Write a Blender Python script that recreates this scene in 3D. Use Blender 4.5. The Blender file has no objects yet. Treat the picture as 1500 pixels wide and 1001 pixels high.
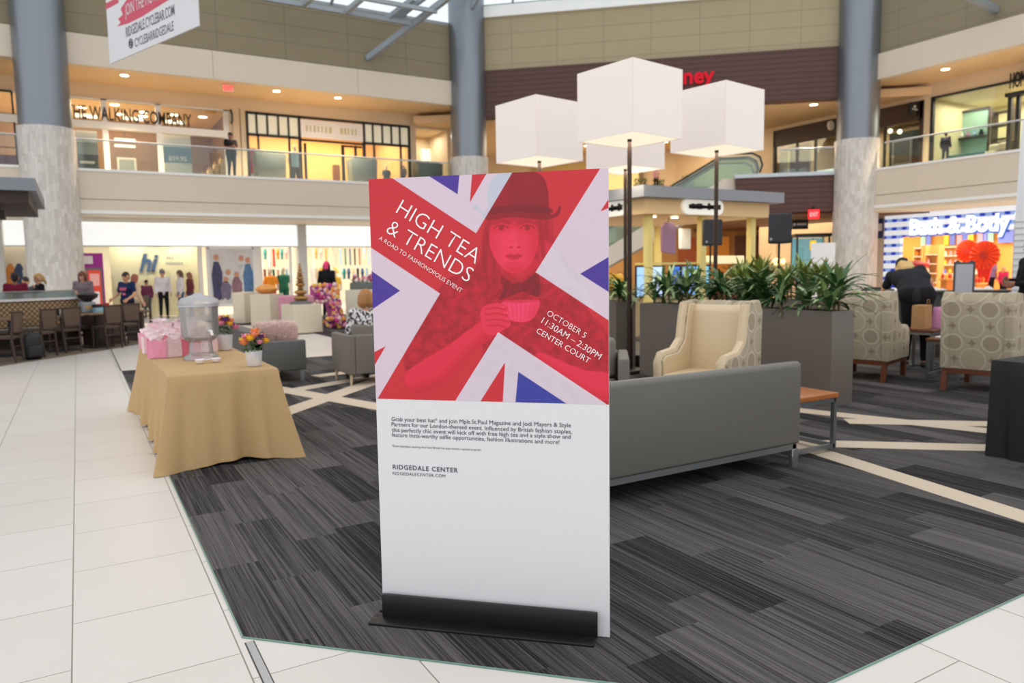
import bpy, bmesh, math, random
import numpy as np
from mathutils import Vector, Matrix, Euler
random.seed(11)
S = bpy.context.scene
PI = math.pi
def R(d): return math.radians(d)

# ------------------------------------------------------------------ camera
FPX, PITCH, ROLL, CAMZ, YAW = 1080.0, math.atan(104.5/1080.0), R(-0.89), 1.55, R(30.35)
_r = Vector((math.cos(YAW), -math.sin(YAW), 0)); _f = Vector((math.sin(YAW), math.cos(YAW), 0)); _u = Vector((0, 0, 1))
CF = _f*math.cos(PITCH) - _u*math.sin(PITCH); _u2 = _u*math.cos(PITCH) + _f*math.sin(PITCH)
CR = _r*math.cos(ROLL) + _u2*math.sin(ROLL); CU = -_r*math.sin(ROLL) + _u2*math.cos(ROLL)
CAM = Vector((0, 0, CAMZ))
cd = bpy.data.cameras.new('camera'); cam = bpy.data.objects.new('camera', cd); S.collection.objects.link(cam)
m = Matrix((CR, CU, -CF)).transposed().to_4x4(); m.translation = CAM
cam.matrix_world = m
cd.sensor_fit = 'HORIZONTAL'; cd.sensor_width = 36.0; cd.lens = FPX/1500*36.0
cd.clip_start = 0.05; cd.clip_end = 400
cd.dof.use_dof = True; cd.dof.focus_distance = 2.95; cd.dof.aperture_fstop = 2.8
S.camera = cam

# ------------------------------------------------------------------ daylight through the roof, exposure
W = bpy.data.worlds.new('daylight'); S.world = W; W.use_nodes = True
bg = W.node_tree.nodes['Background']; bg.inputs[0].default_value = (0.95, 0.975, 1.0, 1); bg.inputs[1].default_value = 1.22
S.view_settings.view_transform = 'Standard'; S.view_settings.look = 'None'
S.view_settings.exposure = 0.0; S.view_settings.gamma = 1.0; S.view_settings.use_curve_mapping = False
S.cycles.use_denoising = True
S.cycles.max_bounces = 7; S.cycles.diffuse_bounces = 4; S.cycles.glossy_bounces = 3
S.cycles.transmission_bounces = 6; S.cycles.transparent_max_bounces = 16
S.cycles.caustics_reflective = False; S.cycles.caustics_refractive = False
S.cycles.sample_clamp_indirect = 6.0

def lamp(name, kind, loc, energy, color, parent=None, size=0.3, size_y=None, rot=(0, 0, 0), spread=None):
    d = bpy.data.lights.new(name, kind); d.energy = energy; d.color = color
    if kind == 'AREA':
        d.size = size
        if size_y: d.shape = 'RECTANGLE'; d.size_y = size_y
        else: d.shape = 'DISK'
        if spread: d.spread = spread
    elif kind in ('POINT', 'SPOT'): d.shadow_soft_size = size
    o = bpy.data.objects.new(name, d); S.collection.objects.link(o)
    o.location = loc; o.rotation_euler = rot
    if parent is not None: o.parent = parent
    return o

# ------------------------------------------------------------------ measuring: a pixel's ray met with a plane of the place
def ray(x, y): return CF + CR*((x-750)/FPX) - CU*((y-500.5)/FPX)
def atpl(x, y, p, n):
    d = ray(x, y); p = Vector(p); n = Vector(n)
    return CAM + d*(((p-CAM).dot(n))/d.dot(n))
def atz(x, y, z=0.0): return atpl(x, y, (0, 0, z), (0, 0, 1))
def aty(x, y, Y): return atpl(x, y, (0, Y, 0), (0, 1, 0))
def atx(x, y, X): return atpl(x, y, (X, 0, 0), (1, 0, 0))
def atd(x, y, D):
    d = ray(x, y); return CAM + d*(D/d.dot(_f))

# ------------------------------------------------------------------ materials
def lin(c):
    out = []
    for v in c[:3]:
        v = v/255.0
        out.append(v/12.92 if v <= 0.04045 else ((v+0.055)/1.055)**2.4)
    return tuple(out)+(1.0,)
MATS = {}
def mat(name, c, rough=0.6, metal=0.0, spec=0.5, emit=None, estr=1.0, noise=0.0, nscale=8.0, bump=0.0, bscale=60.0, coat=0.0):
    if name in MATS: return MATS[name]
    m = bpy.data.materials.new(name); m.use_nodes = True; MATS[name] = m
    nt = m.node_tree; b = nt.nodes['Principled BSDF']
    b.inputs['Base Color'].default_value = lin(c); b.inputs['Roughness'].default_value = rough
    b.inputs['Metallic'].default_value = metal; b.inputs['Specular IOR Level'].default_value = spec
    if coat: b.inputs['Coat Weight'].default_value = coat; b.inputs['Coat Roughness'].default_value = 0.15
    if emit: b.inputs['Emission Color'].default_value = lin(emit); b.inputs['Emission Strength'].default_value = estr
    if noise or bump:
        tc = nt.nodes.new('ShaderNodeTexCoord')
        n = nt.nodes.new('ShaderNodeTexNoise'); n.inputs['Scale'].default_value = nscale; n.inputs['Detail'].default_value = 3
        nt.links.new(tc.outputs['Object'], n.inputs['Vector'])
        if noise:
            mx = nt.nodes.new('ShaderNodeMix'); mx.data_type = 'RGBA'
            l = lin(c); mx.inputs['A'].default_value = tuple(v*(1-noise) for v in l[:3])+(1,)
            mx.inputs['B'].default_value = tuple(min(1, v*(1+noise)) for v in l[:3])+(1,)
            nt.links.new(n.outputs['Fac'], mx.inputs['Factor']); nt.links.new(mx.outputs['Result'], b.inputs['Base Color'])
        if bump:
            n2 = nt.nodes.new('ShaderNodeTexNoise'); n2.inputs['Scale'].default_value = bscale
            nt.links.new(tc.outputs['Object'], n2.inputs['Vector'])
            bp = nt.nodes.new('ShaderNodeBump'); bp.inputs['Strength'].default_value = bump; bp.inputs['Distance'].default_value = 0.01
            nt.links.new(n2.outputs['Fac'], bp.inputs['Height']); nt.links.new(bp.outputs['Normal'], b.inputs['Normal'])
    return m
def glow(name, c, s):                                    # something that gives off light
    if name in MATS: return MATS[name]
    m = bpy.data.materials.new(name); m.use_nodes = True; MATS[name] = m
    nt = m.node_tree; nt.nodes.clear()
    e = nt.nodes.new('ShaderNodeEmission'); e.inputs[0].default_value = lin(c); e.inputs[1].default_value = s
    o = nt.nodes.new('ShaderNodeOutputMaterial'); nt.links.new(e.outputs[0], o.inputs[0]); return m
def glass(name, tint=(235, 245, 242), gloss=0.12, rough=0.02, body=0.0):
    if name in MATS: return MATS[name]
    m = bpy.data.materials.new(name); m.use_nodes = True; MATS[name] = m
    nt = m.node_tree; nt.nodes.clear(); N = nt.nodes.new; L = nt.links.new
    t = N('ShaderNodeBsdfTransparent'); t.inputs[0].default_value = lin(tint)
    g = N('ShaderNodeBsdfGlossy'); g.inputs['Roughness'].default_value = rough
    f = N('ShaderNodeFresnel'); f.inputs[0].default_value = 1.45
    mu = N('ShaderNodeMath'); mu.operation = 'MULTIPLY_ADD'; mu.inputs[1].default_value = 0.8; mu.inputs[2].default_value = gloss*0.3
    L(f.outputs[0], mu.inputs[0])
    x = N('ShaderNodeMixShader'); L(mu.outputs[0], x.inputs[0]); L(t.outputs[0], x.inputs[1]); L(g.outputs[0], x.inputs[2])
    out = x
    if body:
        df = N('ShaderNodeBsdfDiffuse'); df.inputs[0].default_value = lin(tint)
        x2 = N('ShaderNodeMixShader'); x2.inputs[0].default_value = body
        L(x.outputs[0], x2.inputs[1]); L(df.outputs[0], x2.inputs[2]); out = x2
    o = N('ShaderNodeOutputMaterial'); L(out.outputs[0], o.inputs[0]); return m
class NT:                                                # small node builder
    def __init__(s, name, rough=0.6, metal=0, spec=0.5):
        s.m = bpy.data.materials.new(name); MATS[name] = s.m; s.m.use_nodes = True; s.t = s.m.node_tree
        s.b = s.t.nodes['Principled BSDF']; s.b.inputs['Roughness'].default_value = rough
        s.b.inputs['Metallic'].default_value = metal; s.b.inputs['Specular IOR Level'].default_value = spec
    def n(s, typ, **kw):
        k = s.t.nodes.new(typ)
        for a, v in kw.items(): setattr(k, a, v)
        return k
    def l(s, a, b): s.t.links.new(a, b)
    def math(s, op, a, b=None, c=None):
        k = s.n('ShaderNodeMath', operation=op)
        for i, v in enumerate((a, b, c)):
            if v is None: continue
            if isinstance(v, (int, float)): k.inputs[i].default_value = v
            else: s.l(v, k.inputs[i])
        return k.outputs[0]
    def mix(s, f, a, b):
        k = s.n('ShaderNodeMix', data_type='RGBA')
        for nm, v in (('Factor', f), ('A', a), ('B', b)):
            if isinstance(v, (int, float)): k.inputs[nm].default_value = v
            elif isinstance(v, tuple): k.inputs[nm].default_value = lin(v)
            else: s.l(v, k.inputs[nm])
        return k.outputs['Result']
    def coords(s, which='Object'):
        tc = s.n('ShaderNodeTexCoord'); sp = s.n('ShaderNodeSeparateXYZ'); s.l(tc.outputs[which], sp.inputs[0])
        return tc.outputs[which], sp.outputs[0], sp.outputs[1], sp.outputs[2]
    def comb(s, x, y, z=0.0):
        k = s.n('ShaderNodeCombineXYZ')
        for i, v in enumerate((x, y, z)):
            if isinstance(v, (int, float)): k.inputs[i].default_value = v
            else: s.l(v, k.inputs[i])
        return k.outputs[0]
    def noise(s, vec, scale, detail=2.0):
        k = s.n('ShaderNodeTexNoise'); k.inputs['Scale'].default_value = scale; k.inputs['Detail'].default_value = detail
        s.l(vec, k.inputs['Vector']); return k.outputs['Fac']
    def white(s, vec):
        k = s.n('ShaderNodeTexWhiteNoise', noise_dimensions='3D'); s.l(vec, k.inputs['Vector']); return k.outputs['Value']
    def base(s, c): s.l(c, s.b.inputs['Base Color']); return s.m

def line_mask(t, v, period, width, off=0.0):             # 1 on joints of the given period
    a = t.math('ADD', v, -off); a = t.math('DIVIDE', a, period); a = t.math('FRACT', a)
    a = t.math('SUBTRACT', a, 0.5); a = t.math('ABSOLUTE', a)
    return t.math('GREATER_THAN', a, 0.5-width/period/2)

def tile_material():
    t = NT('floor_tile', 0.32, spec=0.45); v, x, y, z = t.coords()
    PX, PY = 0.6, 0.6725
    col = t.math('FLOOR', t.math('DIVIDE', t.math('ADD', x, 0.115), PX))
    odd = t.math('MODULO', t.math('ADD', col, 1000), 3.0)
    yy = t.math('ADD', y, t.math('MULTIPLY', odd, 0.2242))
    row = t.math('FLOOR', t.math('DIVIDE', t.math('ADD', yy, -3.292), PY))
    jy = line_mask(t, yy, PY, 0.005, 3.292); jx = line_mask(t, x, PX, 0.006, -0.115)
    j = t.math('MAXIMUM', jy, jx)
    tone = t.white(t.comb(col, row))
    c = t.mix(tone, (218, 211, 204), (224, 217, 211))
    c = t.mix(t.math('MULTIPLY', t.noise(v, 2.2, 4), 0.35), c, (206, 197, 189))
    c = t.mix(j, c, (142, 136, 126))
    return t.base(c)
def carpet_material(name='carpet_planks', a=(37, 35, 36), b=(108, 103, 102)):
    t = NT(name, 0.95, spec=0.15); v, x, y, z = t.coords()
    PX, PY = 0.25, 1.0
    col = t.math('FLOOR', t.math('DIVIDE', x, PX))
    off = t.white(t.comb(col, 3.0)); yy = t.math('ADD', y, off)
    row = t.math('FLOOR', t.math('DIVIDE', yy, PY))
    tone = t.white(t.comb(col, row, 7.0))
    st = t.n('ShaderNodeTexNoise'); st.inputs['Scale'].default_value = 1.0; st.inputs['Detail'].default_value = 3.0; st.inputs['Roughness'].default_value = 0.75
    t.l(t.comb(t.math('MULTIPLY', x, 75.0), t.math('MULTIPLY', y, 0.7), t.math('MULTIPLY', tone, 40.0)), st.inputs['Vector'])
    s1 = t.math('MULTIPLY', t.math('SUBTRACT', st.outputs['Fac'], 0.5), 2.5)
    pile = t.math('MULTIPLY', t.math('SUBTRACT', t.noise(v, 420.0, 2), 0.5), 0.9)
    f = t.math('ADD', t.math('ADD', t.math('MULTIPLY', tone, 0.66), 0.02), t.math('ADD', s1, pile))
    f.node.use_clamp = True
    c = t.mix(f, a, b)
    bp = t.n('ShaderNodeBump'); bp.inputs['Strength'].default_value = 0.35; bp.inputs['Distance'].default_value = 0.004
    t.l(t.noise(v, 300.0, 2), bp.inputs['Height']); t.l(bp.outputs[0], t.b.inputs['Normal'])
    return t.base(c)
def panel_material(name, c, line, px, pz, axis=0, w=0.012, x0=0.0, z0=0.0):
    t = NT(name, 0.7, spec=0.3); v, x, y, z = t.coords()
    u = x if axis == 0 else y
    j = t.math('MAXIMUM', line_mask(t, u, px, w, x0), line_mask(t, z, pz, w, z0))
    cc = t.mix(t.math('MULTIPLY', t.noise(v, 1.3, 3), 0.5), c, tuple(int(k*0.92) for k in c))
    return t.base(t.mix(j, cc, line))
def slat_material(name, c, dark, pz, w):
    t = NT(name, 0.5); v, x, y, z = t.coords()
    j = line_mask(t, z, pz, w)
    cc = t.mix(t.noise(v, 3.0, 3), c, tuple(int(k*0.8) for k in c))
    return t.base(t.mix(j, cc, dark))
def mosaic_material():
    t = NT('column_mosaic', 0.4); tc, x, y, z = t.coords()
    ang = t.math('ARCTAN2', y, x); u = t.math('MULTIPLY', ang, 0.8)
    PX, PZ = 0.09, 0.27
    col = t.math('FLOOR', t.math('DIVIDE', u, PX)); off = t.white(t.comb(col, 1.0))
    zz = t.math('ADD', z, t.math('MULTIPLY', off, PZ)); row = t.math('FLOOR', t.math('DIVIDE', zz, PZ))
    tone = t.white(t.comb(col, row, 2.0))
    j = t.math('MAXIMUM', line_mask(t, u, PX, 0.008), line_mask(t, zz, PZ, 0.01))
    c = t.mix(tone, (172, 166, 160), (212, 208, 203))
    c = t.mix(t.math('MULTIPLY', t.noise(t.comb(t.math('MULTIPLY', u, 9.0), t.math('MULTIPLY', z, 2.5)), 1.0, 3), 0.7), c, (226, 222, 216))
    return t.base(t.mix(j, c, (190, 186, 180)))
def gingham_material():
    t = NT('gingham_light_panel', 0.4); v, x, y, z = t.coords()
    P = 0.42
    a = line_mask(t, y, P, P*0.46); b = line_mask(t, z, 0.33, 0.13)
    both = t.math('MULTIPLY', a, b); anyb = t.math('MULTIPLY', b, 0.75)
    c = t.mix(anyb, (246, 250, 255), (70, 130, 225)); c = t.mix(both, c, (4, 50, 190))
    t.l(c, t.b.inputs['Emission Color']); t.b.inputs['Emission Strength'].default_value = 0.62
    return t.base(t.mix(0.5, c, (40, 40, 40)))
def ring_fabric_material():                              # beige upholstery with circles and small diamonds
    t = NT('ring_pattern_fabric', 0.9, spec=0.2); v, x, y, z = t.coords()
    P = 0.40
    def cell(a, o): return t.math('MULTIPLY', t.math('SUBTRACT', t.math('FRACT', t.math('ADD', t.math('DIVIDE', a, P), o)), 0.5), P)
    h = t.math('ADD', x, y)
    def rad(o1, o2, p=2):
        a = cell(h, o1); b = cell(z, o2)
        if p == 2: return t.math('SQRT', t.math('ADD', t.math('MULTIPLY', a, a), t.math('MULTIPLY', b, b)))
        return t.math('ADD', t.math('SQRT', t.math('ABSOLUTE', a)), t.math('SQRT', t.math('ABSOLUTE', b)))
    r1 = rad(0.0, 0.0); disc = t.math('LESS_THAN', r1, 0.082)
    ring = t.math('MAXIMUM', t.math('LESS_THAN', t.math('ABSOLUTE', t.math('SUBTRACT', r1, 0.098)), 0.009), t.math('LESS_THAN', t.math('ABSOLUTE', t.math('SUBTRACT', rad(0.5, 0.5), 0.135)), 0.008))
    star = t.math('MAXIMUM', t.math('LESS_THAN', rad(0.5, 0.0, 1), 0.27), t.math('LESS_THAN', rad(0.0, 0.5, 1), 0.27))
    c = t.mix(t.noise(v, 160.0, 2), (172, 157, 134), (188, 174, 150))
    c = t.mix(t.math('MULTIPLY', ring, 0.65), c, (210, 200, 180))
    c = t.mix(t.math('MULTIPLY', disc, 0.6), c, (154, 138, 116)); c = t.mix(t.math('MULTIPLY', star, 0.75), c, (138, 122, 102))
    return t.base(c)
def booth_material():
    t = NT('booth_weave', 0.7); v, x, y, z = t.coords()
    h = t.math('ADD', x, t.math('MULTIPLY', y, 1.0)); P = 0.11
    a = t.math('FRACT', t.math('DIVIDE', t.math('ADD', h, z), P)); b = t.math('FRACT', t.math('DIVIDE', t.math('SUBTRACT', h, z), P))
    d = t.math('MAXIMUM', t.math('ABSOLUTE', t.math('SUBTRACT', a, 0.5)), t.math('ABSOLUTE', t.math('SUBTRACT', b, 0.5)))
    return t.base(t.mix(t.math('GREATER_THAN', d, 0.36), (176, 146, 108), (92, 70, 50)))
def wood_material(name, a, b, rough=0.4, sc=1.0):
    t = NT(name, rough); v, x, y, z = t.coords()
    n = t.n('ShaderNodeTexNoise'); n.inputs['Scale'].default_value = 1.0; n.inputs['Detail'].default_value = 4
    t.l(t.comb(t.math('MULTIPLY', x, 4*sc), t.math('MULTIPLY', y, 40*sc), t.math('MULTIPLY', z, 10*sc)), n.inputs['Vector'])
    return t.base(t.mix(n.outputs['Fac'], a, b))

# ------------------------------------------------------------------ mesh building
class MB:
    def __init__(s): s.v = []; s.f = []
    def add(s, vs, fs, M=None):
        o = len(s.v)
        for p in vs:
            p = Vector(p)
            s.v.append(tuple(M @ p) if M is not None else tuple(p))
        s.f += [tuple(i+o for i in f) for f in fs]; return s
    def box(s, a, b, M=None):
        x0, y0, z0 = a; x1, y1, z1 = b
        return s.add([(x0, y0, z0), (x1, y0, z0), (x1, y1, z0), (x0, y1, z0), (x0, y0, z1), (x1, y0, z1), (x1, y1, z1), (x0, y1, z1)],
                     [(0, 3, 2, 1), (4, 5, 6, 7), (0, 1, 5, 4), (1, 2, 6, 5), (2, 3, 7, 6), (3, 0, 4, 7)], M)
    def rbox(s, a, b, r=0.02, seg=3, M=None):
        bm = bmesh.new(); bmesh.ops.create_cube(bm, size=1.0)
        sc = [b[i]-a[i] for i in range(3)]; ce = [(b[i]+a[i])/2 for i in range(3)]
        for v in bm.verts: v.co = Vector((v.co[0]*sc[0]+ce[0], v.co[1]*sc[1]+ce[1], v.co[2]*sc[2]+ce[2]))
        r = min(r, min(sc)*0.49)
        bmesh.ops.bevel(bm, geom=list(bm.edges), offset=r, segments=seg, profile=0.5, affect='EDGES', clamp_overlap=True)
        return s.frombm(bm, M)
    def frombm(s, bm, M=None):
        bm.verts.index_update()
        s.add([v.co[:] for v in bm.verts], [[v.index for v in f.verts] for f in bm.faces], M); bm.free(); return s
    def prism(s, poly, h0, h1, axis='z', M=None, bev=0.0, seg=2):
        """polygon (2-D) pulled along an axis: z -> (x,y), y -> (x,z), x -> (y,z)"""
        n = len(poly)
        def P(p, h): return {'z': (p[0], p[1], h), 'y': (p[0], h, p[1]), 'x': (h, p[0], p[1])}[axis]
        if bev:
            bm = bmesh.new(); a = [bm.verts.new(P(p, h0)) for p in poly]; c = [bm.verts.new(P(p, h1)) for p in poly]
            bm.faces.new(a); bm.faces.new(list(reversed(c)))
            for i in range(n): bm.faces.new((a[i], a[(i+1) % n], c[(i+1) % n], c[i]))
            bmesh.ops.recalc_face_normals(bm, faces=list(bm.faces))
            bmesh.ops.bevel(bm, geom=list(bm.edges), offset=bev, segments=seg, profile=0.5, affect='EDGES', clamp_overlap=True)
            return s.frombm(bm, M)
        vs = [P(p, h0) for p in poly]+[P(p, h1) for p in poly]
        fs = [tuple(range(n)), tuple(range(2*n-1, n-1, -1))]+[(i, i+n, (i+1) % n+n, (i+1) % n) for i in range(n)]
        return s.add(vs, fs, M)
    def tube(s, pts, r, n=8, closed=False, cap=True):
        pts = [Vector(p) for p in pts]; k = len(pts); rs = r if isinstance(r, (list, tuple)) else [r]*k
        vs = []; up = None
        for i, p in enumerate(pts):
            if closed: t = pts[(i+1) % k]-pts[i-1]
            else: t = pts[min(i+1, k-1)]-pts[max(i-1, 0)]
            t.normalize()
            if up is None: up = Vector((0, 0, 1)) if abs(t.z) < 0.9 else Vector((1, 0, 0))
            a = t.cross(up).normalized(); b = a.cross(t).normalized(); up = b
            for j in range(n):
                q = 2*PI*j/n; vs.append(p+(a*math.cos(q)+b*math.sin(q))*rs[i])
        fs = []
        for i in range(k if closed else k-1):
            for j in range(n):
                fs.append((i*n+j, i*n+(j+1) % n, ((i+1) % k)*n+(j+1) % n, ((i+1) % k)*n+j))
        if cap and not closed: fs += [tuple(range(n-1, -1, -1)), tuple(range((k-1)*n, k*n))]
        return s.add(vs, fs)
    def bar(s, p, q, w, h=None):
        """square section bar from p to q"""
        p = Vector(p); q = Vector(q); h = h or w; t = (q-p).normalized()
        up = Vector((0, 0, 1)) if abs(t.z) < 0.95 else Vector((1, 0, 0))
        a = t.cross(up).normalized()*w/2; b = a.cross(t).normalized()*h/2
        vs = [p-a-b, p+a-b, p+a+b, p-a+b, q-a-b, q+a-b, q+a+b, q-a+b]
        return s.add(vs, [(0, 3, 2, 1), (4, 5, 6, 7), (0, 1, 5, 4), (1, 2, 6, 5), (2, 3, 7, 6), (3, 0, 4, 7)])
    def lathe(s, prof, n=24, c=(0, 0, 0), M=None, wob=None):
        vs = []; fs = []; k = len(prof)
        for (r, z) in prof:
            for j in range(n):
                q = 2*PI*j/n; rr = r*(1+(wob(q) if wob else 0)); vs.append((c[0]+rr*math.cos(q), c[1]+rr*math.sin(q), c[2]+z))
        for i in range(k-1):
            for j in range(n): fs.append((i*n+j, i*n+(j+1) % n, (i+1)*n+(j+1) % n, (i+1)*n+j))
        fs += [tuple(range(n-1, -1, -1)), tuple(range((k-1)*n, k*n))]
        return s.add(vs, fs, M)
    def ball(s, c, r, n=10, k=7, M=None):
        r = r if isinstance(r, (tuple, list)) else (r, r, r)
        vs = []; fs = []
        for i in range(1, k):
            th = PI*i/k
            for j in range(n):
                q = 2*PI*j/n; vs.append((c[0]+r[0]*math.sin(th)*math.cos(q), c[1]+r[1]*math.sin(th)*math.sin(q), c[2]+r[2]*math.cos(th)))
        for i in range(k-2):
            for j in range(n): fs.append((i*n+j, (i+1)*n+j, (i+1)*n+(j+1) % n, i*n+(j+1) % n))
        t = len(vs); vs += [(c[0], c[1], c[2]+r[2]), (c[0], c[1], c[2]-r[2])]
        fs += [(t, j, (j+1) % n) for j in range(n)]+[(t+1, (k-2)*n+(j+1) % n, (k-2)*n+j) for j in range(n)]
        return s.add(vs, fs, M)
    def sheet(s, fn, nu, nv):
        vs = [fn(i/nu, j/nv) for j in range(nv+1) for i in range(nu+1)]
        fs = [(j*(nu+1)+i, j*(nu+1)+i+1, (j+1)*(nu+1)+i+1, (j+1)*(nu+1)+i) for j in range(nv) for i in range(nu)]
        return s.add(vs, fs)
    def build(s, name, material=None, parent=None, smooth=40, loc=None, rot=None, fix=True):
        me = bpy.data.meshes.new(name); me.from_pydata(s.v, [], s.f)
        if fix:
            bm = bmesh.new(); bm.from_mesh(me); bmesh.ops.recalc_face_normals(bm, faces=list(bm.faces)); bm.to_mesh(me); bm.free()
        if material is not None: me.materials.append(material)
        if smooth:
            me.polygons.foreach_set('use_smooth', [True]*len(me.polygons)); me.set_sharp_from_angle(angle=R(smooth))
        me.update()
        o = bpy.data.objects.new(name, me); S.collection.objects.link(o)
        if loc is not None: o.location = loc
        if rot is not None: o.rotation_euler = rot if isinstance(rot, (tuple, list)) else (0, 0, rot)
        if parent is not None: o.parent = parent
        return o
def tag(o, label=None, cat=None, group=None, kind=None):
    for k, v in (('label', label), ('category', cat), ('group', group), ('kind', kind)):
        if v: o[k] = v
    return o
def thing(name, label, cat, loc=(0, 0, 0), rz=0.0, group=None):
    o = bpy.data.objects.new(name, None); S.collection.objects.link(o); o.empty_display_size = 0.2
    o.location = loc; o.rotation_euler = (0, 0, rz); return tag(o, label, cat, group)
def struct(name, mb, m, label=None, smooth=40):
    o = mb.build(name, m, None, smooth); o['kind'] = 'structure'
    return o
LBL = {}
def kids(o): return [c for c in S.objects if c.parent == o]
def dup(o, loc=None, rz=None, label=None, group=None, parent=None, _ch=None):
    c = o.copy(); S.collection.objects.link(c)
    if parent is not None: c.parent = parent
    if loc is not None: c.location = loc
    if rz is not None: c.rotation_euler = (0, 0, rz)
    if label: c['label'] = label
    if group: c['group'] = group
    for ch in list(o.children): dup(ch, parent=c)
    return c
def Bx(a, b): return MB().box(a, b)
def text(s, name, m, parent, p0, p1, normal, depth=0.0, sy=1.0, bold=0.0, shear=0.0, height=None, lift=0.0015, spacing=1.0):
    """lettering as one mesh: baseline runs from p0 to p1 (width fitted), facing along normal"""
    cu = bpy.data.curves.new('lettering_curve', 'FONT'); cu.body = s; cu.size = 1.0; cu.extrude = depth; cu.offset = bold; cu.shear = shear
    cu.space_character = spacing; cu.resolution_u = 3
    o = bpy.data.objects.new('lettering_curve', cu); S.collection.objects.link(o)
    dg = bpy.context.evaluated_depsgraph_get(); me = bpy.data.meshes.new_from_object(o.evaluated_get(dg))
    bpy.data.objects.remove(o); bpy.data.curves.remove(cu)
    xs = [v.co.x for v in me.vertices]; x0 = min(xs); w = max(xs)-x0
    p0 = Vector(p0); p1 = Vector(p1); n = Vector(normal).normalized(); u = (p1-p0); k = u.length/w; u.normalize(); vv = n.cross(u).normalized()
    ky = k*sy
    if height:
        ky = height/max(v.co.y for v in me.vertices)
    for v in me.vertices:
        v.co = p0+u*((v.co.x-x0)*k)+vv*(v.co.y*ky)+n*(lift+(v.co.z+depth)*(1 if depth else 0))
    me.materials.clear(); me.materials.append(m); me.name = name
    q = bpy.data.objects.new(name, me); S.collection.objects.link(q)
    if parent is not None: q.parent = parent
    return q
# ================================================================== SETTING: floor, carpets, walls of the court
white = mat('soft_white_paint', (226, 218, 206), 0.55)
offw = mat('cream_paint', (214, 200, 182), 0.6, noise=0.03, nscale=0.7)
warmw = mat('warm_wall_paint', (222, 200, 168), 0.6, noise=0.03, nscale=0.7)
soff = mat('soffit_paint', (226, 196, 156), 0.7)
trimw = mat('trim_white', (236, 234, 230), 0.45)
dark = mat('dark_bronze_metal', (38, 34, 32), 0.45, 0.3)
black = mat('black_paint', (18, 17, 18), 0.5)
steel = mat('brushed_steel', (168, 168, 168), 0.32, 0.9)
greyp = mat('grey_painted_steel', (150, 158, 166), 0.45, 0.2)
beige_p = panel_material('beige_wall_panels', (142, 130, 106), (112, 102, 82), 2.4, 0.62, 0, 0.02, z0=9.5)
beige_py = panel_material('beige_wall_panels_side', (142, 131, 108), (118, 110, 90), 2.4, 0.62, 1, 0.02, z0=9.5)
slat = slat_material('brown_slat_cladding', (92, 54, 44), (52, 30, 26), 0.2, 0.035)

struct('floor', Bx((-45, -14, -0.2), (62, 62, 0)), tile_material())
LBL['floor'] = ''
CPT = carpet_material()
pale = mat('pale_carpet_strip', (206, 188, 166), 0.9, noise=0.06, nscale=25)
edge = mat('glass_green_edging', (112, 146, 134), 0.3)
cpoly = [(0.53, 13.6), (0.515, 3.2), (2.06, 1.66), (14.5, 1.66), (14.5, 13.6)]
o = struct('floor_carpet', MB().prism(cpoly, -0.01, 0.004), CPT)
def inset_line(mb, pts, w, z0, z1):
    for a, b in zip(pts, pts[1:]):
        a = Vector((*a, 0)); b = Vector((*b, 0)); t = (b-a).normalized(); n = Vector((-t.y, t.x, 0))*w
        mb.prism([(a-n)[:2], (b-n)[:2], (b+n)[:2], (a+n)[:2]], z0, z1)
    return mb
struct('trim_1', inset_line(MB(), [(0.53, 13.6), (0.515, 3.2), (2.06, 1.66), (14.5, 1.66)], 0.003, -0.01, 0.006), edge)
struct('trim_2', MB().box((0.512, -3, -0.01), (0.518, 3.15, 0.001)).box((0.547, -3, -0.01), (0.552, 3.15, 0.001)), mat('dark_joint_line', (74, 70, 66), 0.6))
struct('trim_12', Bx((0.518, -3, -0.01), (0.547, 3.15, 0.0016)), mat('expansion_joint_metal', (190, 190, 190), 0.35, 0.6))
struct('trim_3', Bx((0.512, 13.62, -0.01), (0.535, 30, 0.0015)), mat('dark_joint', (90, 86, 80), 0.6))
def strip(p0, p1, w):
    a = Vector((*p0, 0)); b = Vector((*p1, 0)); t = (b-a).normalized(); n = Vector((-t.y, t.x, 0))*w/2
    return [(a-n)[:2], (b-n)[:2], (b+n)[:2], (a+n)[:2]]
st = MB()
ST = [((0.53, 6.95), (4.9, 11.3), 0.29), ((3.55, 6.0), (1.9, 11.2), 0.28), ((0.53, 9.05), (4.6, 10.85), 0.27), ((1.7, 10.0), (3.3, 13.6), 0.27),
      ((5.32, 4.3), (4.78, 1.68), 0.21), ((4.9, 4.6), (7.4, 2.45), 0.25), ((6.45, 5.6), (7.5, 2.6), 0.24), ((6.5, 4.55), (9.5, 2.0), 0.24), ((3.0, 11.0), (9.0, 12.6), 0.27)]
for i, (a, b, w) in enumerate(ST): st.prism(strip(a, b, w), 0.0, 0.0052+i*0.00012)
struct('floor_carpet_strips', st, pale)
struct('floor_carpet_far', MB().prism([(5.2, 15.2), (12, 15.2), (12, 27), (3.6, 27), (3.6, 24.6), (5.2, 22)], -0.01, 0.004), CPT)
struct('floor_cafe_carpet', MB().prism([(-7, 9.1), (-1.27, 15.72), (0.36, 17.63), (1.35, 19.15), (0.2, 23.5), (-9, 23.5)], -0.01, 0.004), mat('cafe_floor_brown', (116, 100, 84), 0.8, noise=0.15, nscale=6))

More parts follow.
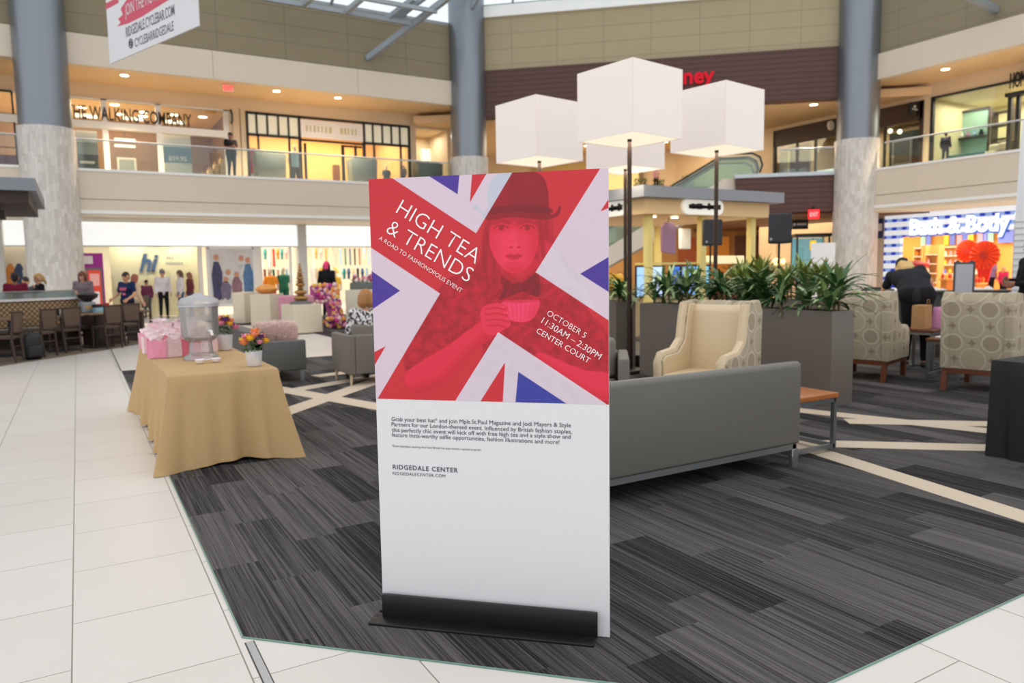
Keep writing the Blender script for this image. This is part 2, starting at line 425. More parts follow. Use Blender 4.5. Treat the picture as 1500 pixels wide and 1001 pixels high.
# ---- columns of the court
CM = mosaic_material()
colm = mat('column_grey_metal', (132, 137, 146), 0.34, 0.7)
def column(name, x, y, h=15.0):
    o = struct(name, MB().lathe([(0.755, 6.3), (0.755, h)], 40), colm); o.location = (x, y, 0)
    c = MB().lathe([(0.81, 0), (0.81, 6.28), (0.815, 6.31), (0.76, 6.31)], 48).build('mosaic_cladding', CM, o)
    return o
column('column_left', -0.575, 28.5); column('column_middle', 14.70, 28.48); column('column_right', 26.24, 18.24)

# ---- left side of the court: arcade along x
YL, YS = 28.5, 31.0
struct('wall_left_fascia', MB().box((-12, YL, 8.46), (-0.9, YL+0.3, 9.44)).box((-0.88, YL, 8.46), (4.6, YL+0.3, 9.44)).box((4.612, YL, 8.46), (9.9, YL+0.3, 9.44)).box((9.912, YL, 8.46), (14.7, YL+0.3, 9.44)), offw)
struct('wall_left_panels', Bx((-12, YL+0.12, 9.44), (14.7, YL+0.4, 11.7)), beige_p)
struct('ceiling_left', Bx((-12, YL+0.3, 8.46), (16.5, YS+0.3, 8.7)), soff)
struct('floor_left_balcony', Bx((-12, YL+0.2, 4.85), (16.0, YS+4.5, 5.1)), mat('balcony_floor', (190, 176, 156), 0.5))
struct('wall_left_balcony', MB().box((-12, YL, 3.75), (15.2, YL+0.2, 4.105)).box((-12, YL, 4.135), (15.2, YL+0.2, 5.04)).box((-12, YL+0.05, 4.1), (15.2, YL+0.2, 4.14)), offw)
struct('trim_4', MB().box((-12, YL-0.03, 5.04), (15.2, YL+0.25, 5.12)).box((-12, YL-0.06, 3.64), (15.2, YL+0.2, 3.75)), trimw)
struct('ceiling_left_lower', Bx((-12, YL, 3.55), (16, YS+4.2, 3.64)), mat('lower_soffit', (224, 210, 186), 0.7))

# ---- centre side: brown slat cladding
PC = Vector((14.70, 28.48, 0)); DC = Vector((0.748, -0.6637, 0)).normalized(); NC = Vector((-DC.y, DC.x, 0)); LC = 15.43
AC = math.atan2(DC.y, DC.x)                            # local frame: x along the wall, y away from the court
def atc(x, y, off=0.0):
    q = atpl(x, y, PC+NC*off, NC)-PC; return q.dot(DC), q.z
def cbuild(mb, name, m, kind='structure', parent=None, label=None):
    o = mb.build(name, m, parent)
    if parent is None:
        o.location = PC; o.rotation_euler = (0, 0, AC)
        if kind: o['kind'] = kind
    return o
cbuild(Bx((0, 0, 7.95), (LC, 0.5, 9.9)), 'wall_centre_cladding', slat)
cbuild(Bx((0, 0.1, 9.9), (LC, 0.5, 12.05)), 'wall_centre_panels', panel_material('beige_wall_panels_centre', (174, 160, 130), (138, 127, 102), 1.9, 0.62, 0, 0.02, z0=9.5))
cbuild(MB().box((0, 0.0, 12.05), (LC, 0.5, 12.5)), 'trim_5', mat('curb_bright_white', (250, 251, 250), 0.5))
cbuild(Bx((-2.6, 0.5, 8.0), (LC+3, 14, 8.3)).box((-6, 5, 8.0), (-2.6, 14, 8.3)), 'ceiling_centre', soff)
cbuild(Bx((10.95, 0, 3.66), (LC, 0.3, 5.08)), 'wall_centre_balcony', slat)
cbuild(MB().box((10.9, -0.04, 5.06), (LC, 0.4, 5.2)), 'trim_6', mat('pale_blue_curb', (198, 206, 214), 0.4))
cbuild(MB().box((0, 0, 3.66), (2.2, 0.3, 5.08)), 'wall_centre_balcony_end', slat)
cbuild(Bx((10.9, 0.3, 4.85), (LC+6, 14, 5.1)).box((-3, 3.0, 4.85), (LC, 14, 5.1)), 'floor_centre_upper', MATS['balcony_floor'])
cbuild(Bx((9.8, 0.3, 3.5), (LC+6, 12, 3.62)), 'ceiling_centre_lower', mat('lower_centre_soffit', (120, 88, 66), 0.7))
cbuild(Bx((-3, 11, 0), (LC+8, 11.3, 4.85)), 'wall_centre_lower', mat('store_tan_wall', (206, 160, 104), 0.7, noise=0.2, nscale=0.8))
cbuild(Bx((-4, 11, 5.1), (LC+8, 11.3, 8.0)), 'wall_centre_upper', warmw)

# ---- right side: arcade along y
XR, XS = 26.24, 28.6
struct('wall_right_fascia', MB().box((XR, -6, 8.44), (XR+0.3, 18.2, 9.36)), offw)
struct('wall_right_panels', Bx((XR+0.12, -6, 9.36), (XR+0.4, 18.2, 11.9)), beige_py)
struct('ceiling_right', Bx((XR+0.3, -6, 8.44), (XS+0.3, 24, 8.7)), soff)
struct('floor_right_balcony', Bx((XR+0.2, -6, 4.85), (XS+5, 26, 5.1)), MATS['balcony_floor'])
struct('wall_right_balcony', MB().box((XR, -6, 3.78), (XR+0.2, 18.0, 4.135)).box((XR, -6, 4.165), (XR+0.2, 18.0, 5.1)).box((XR+0.05, -6, 4.1), (XR+0.2, 18.0, 4.2)), offw)
struct('trim_7', MB().box((XR-0.03, -6, 5.08), (XR+0.25, 18, 5.16)).box((XR-0.06, -6, 3.67), (XR+0.2, 18, 3.78)), trimw)
struct('ceiling_right_lower', Bx((XR, -6, 3.55), (XS+5, 24, 3.67)), MATS['lower_soffit'])

# ---- skylight along the top of the walls
sk = MB()
for x in (-9, -6, -3, 0, 3, 6, 9, 12, 14.6): sk.bar((x, YL+0.2, 11.75), (x, YL-5.0, 14.2), 0.09)
sk.bar((-12, YL+0.2, 11.75), (14.8, YL+0.2, 11.75), 0.14); sk.bar((-12, YL-2.4, 13.05), (13.5, YL-2.4, 13.05), 0.1); sk.bar((-12, YL-5, 14.25), (12.5, YL-5, 14.25), 0.14)
struct('skylight_frame_left', sk, greyp)
gl = glass('skylight_glass', (240, 248, 248), 0.05)
struct('window_1', MB().add([(-12, YL+0.2, 11.82), (14.7, YL+0.2, 11.82), (12.6, YL-5, 14.3), (-12, YL-5, 14.3)], [(0, 1, 2, 3)]), gl)
sk = MB()
for i in range(9):
    s_ = i*LC/8; sk.bar((s_, 0.2, 12.5), (s_*0.72+2.1, -5, 14.6), 0.08)
sk.bar((0, 0.2, 12.55), (LC, 0.2, 12.55), 0.1); sk.bar((2, -5, 14.6), (13.4, -5, 14.6), 0.14)
cbuild(sk, 'skylight_frame_centre', greyp)
cbuild(MB().add([(0, 0.2, 12.58), (LC, 0.2, 12.58), (13.2, -5, 14.66), (2.1, -5, 14.66)], [(0, 1, 2, 3)]), 'window_2', gl)

# ---- roof truss and struts against the left panels (bars met by the photo's edges)
def strut_at(px, py, Y, Z=None):
    return aty(px, py, Y)
tr = MB()
A = aty(538, 86, YL+0.1); B = aty(600, 39, YL-1.5); Cc = aty(657, -4, YL-2.9); tr.bar(A, Cc, 0.2)
tr.bar(aty(380, -4, YL-0.9), aty(606, 35, YL-1.6), 0.16); tr.bar(aty(525, -4, YL-2.2), aty(640, 17, YL-2.4), 0.14)
for (a, b) in (((445, 6), (458, -4)), ((507, 17), (530, -2)), ((566, 28), (606, -2)), ((577, 30), (622, -4))):
    tr.bar(aty(*a, YL-1.4), aty(*b, YL-2.4), 0.16)
t = thing('roof_truss', 'pale grey steel truss under the skylight left of the middle column', 'roof truss', (0, 0, 0))
tr.build('truss_bars', greyp, t)
t = thing('roof_strut', 'grey steel strut on the beige panels in the top right corner', 'roof strut')
MB().bar(atx(1459, 15, XR+0.12), atx(1420, -6, XR-1.4), 0.2).build('strut_bar', greyp, t)
# ================================================================== LEFT: upper shops behind the balcony
def a3(px, py, Y=YS): return aty(px, py, Y)
FZ = 5.1
warm_in = mat('shop_warm_wall', (226, 184, 120), 0.7, noise=0.15, nscale=1.0)
brown_in = mat('shop_brown_shelving', (112, 72, 34), 0.6, noise=0.3, nscale=2.0)
bulb = glow('downlight_glow', (255, 238, 205), 9.0)
tube = glow('lamp_strip_glow', (255, 240, 210), 2.2)
xl, xr = -4.6, a3(334, 170).x
x2l, x2r = a3(361, 180).x, a3(598, 200).x
zt1, zt2 = 7.93, 7.97
x3l, x3r = a3(614, 200).x, a3(652, 200).x
w_ = MB()
w_.box((-12, YS, FZ), (xl, YS+0.2, 8.46)).box((xl, YS, zt1), (xr, YS+0.2, 8.46)).box((xr, YS, FZ), (x2l, YS+0.2, 8.46)).box((x2l, YS, zt2), (x2r, YS+0.2, 8.46))
w_.box((x2r, YS, FZ), (x3l-0.15, YS+0.2, 8.46)).box((x3l-0.15, YS, 7.9), (x3r+0.1, YS+0.2, 8.46)).box((x3r+0.1, YS, FZ), (16.4, YS+0.2, 8.46))
struct('wall_left_upper', w_, warmw)
struct('trim_8', MB().box((xr+0.13, YS-0.02, FZ), (xr+0.15, YS, 8.0)).box((x2l-0.25, YS-0.03, FZ), (x2l-0.22, YS, 8.05)), mat('wall_joint', (150, 130, 105), 0.7))
def room(name, x0, x1, y0, y1, z0, z1, m, mc=None, mf=None):
    struct('wall_'+name, MB().box((x0, y1, z0), (x1, y1+0.1, z1)).box((x0-0.1, y0, z0), (x0, y1, z1)).box((x1, y0, z0), (x1+0.1, y1, z1)), m)
    struct('ceiling_'+name, Bx((x0-0.1, y0, z1), (x1+0.1, y1+0.1, z1+0.1)), mc or m)
room('shoe_shop', xl, xr, YS+0.2, YS+4.2, FZ, zt1, brown_in, warm_in)
lamp('shoe_shop_light', 'AREA', ((xl+xr)/2, YS+2.0, zt1-0.06), 520, (1, 0.84, 0.52), size=5.5, size_y=3.0)
room('dress_shop', x2l, x2r, YS+0.2, YS+4.2, FZ, zt2, warm_in)
lamp('dress_shop_light', 'AREA', ((x2l+x2r)/2, YS+2.0, zt2-0.06), 400, (1, 0.84, 0.56), size=5.5, size_y=3.0)
room('left_nook', x3l-0.15, x3r+0.1, YS+0.2, YS+2.0, FZ, 7.9, warmw)
lamp('nook_light', 'AREA', ((x3l+x3r)/2, YS+1.0, 7.8), 30, (1, 0.92, 0.75), size=0.8)
# shoe shop front: white mullions, header, letters
f = MB()
for (p, q) in ((148.5, 157), (228, 236), (327, 334)):
    x0, x1 = a3(p, 170).x, a3(q, 170).x; f.box((x0, YS-0.05, FZ), (x1, YS+0.12, zt1))
zh0, zh1 = 6.86, 7.12
f.box((xl, YS-0.12, zh0), (xr+0.05, YS+0.14, zh1)); f.box((xl, YS-0.05, zt1-0.05), (xr, YS+0.1, zt1))
struct('window_3_frame', f, trimw)
struct('window_3', Bx((xl, YS+0.02, FZ), (xr, YS+0.04, zt1)), glass('shop_glass', (250, 252, 250), 0.05))
t = thing('shop_sign', 'dark raised letters standing on the white header of the upper shop beside the left column', 'sign', (0, 0, 0))
text('THE WALKING COMPANY', 'lettering', mat('dark_brown_letters', (44, 30, 22), 0.5), t, (a3(103, 170).x-0.12, YS-0.05, zh1+0.06), (a3(281, 190).x, YS-0.05, zh1+0.06), (0, -1, 0), depth=0.02, height=0.46, bold=0.012)
k = 0
def downlight(x, y, z, label, r=0.11, group=None, warm=False):
    o = thing('downlight', label, 'ceiling light', (x, y, z), 0, group)
    MB().lathe([(r*1.25, 0), (r*1.25, 0.012), (r*1.05, 0.012), (r*1.05, 0.0)], 18).build('trim_ring', trimw, o, loc=(0, 0, -0.012))
    MB().lathe([(r, 0), (r, 0.006)], 18).build('light_disc', bulb, o, loc=(0, 0, -0.02))
    return o
def ceil_at(px, py, z): return atz(px, py, z)
G1 = 'downlights inside the upper shoe shop'
for (px, py) in ((120, 157), (168, 153), (211, 164), (255, 168), (297, 171), (176, 193), (211, 195)):
    q = ceil_at(px, py, zt1)
    if q.y < YS+0.5 or q.y > YS+4.0: q = Vector((a3(px, py, YS+2.5).x, YS+2.5, 0))
    downlight(q.x, q.y, zt1, 'round downlight glowing in the ceiling of the upper shoe shop', 0.16, G1)
for (px, py) in ((126, 170), (196, 174), (256, 179)):
    p = a3(px, py, YS+3.0); t = thing('pendant_strip_light', 'bright strip lamp hanging inside the shoe shop behind its letters', 'ceiling light', (p.x, YS+3.0, p.z), 0, 'strip lamps in the shoe shop')
    MB().rbox((-0.4, -0.06, -0.06), (0.4, 0.06, 0.06), 0.02).build('diffuser', tube, t); [MB().bar((sx, 0, 0.06), (sx, 0, zt1-p.z), 0.015).build('hanger', dark, t) for sx in (-0.3, 0.3)]
for (px, py) in ((183, 205), (183, 214)):
    p = a3(px, py, YS+3.4); t = thing('pendant_strip_light', 'pair member: bright strip lamp hung low in the middle bay of the shoe shop', 'ceiling light', (p.x, YS+3.4, p.z), 0, 'strip lamps low in the shoe shop')
    t['label'] = 'bright strip lamp hung low in the middle bay of the shoe shop'
    MB().rbox((-0.38, -0.05, -0.05), (0.38, 0.05, 0.05), 0.02).build('diffuser', tube, t); MB().bar((0, 0, 0.05), (0, 0, zt1-p.z), 0.015).build('hanger', dark, t)
def poster(name, label, P0, P1, zb, zt, m, parts=(), y=None, cat='poster'):
    """flat printed panel from x P0 to P1 on a y plane, with coloured fields (u0,v0,u1,v1,material)"""
    t = thing(name, label, cat, ((P0+P1)/2, y, zb)); w = P1-P0; h = zt-zb
    MB().box((-w/2, 0, 0), (w/2, 0.03, h)).build('panel', m, t)
    for i, (u0, v0, u1, v1, mm) in enumerate(parts):
        MB().box((-w/2+u0*w, -0.004-0.002*i, v0*h), (-w/2+u1*w, 0.0, v1*h)).build('print_field', mm, t)
    return t
pw = mat('print_white', (236, 232, 226), 0.6); pblue = mat('print_steel_blue', (92, 132, 158), 0.6); pdark = mat('print_dark_slate', (52, 58, 62), 0.6)
pm = mat('print_magenta', (206, 40, 120), 0.6); pgrey = mat('print_grey', (156, 160, 164), 0.6); pnavy = mat('print_navy', (40, 52, 92), 0.6); pred = mat('print_red', (206, 38, 44), 0.6)
Yp = YS+0.25
p0, p1 = a3(113, 220, Yp).x, a3(143.5, 220, Yp).x
t = poster('window_poster', 'white and dark slate poster in the shop window nearest the left column', p0, p1, 5.35, a3(120, 191, Yp).z, pw, ((0, 0.06, 1, 0.42, pdark), (0, 0.42, 1, 0.72, pgrey), (0.1, 0.2, 0.8, 0.26, pw)), Yp)
p0, p1 = a3(238, 220, Yp).x, a3(280, 220, Yp).x
t = poster('window_poster', 'white sale poster with a blue price band in the upper shop window', p0, p1, 5.3, a3(260, 198, Yp).z, pw, ((0, 0.34, 1, 0.72, pblue), (0.05, 0.06, 0.95, 0.1, pgrey)), Yp)
text('$59.95', 'lettering', pw, t, (-0.62*(p1-p0)/2, -0.008, 0.62), (0.66*(p1-p0)/2, -0.008, 0.62), (0, -1, 0), bold=0.03)
Yp = YS+1.6
p0, p1 = a3(172, 245, Yp).x, a3(200, 245, Yp).x
t = thing('framed_board', 'pale framed board on the floor of the shoe shop', 'sign', ((p0+p1)/2, Yp, FZ)); h = a3(186, 231, Yp).z-FZ; w = p1-p0
MB().box((-w/2, 0, 0.1), (w/2, 0.04, h)).build('frame', trimw, t); MB().box((-w/2+0.07, -0.01, 0.18), (w/2-0.07, 0, h-0.07)).build('board', pgrey, t); MB().bar((-w/2+.05, 0, 0), (-w/2+.05, 0, .12), 0.04).bar((w/2-.05, 0, 0), (w/2-.05, 0, .12), 0.04).build('foot', trimw, t)
# shelves with shoe boxes in the right bay
Yp = YS+1.2
for i in range(4):
    xx = a3(298+i*9, 240, Yp).x; hh = 0.45+0.22*i
    t = thing('display_step', 'pale stacked display block near the right end of the shoe shop, step %s' % ('one', 'two', 'three', 'four')[i], 'display', (xx, Yp, FZ))
    MB().rbox((-0.1, -0.2, 0), (0.1, 0.2, hh), 0.02).build('block', mat('pale_maple', (224, 190, 140), 0.5), t)
    MB().rbox((-0.08, -0.14, hh), (0.08, 0.08, hh+0.1), 0.04).build('shoe', mat('tan_leather', (170, 112, 60), 0.5), t)
# ---- dress shop front with black mullions
bm_ = mat('black_window_frame', (34, 28, 22), 0.45)
def zx(px, py): q = a3(px, py); return q.x, q.z
f = MB(); e = 0.06
X = lambda X_: a3(340+X_/4.6875, 190).x
zt, zb = zt2, FZ; ztr = 7.08
def vb(X_, z0, z1, w=0.07): x = X(X_); f.box((x-w/2, YS-0.03, z0), (x+w/2, YS+0.1, z1))
for X_ in (104, 1213): vb(X_, zb, zt, 0.1)
for X_ in (463, 903): vb(X_, zb, zt, 0.12)
for X_ in (170, 243, 318, 388, 965, 1030, 1092, 1150): vb(X_, ztr, zt)
for X_ in (177, 390, 972, 1155): vb(X_, zb, ztr)
f.box((x2l, YS-0.03, zt-0.1), (x2r, YS+0.1, zt)); f.box((X(104), YS-0.03, ztr-0.05), (X(463), YS+0.1, ztr+0.05)); f.box((X(903), YS-0.03, ztr-0.05), (X(1213), YS+0.1, ztr+0.05))
f.box((X(463), YS-0.03, 6.98), (X(903), YS+0.1, 7.06))
f.box((X(520)-.05, YS+0.5, zb), (X(520)+.05, YS+0.6, 6.98)); f.box((X(772)-.06, YS+0.3, zb), (X(772)+.06, YS+0.4, 6.98)); f.box((X(855)-.05, YS+0.2, zb), (X(855)+.05, YS+0.3, 6.98)); f.box((X(772), YS+0.3, 6.9), (X(903), YS+0.36, 6.98))
struct('window_4_frame', f, bm_)
fr = MB()
for a_, b_ in ((104, 170), (170, 243), (243, 318), (318, 388), (388, 463), (903, 965), (965, 1030), (1030, 1092), (1092, 1150), (1150, 1213)):
    fr.box((X(a_)+.04, YS+0.03, ztr+0.05), (X(b_)-.04, YS+0.05, zt-0.1))
struct('window_4', fr, mat('frosted_transom_glass', (228, 224, 206), 0.4, emit=(240, 226, 190), estr=0.25))
struct('window_5', MB().box((X(104), YS+0.02, FZ), (X(463), YS+0.04, ztr)).box((X(903), YS+0.02, FZ), (X(1213), YS+0.04, ztr)), MATS['shop_glass'])
t = thing('shop_sign', 'white sign panel with faint gold lettering above the black framed shop entrance', 'sign', ((X(470)+X(895))/2, YS-0.04, 7.12)); w = X(895)-X(470)
MB().rbox((-w/2, 0, 0), (w/2, 0.08, 0.72), 0.01).build('panel', mat('sign_white', (230, 222, 214), 0.5, emit=(230, 222, 214), estr=0.15), t)
mm = mat('pale_gold_letters', (206, 198, 150), 0.5)
b = MB(); rnd = random.Random(4); xx = -w*0.42
while xx < w*0.42:
    if not (-0.03*w < xx < 0.07*w): b.box((xx, -0.015, 0.24), (xx+0.05+rnd.random()*0.07, 0, 0.5))
    xx += 0.16
b.build('lettering', mm, t)
Yp = YS+0.3
p0, p1 = a3(364, 235, Yp).x, a3(376, 235, Yp).x
t = poster('window_poster', 'red and magenta sale banner hanging in the left window of the black framed shop', p0, p1, 5.15, a3(370, 217, Yp).z, mat('print_crimson', (214, 40, 66), 0.6), ((0, 0.5, 1, 1, pm), (0.2, 0.16, 0.8, 0.3, pw)), Yp)
def mannequin(name, label, x, y, z0, h, top, bottom, rz=0, group=None, pink=False):
    s = h/1.75; t = thing(name, label, 'mannequin', (x, y, z0), rz, group)
    sk_ = mat('mannequin_body', (214, 196, 176), 0.5)
    b = MB().ball((0, 0, 1.62*s), (0.075*s, 0.09*s, 0.11*s)).tube([(0, 0, 1.4*s), (0, 0, 1.54*s)], 0.05*s)
    for sx in (-1, 1):
        b.tube([(sx*0.2*s, 0, 1.38*s), (sx*0.26*s, 0.02*s, 1.1*s), (sx*0.24*s, -0.06*s, 0.84*s)], [0.05*s, 0.04*s, 0.03*s])
        b.tube([(sx*0.09*s, 0, 0.5*s), (sx*0.1*s, 0, 0.06*s)], [0.06*s, 0.04*s]).ball((sx*0.1*s, -0.05*s, 0.04*s), (0.045*s, 0.11*s, 0.04*s))
    b.build('body', sk_, t)
    c = MB().lathe([(0.10*s, 1.44*s), (0.2*s, 1.38*s), (0.185*s, 1.1*s), (0.19*s, 0.86*s)], 14)
    for sx in (-1, 1): c.tube([(sx*0.17*s, 0, 1.4*s), (sx*0.25*s, 0.01, 1.12*s)], [0.075*s, 0.06*s])
    c.build('top', top, t)
    c = MB()
    for sx in (-1, 1): c.tube([(sx*0.09*s, 0, 0.92*s), (sx*0.1*s, 0, 0.5*s), (sx*0.1*s, 0, 0.1*s)], [0.12*s, 0.085*s, 0.065*s])
    c.build('trousers', bottom, t)
    return t
cl = lambda n, c: mat('cloth_'+n, c, 0.85, spec=0.2)
p = a3(433, 245, YS+0.7); mannequin('mannequin', 'mannequin in a pale blue top behind the glass left of the shop entrance', p.x, YS+0.7, FZ, 1.8, cl('sky', (150, 186, 216)), cl('black', (26, 25, 28)))
p = a3(566, 245, YS+0.9); mannequin('mannequin', 'dark clothed mannequin in the right window of the black framed shop', p.x, YS+0.9, FZ, 1.25, cl('black', (26, 25, 28)), cl('brown', (92, 66, 48)))
Yp = YS+2.6
p = a3(492, 240, Yp); t = thing('display_cabinet', 'tall brown cabinet inside the warm lit shop entrance', 'cabinet', (p.x, Yp, FZ)); MB().rbox((-0.14, -0.15, 0), (0.14, 0.15, 1.35), 0.02).build('body', brown_in, t); MB().box((-0.1, -0.16, 0.1), (0.1, -0.15, 1.25)).build('door', mat('cabinet_door_brown', (122, 78, 40), 0.5), t)
# nook window
p0, p1 = a3(618, 240, YS+1.9).x, a3(652, 240, YS+1.9).x
struct('window_6', Bx((p0, YS+1.85, FZ), (p1, YS+1.98, a3(630, 219, YS+1.9).z)), mat('pale_lit_window', (226, 232, 200), 0.4, emit=(236, 240, 205), estr=0.7))
# shop at the far left, only its right edge shows
struct('window_7_frame', MB().bar((a3(26, 200).x-0.05, YS-0.05, FZ), (a3(22, 200).x, YS-0.05, 7.9), 0.06).bar((-6, YS-0.05, 7.9), (a3(22, 200).x, YS-0.05, 7.9), 0.06).box((-6, YS-0.05, 6.0), (a3(24, 200).x, YS, 6.03)), bm_)
struct('trim_9', Bx((-6, YS-0.06, 5.12), (a3(25, 200).x, YS-0.01, 5.75)), mat('aubergine_panel', (98, 64, 82), 0.5))

# ---- downlights of the soffit (with their real light) and an exit sign
for i, (px, py) in enumerate(((182, 110), (405, 133), (495, 143))):
    q = atz(px, py, 8.46); o = downlight(q.x, q.y, 8.46, 'round recessed downlight in the left soffit, %s from the left column' % ('first', 'second', 'third')[i], 0.13, None)
    lamp('downlight_lamp', 'AREA', (0, 0, -0.05), 230, (1, 0.80, 0.55), o, size=0.22, spread=R(95))
q = atz(334, 123, 8.46); t = thing('exit_sign', 'small red exit sign glowing under the left soffit', 'exit sign', (q.x, q.y, 8.46))
MB().box((-0.2, -0.03, -0.28), (0.2, 0.03, -0.03)).build('housing', mat('exit_housing', (230, 200, 180), 0.5), t)
text('EXIT', 'lettering', glow('exit_red', (255, 40, 40), 3.0), t, (-0.17, -0.03, -0.24), (0.17, -0.03, -0.24), (0, -1, 0), height=0.17, bold=0.02)
MB().bar((0, 0, -0.03), (0, 0, 0), 0.02).build('stem', trimw, t)
t = thing('blade_sign', 'small dark round blade sign beside the right end of the shoe shop', 'sign', (a3(338, 172, YS-0.35).x, YS-0.35, a3(338, 172, YS-.35).z))
MB().tube([(0.0, 0.02*0, 0)]*1+[(0.04, 0, 0)], 0.26, 18).build('disc', bm_, t); MB().tube([(-0.01, 0, 0), (0, 0, 0)], 0.17, 18).build('face', pgrey, t); MB().bar((0.02, 0.35, 0.3), (0.02, 0, 0.3), 0.03).bar((0.02, 0, 0.3), (0.02, 0, 0.2), 0.03).build('bracket', bm_, t)

# ---- glass balustrade of the left balcony
t = thing('glass_balustrade', 'long clear glass balustrade with a slim steel handrail on the left balcony', 'railing', (0, YL+0.12, 5.12))
rg = glass('balustrade_glass', (246, 251, 249), 0.05)
xs = [-9.5, -6.9, -4.3, -1.7, 0.9, 3.5, 6.1, 8.7, 11.3, 13.9]
for x0, x1 in zip(xs, xs[1:]):
    MB().box((x0+0.01, -0.008, 0), (x1-0.01, 0.008, 0.94)).build('glass_panel', rg, t)
MB().tube([(-9.5, 0, 0.97), (13.9, 0, 0.97)], 0.03, 8).build('handrail', mat('satin_steel', (198, 200, 204), 0.3, 0.6), t)
# planters standing behind it
leafd = mat('hedge_leaf', (74, 92, 58), 0.7); pg = mat('planter_slate', (96, 102, 98), 0.5)
def leaf_clump(n, box, sz, rnd):
    b = MB()
    for i in range(n):
        c = Vector((rnd.uniform(*box[0]), rnd.uniform(*box[1]), rnd.uniform(*box[2])))
        M = Matrix.Translation(c) @ Euler((rnd.uniform(-1, 1), rnd.uniform(-1, 1), rnd.uniform(0, 6.28))).to_matrix().to_4x4()
        b.add([(-sz*.35, 0, 0), (0, -sz, sz*.1), (sz*.35, 0, 0), (0, sz, sz*.1)], [(0, 1, 2, 3)], M)
    return b
Yq = YL+0.9
for i, (pa, pb, pt) in enumerate(((375, 420, 224), (515, 553, 233), (613, 649, 239))):
    x0, x1 = a3(pa, 240, Yq).x, a3(pb, 240, Yq).x; h = a3((pa+pb)/2, pt, Yq).z-FZ; w = (x1-x0)/2
    t = thing('balcony_planter', 'slate grey planter with a hedge on the left balcony, %s' % ('nearest the shoe shop', 'before the black framed shop', 'nearest the middle column')[i], 'planter', ((x0+x1)/2, Yq+0.35, FZ))
    MB().prism([(-w*.92, 0), (w*.92, 0), (w, h), (-w, h)], -0.35, 0.35, 'y', bev=0.02).build('box', pg, t)
    o = leaf_clump(220, ((-w*.9, w*.9), (-0.3, 0.3), (h-0.02, h+0.1)), 0.06, random.Random(i)).build('foliage', leafd, t, fix=False); o['kind'] = 'stuff'

# ================================================================== LEFT: ground floor clothes shop
YG = 30.7
def g3(px, py, Y=YG): return aty(px, py, Y)
zs0, zs1 = g3(250, 360).z, g3(250, 327).z
xa, xp0, xp1 = g3(121, 340).x-1.2, g3(435, 340).x, g3(447, 340).x
stone = mat('shopfront_grey_panel', (206, 206, 204), 0.5)
struct('wall_left_lower', MB().box((-14, YG, 0), (g3(3, 340).x, YG+0.3, 3.55)).box((xp0, YG-0.15, 0), (xp1, YG+0.3, 3.55)).box((g3(3, 340).x, YG, zs1), (16, YG+0.2, 3.55)).box((15.2, YG, 0), (16.4, YG+0.2, 3.55)), stone)
slg = NT('sign_light_slats', 0.4); v_, x_, y_, z_ = slg.coords(); j_ = line_mask(slg, x_, 0.26, 0.14)
zf = slg.math('SUBTRACT', 1.0, slg.math('MULTIPLY', slg.math('ABSOLUTE', slg.math('ADD', z_, -(zs0+zs1)/2+0.06)), 5.0)); zf.node.use_clamp = True
c_ = slg.mix(slg.math('MULTIPLY', slg.math('MULTIPLY', j_, zf), 0.9), (250, 255, 255), (196, 214, 216)); slg.l(c_, slg.b.inputs['Emission Color']); slg.b.inputs['Emission Strength'].default_value = 0.6; slg.base((c_))
def lightbox(x0, x1, label):
    t = thing('light_box_header', label, 'sign', ((x0+x1)/2, YG, zs0)); w = (x1-x0)/2; h = zs1-zs0
    MB().box((-w, -0.04, 0), (w, 0.12, h)).build('lit_panel', slg.m, t, loc=(0, 0, 0))
    MB().box((-w, -0.12, -0.05), (w, 0.2, 0.0)).box((-w, -0.1, h), (w, 0.2, h+0.05)).build('frame', trimw, t)
lightbox(xa+0.1, xp0-0.02, 'long white glowing header band over the clothes shop right of the left column')
lightbox(xp1+0.02, 15.1, 'white glowing header band over the clothes shop right of its pillar')
lightbox(g3(5, 340).x, g3(37, 340).x, 'short glowing header band left of the left column')
# interior
sh_w = mat('clothes_shop_wall', (238, 230, 210), 0.7)
room('clothes_shop', -6.5, 16.5, YG+0.3, YG+8, 0, 3.5, sh_w)
for i, x in enumerate((-3.0, 2.0, 6.3, 10.0, 13.6)):
    lamp('clothes_shop_light', 'AREA', (x, YG+3.4, 3.42), 190 if i > 1 else 130, (1, 0.93, 0.80), size=3.6, size_y=5.5)
struct('window_8', MB().box((xa, YG+0.05, 0.05), (g3(290, 400).x, YG+0.07, zs0)), MATS['shop_glass'])
# the cream display wall with the blue letters
Yh = YG+0.9
x0, x1 = g3(163, 410, Yh).x, g3(291, 410, Yh).x
hw = mat('cream_display_wall', (236, 222, 182), 0.7)
struct('partition_1', Bx((x0, Yh, 0), (x1, Yh+0.15, 3.2)), hw)
for i, x in enumerate((x0+0.5, (x0+x1)/2-0.5, (x0+x1)/2+0.6, x1-0.4)):
    lamp('display_spot', 'SPOT', (x, Yh-0.75, 3.3), 75, (1, 0.92, 0.74), size=0.05, rot=(R(24), 0, 0)).data.spot_size = R(75)
t = thing('wall_lettering', 'large blue italic hi letters on the cream display wall', 'sign', (0, 0, 0))
q0, q1 = g3(204, 397, Yh), g3(233, 397, Yh)
text('hi', 'lettering', mat('letter_blue', (26, 72, 122), 0.5), t, (q0.x, Yh, q0.z), (q1.x, Yh, q0.z), (0, -1, 0), depth=0.03, shear=0.3, height=0.66, bold=0.03)
t = thing('wall_lettering', 'small pale grey words beside the blue letters on the cream wall', 'sign', (0, 0, 0))
b = MB()
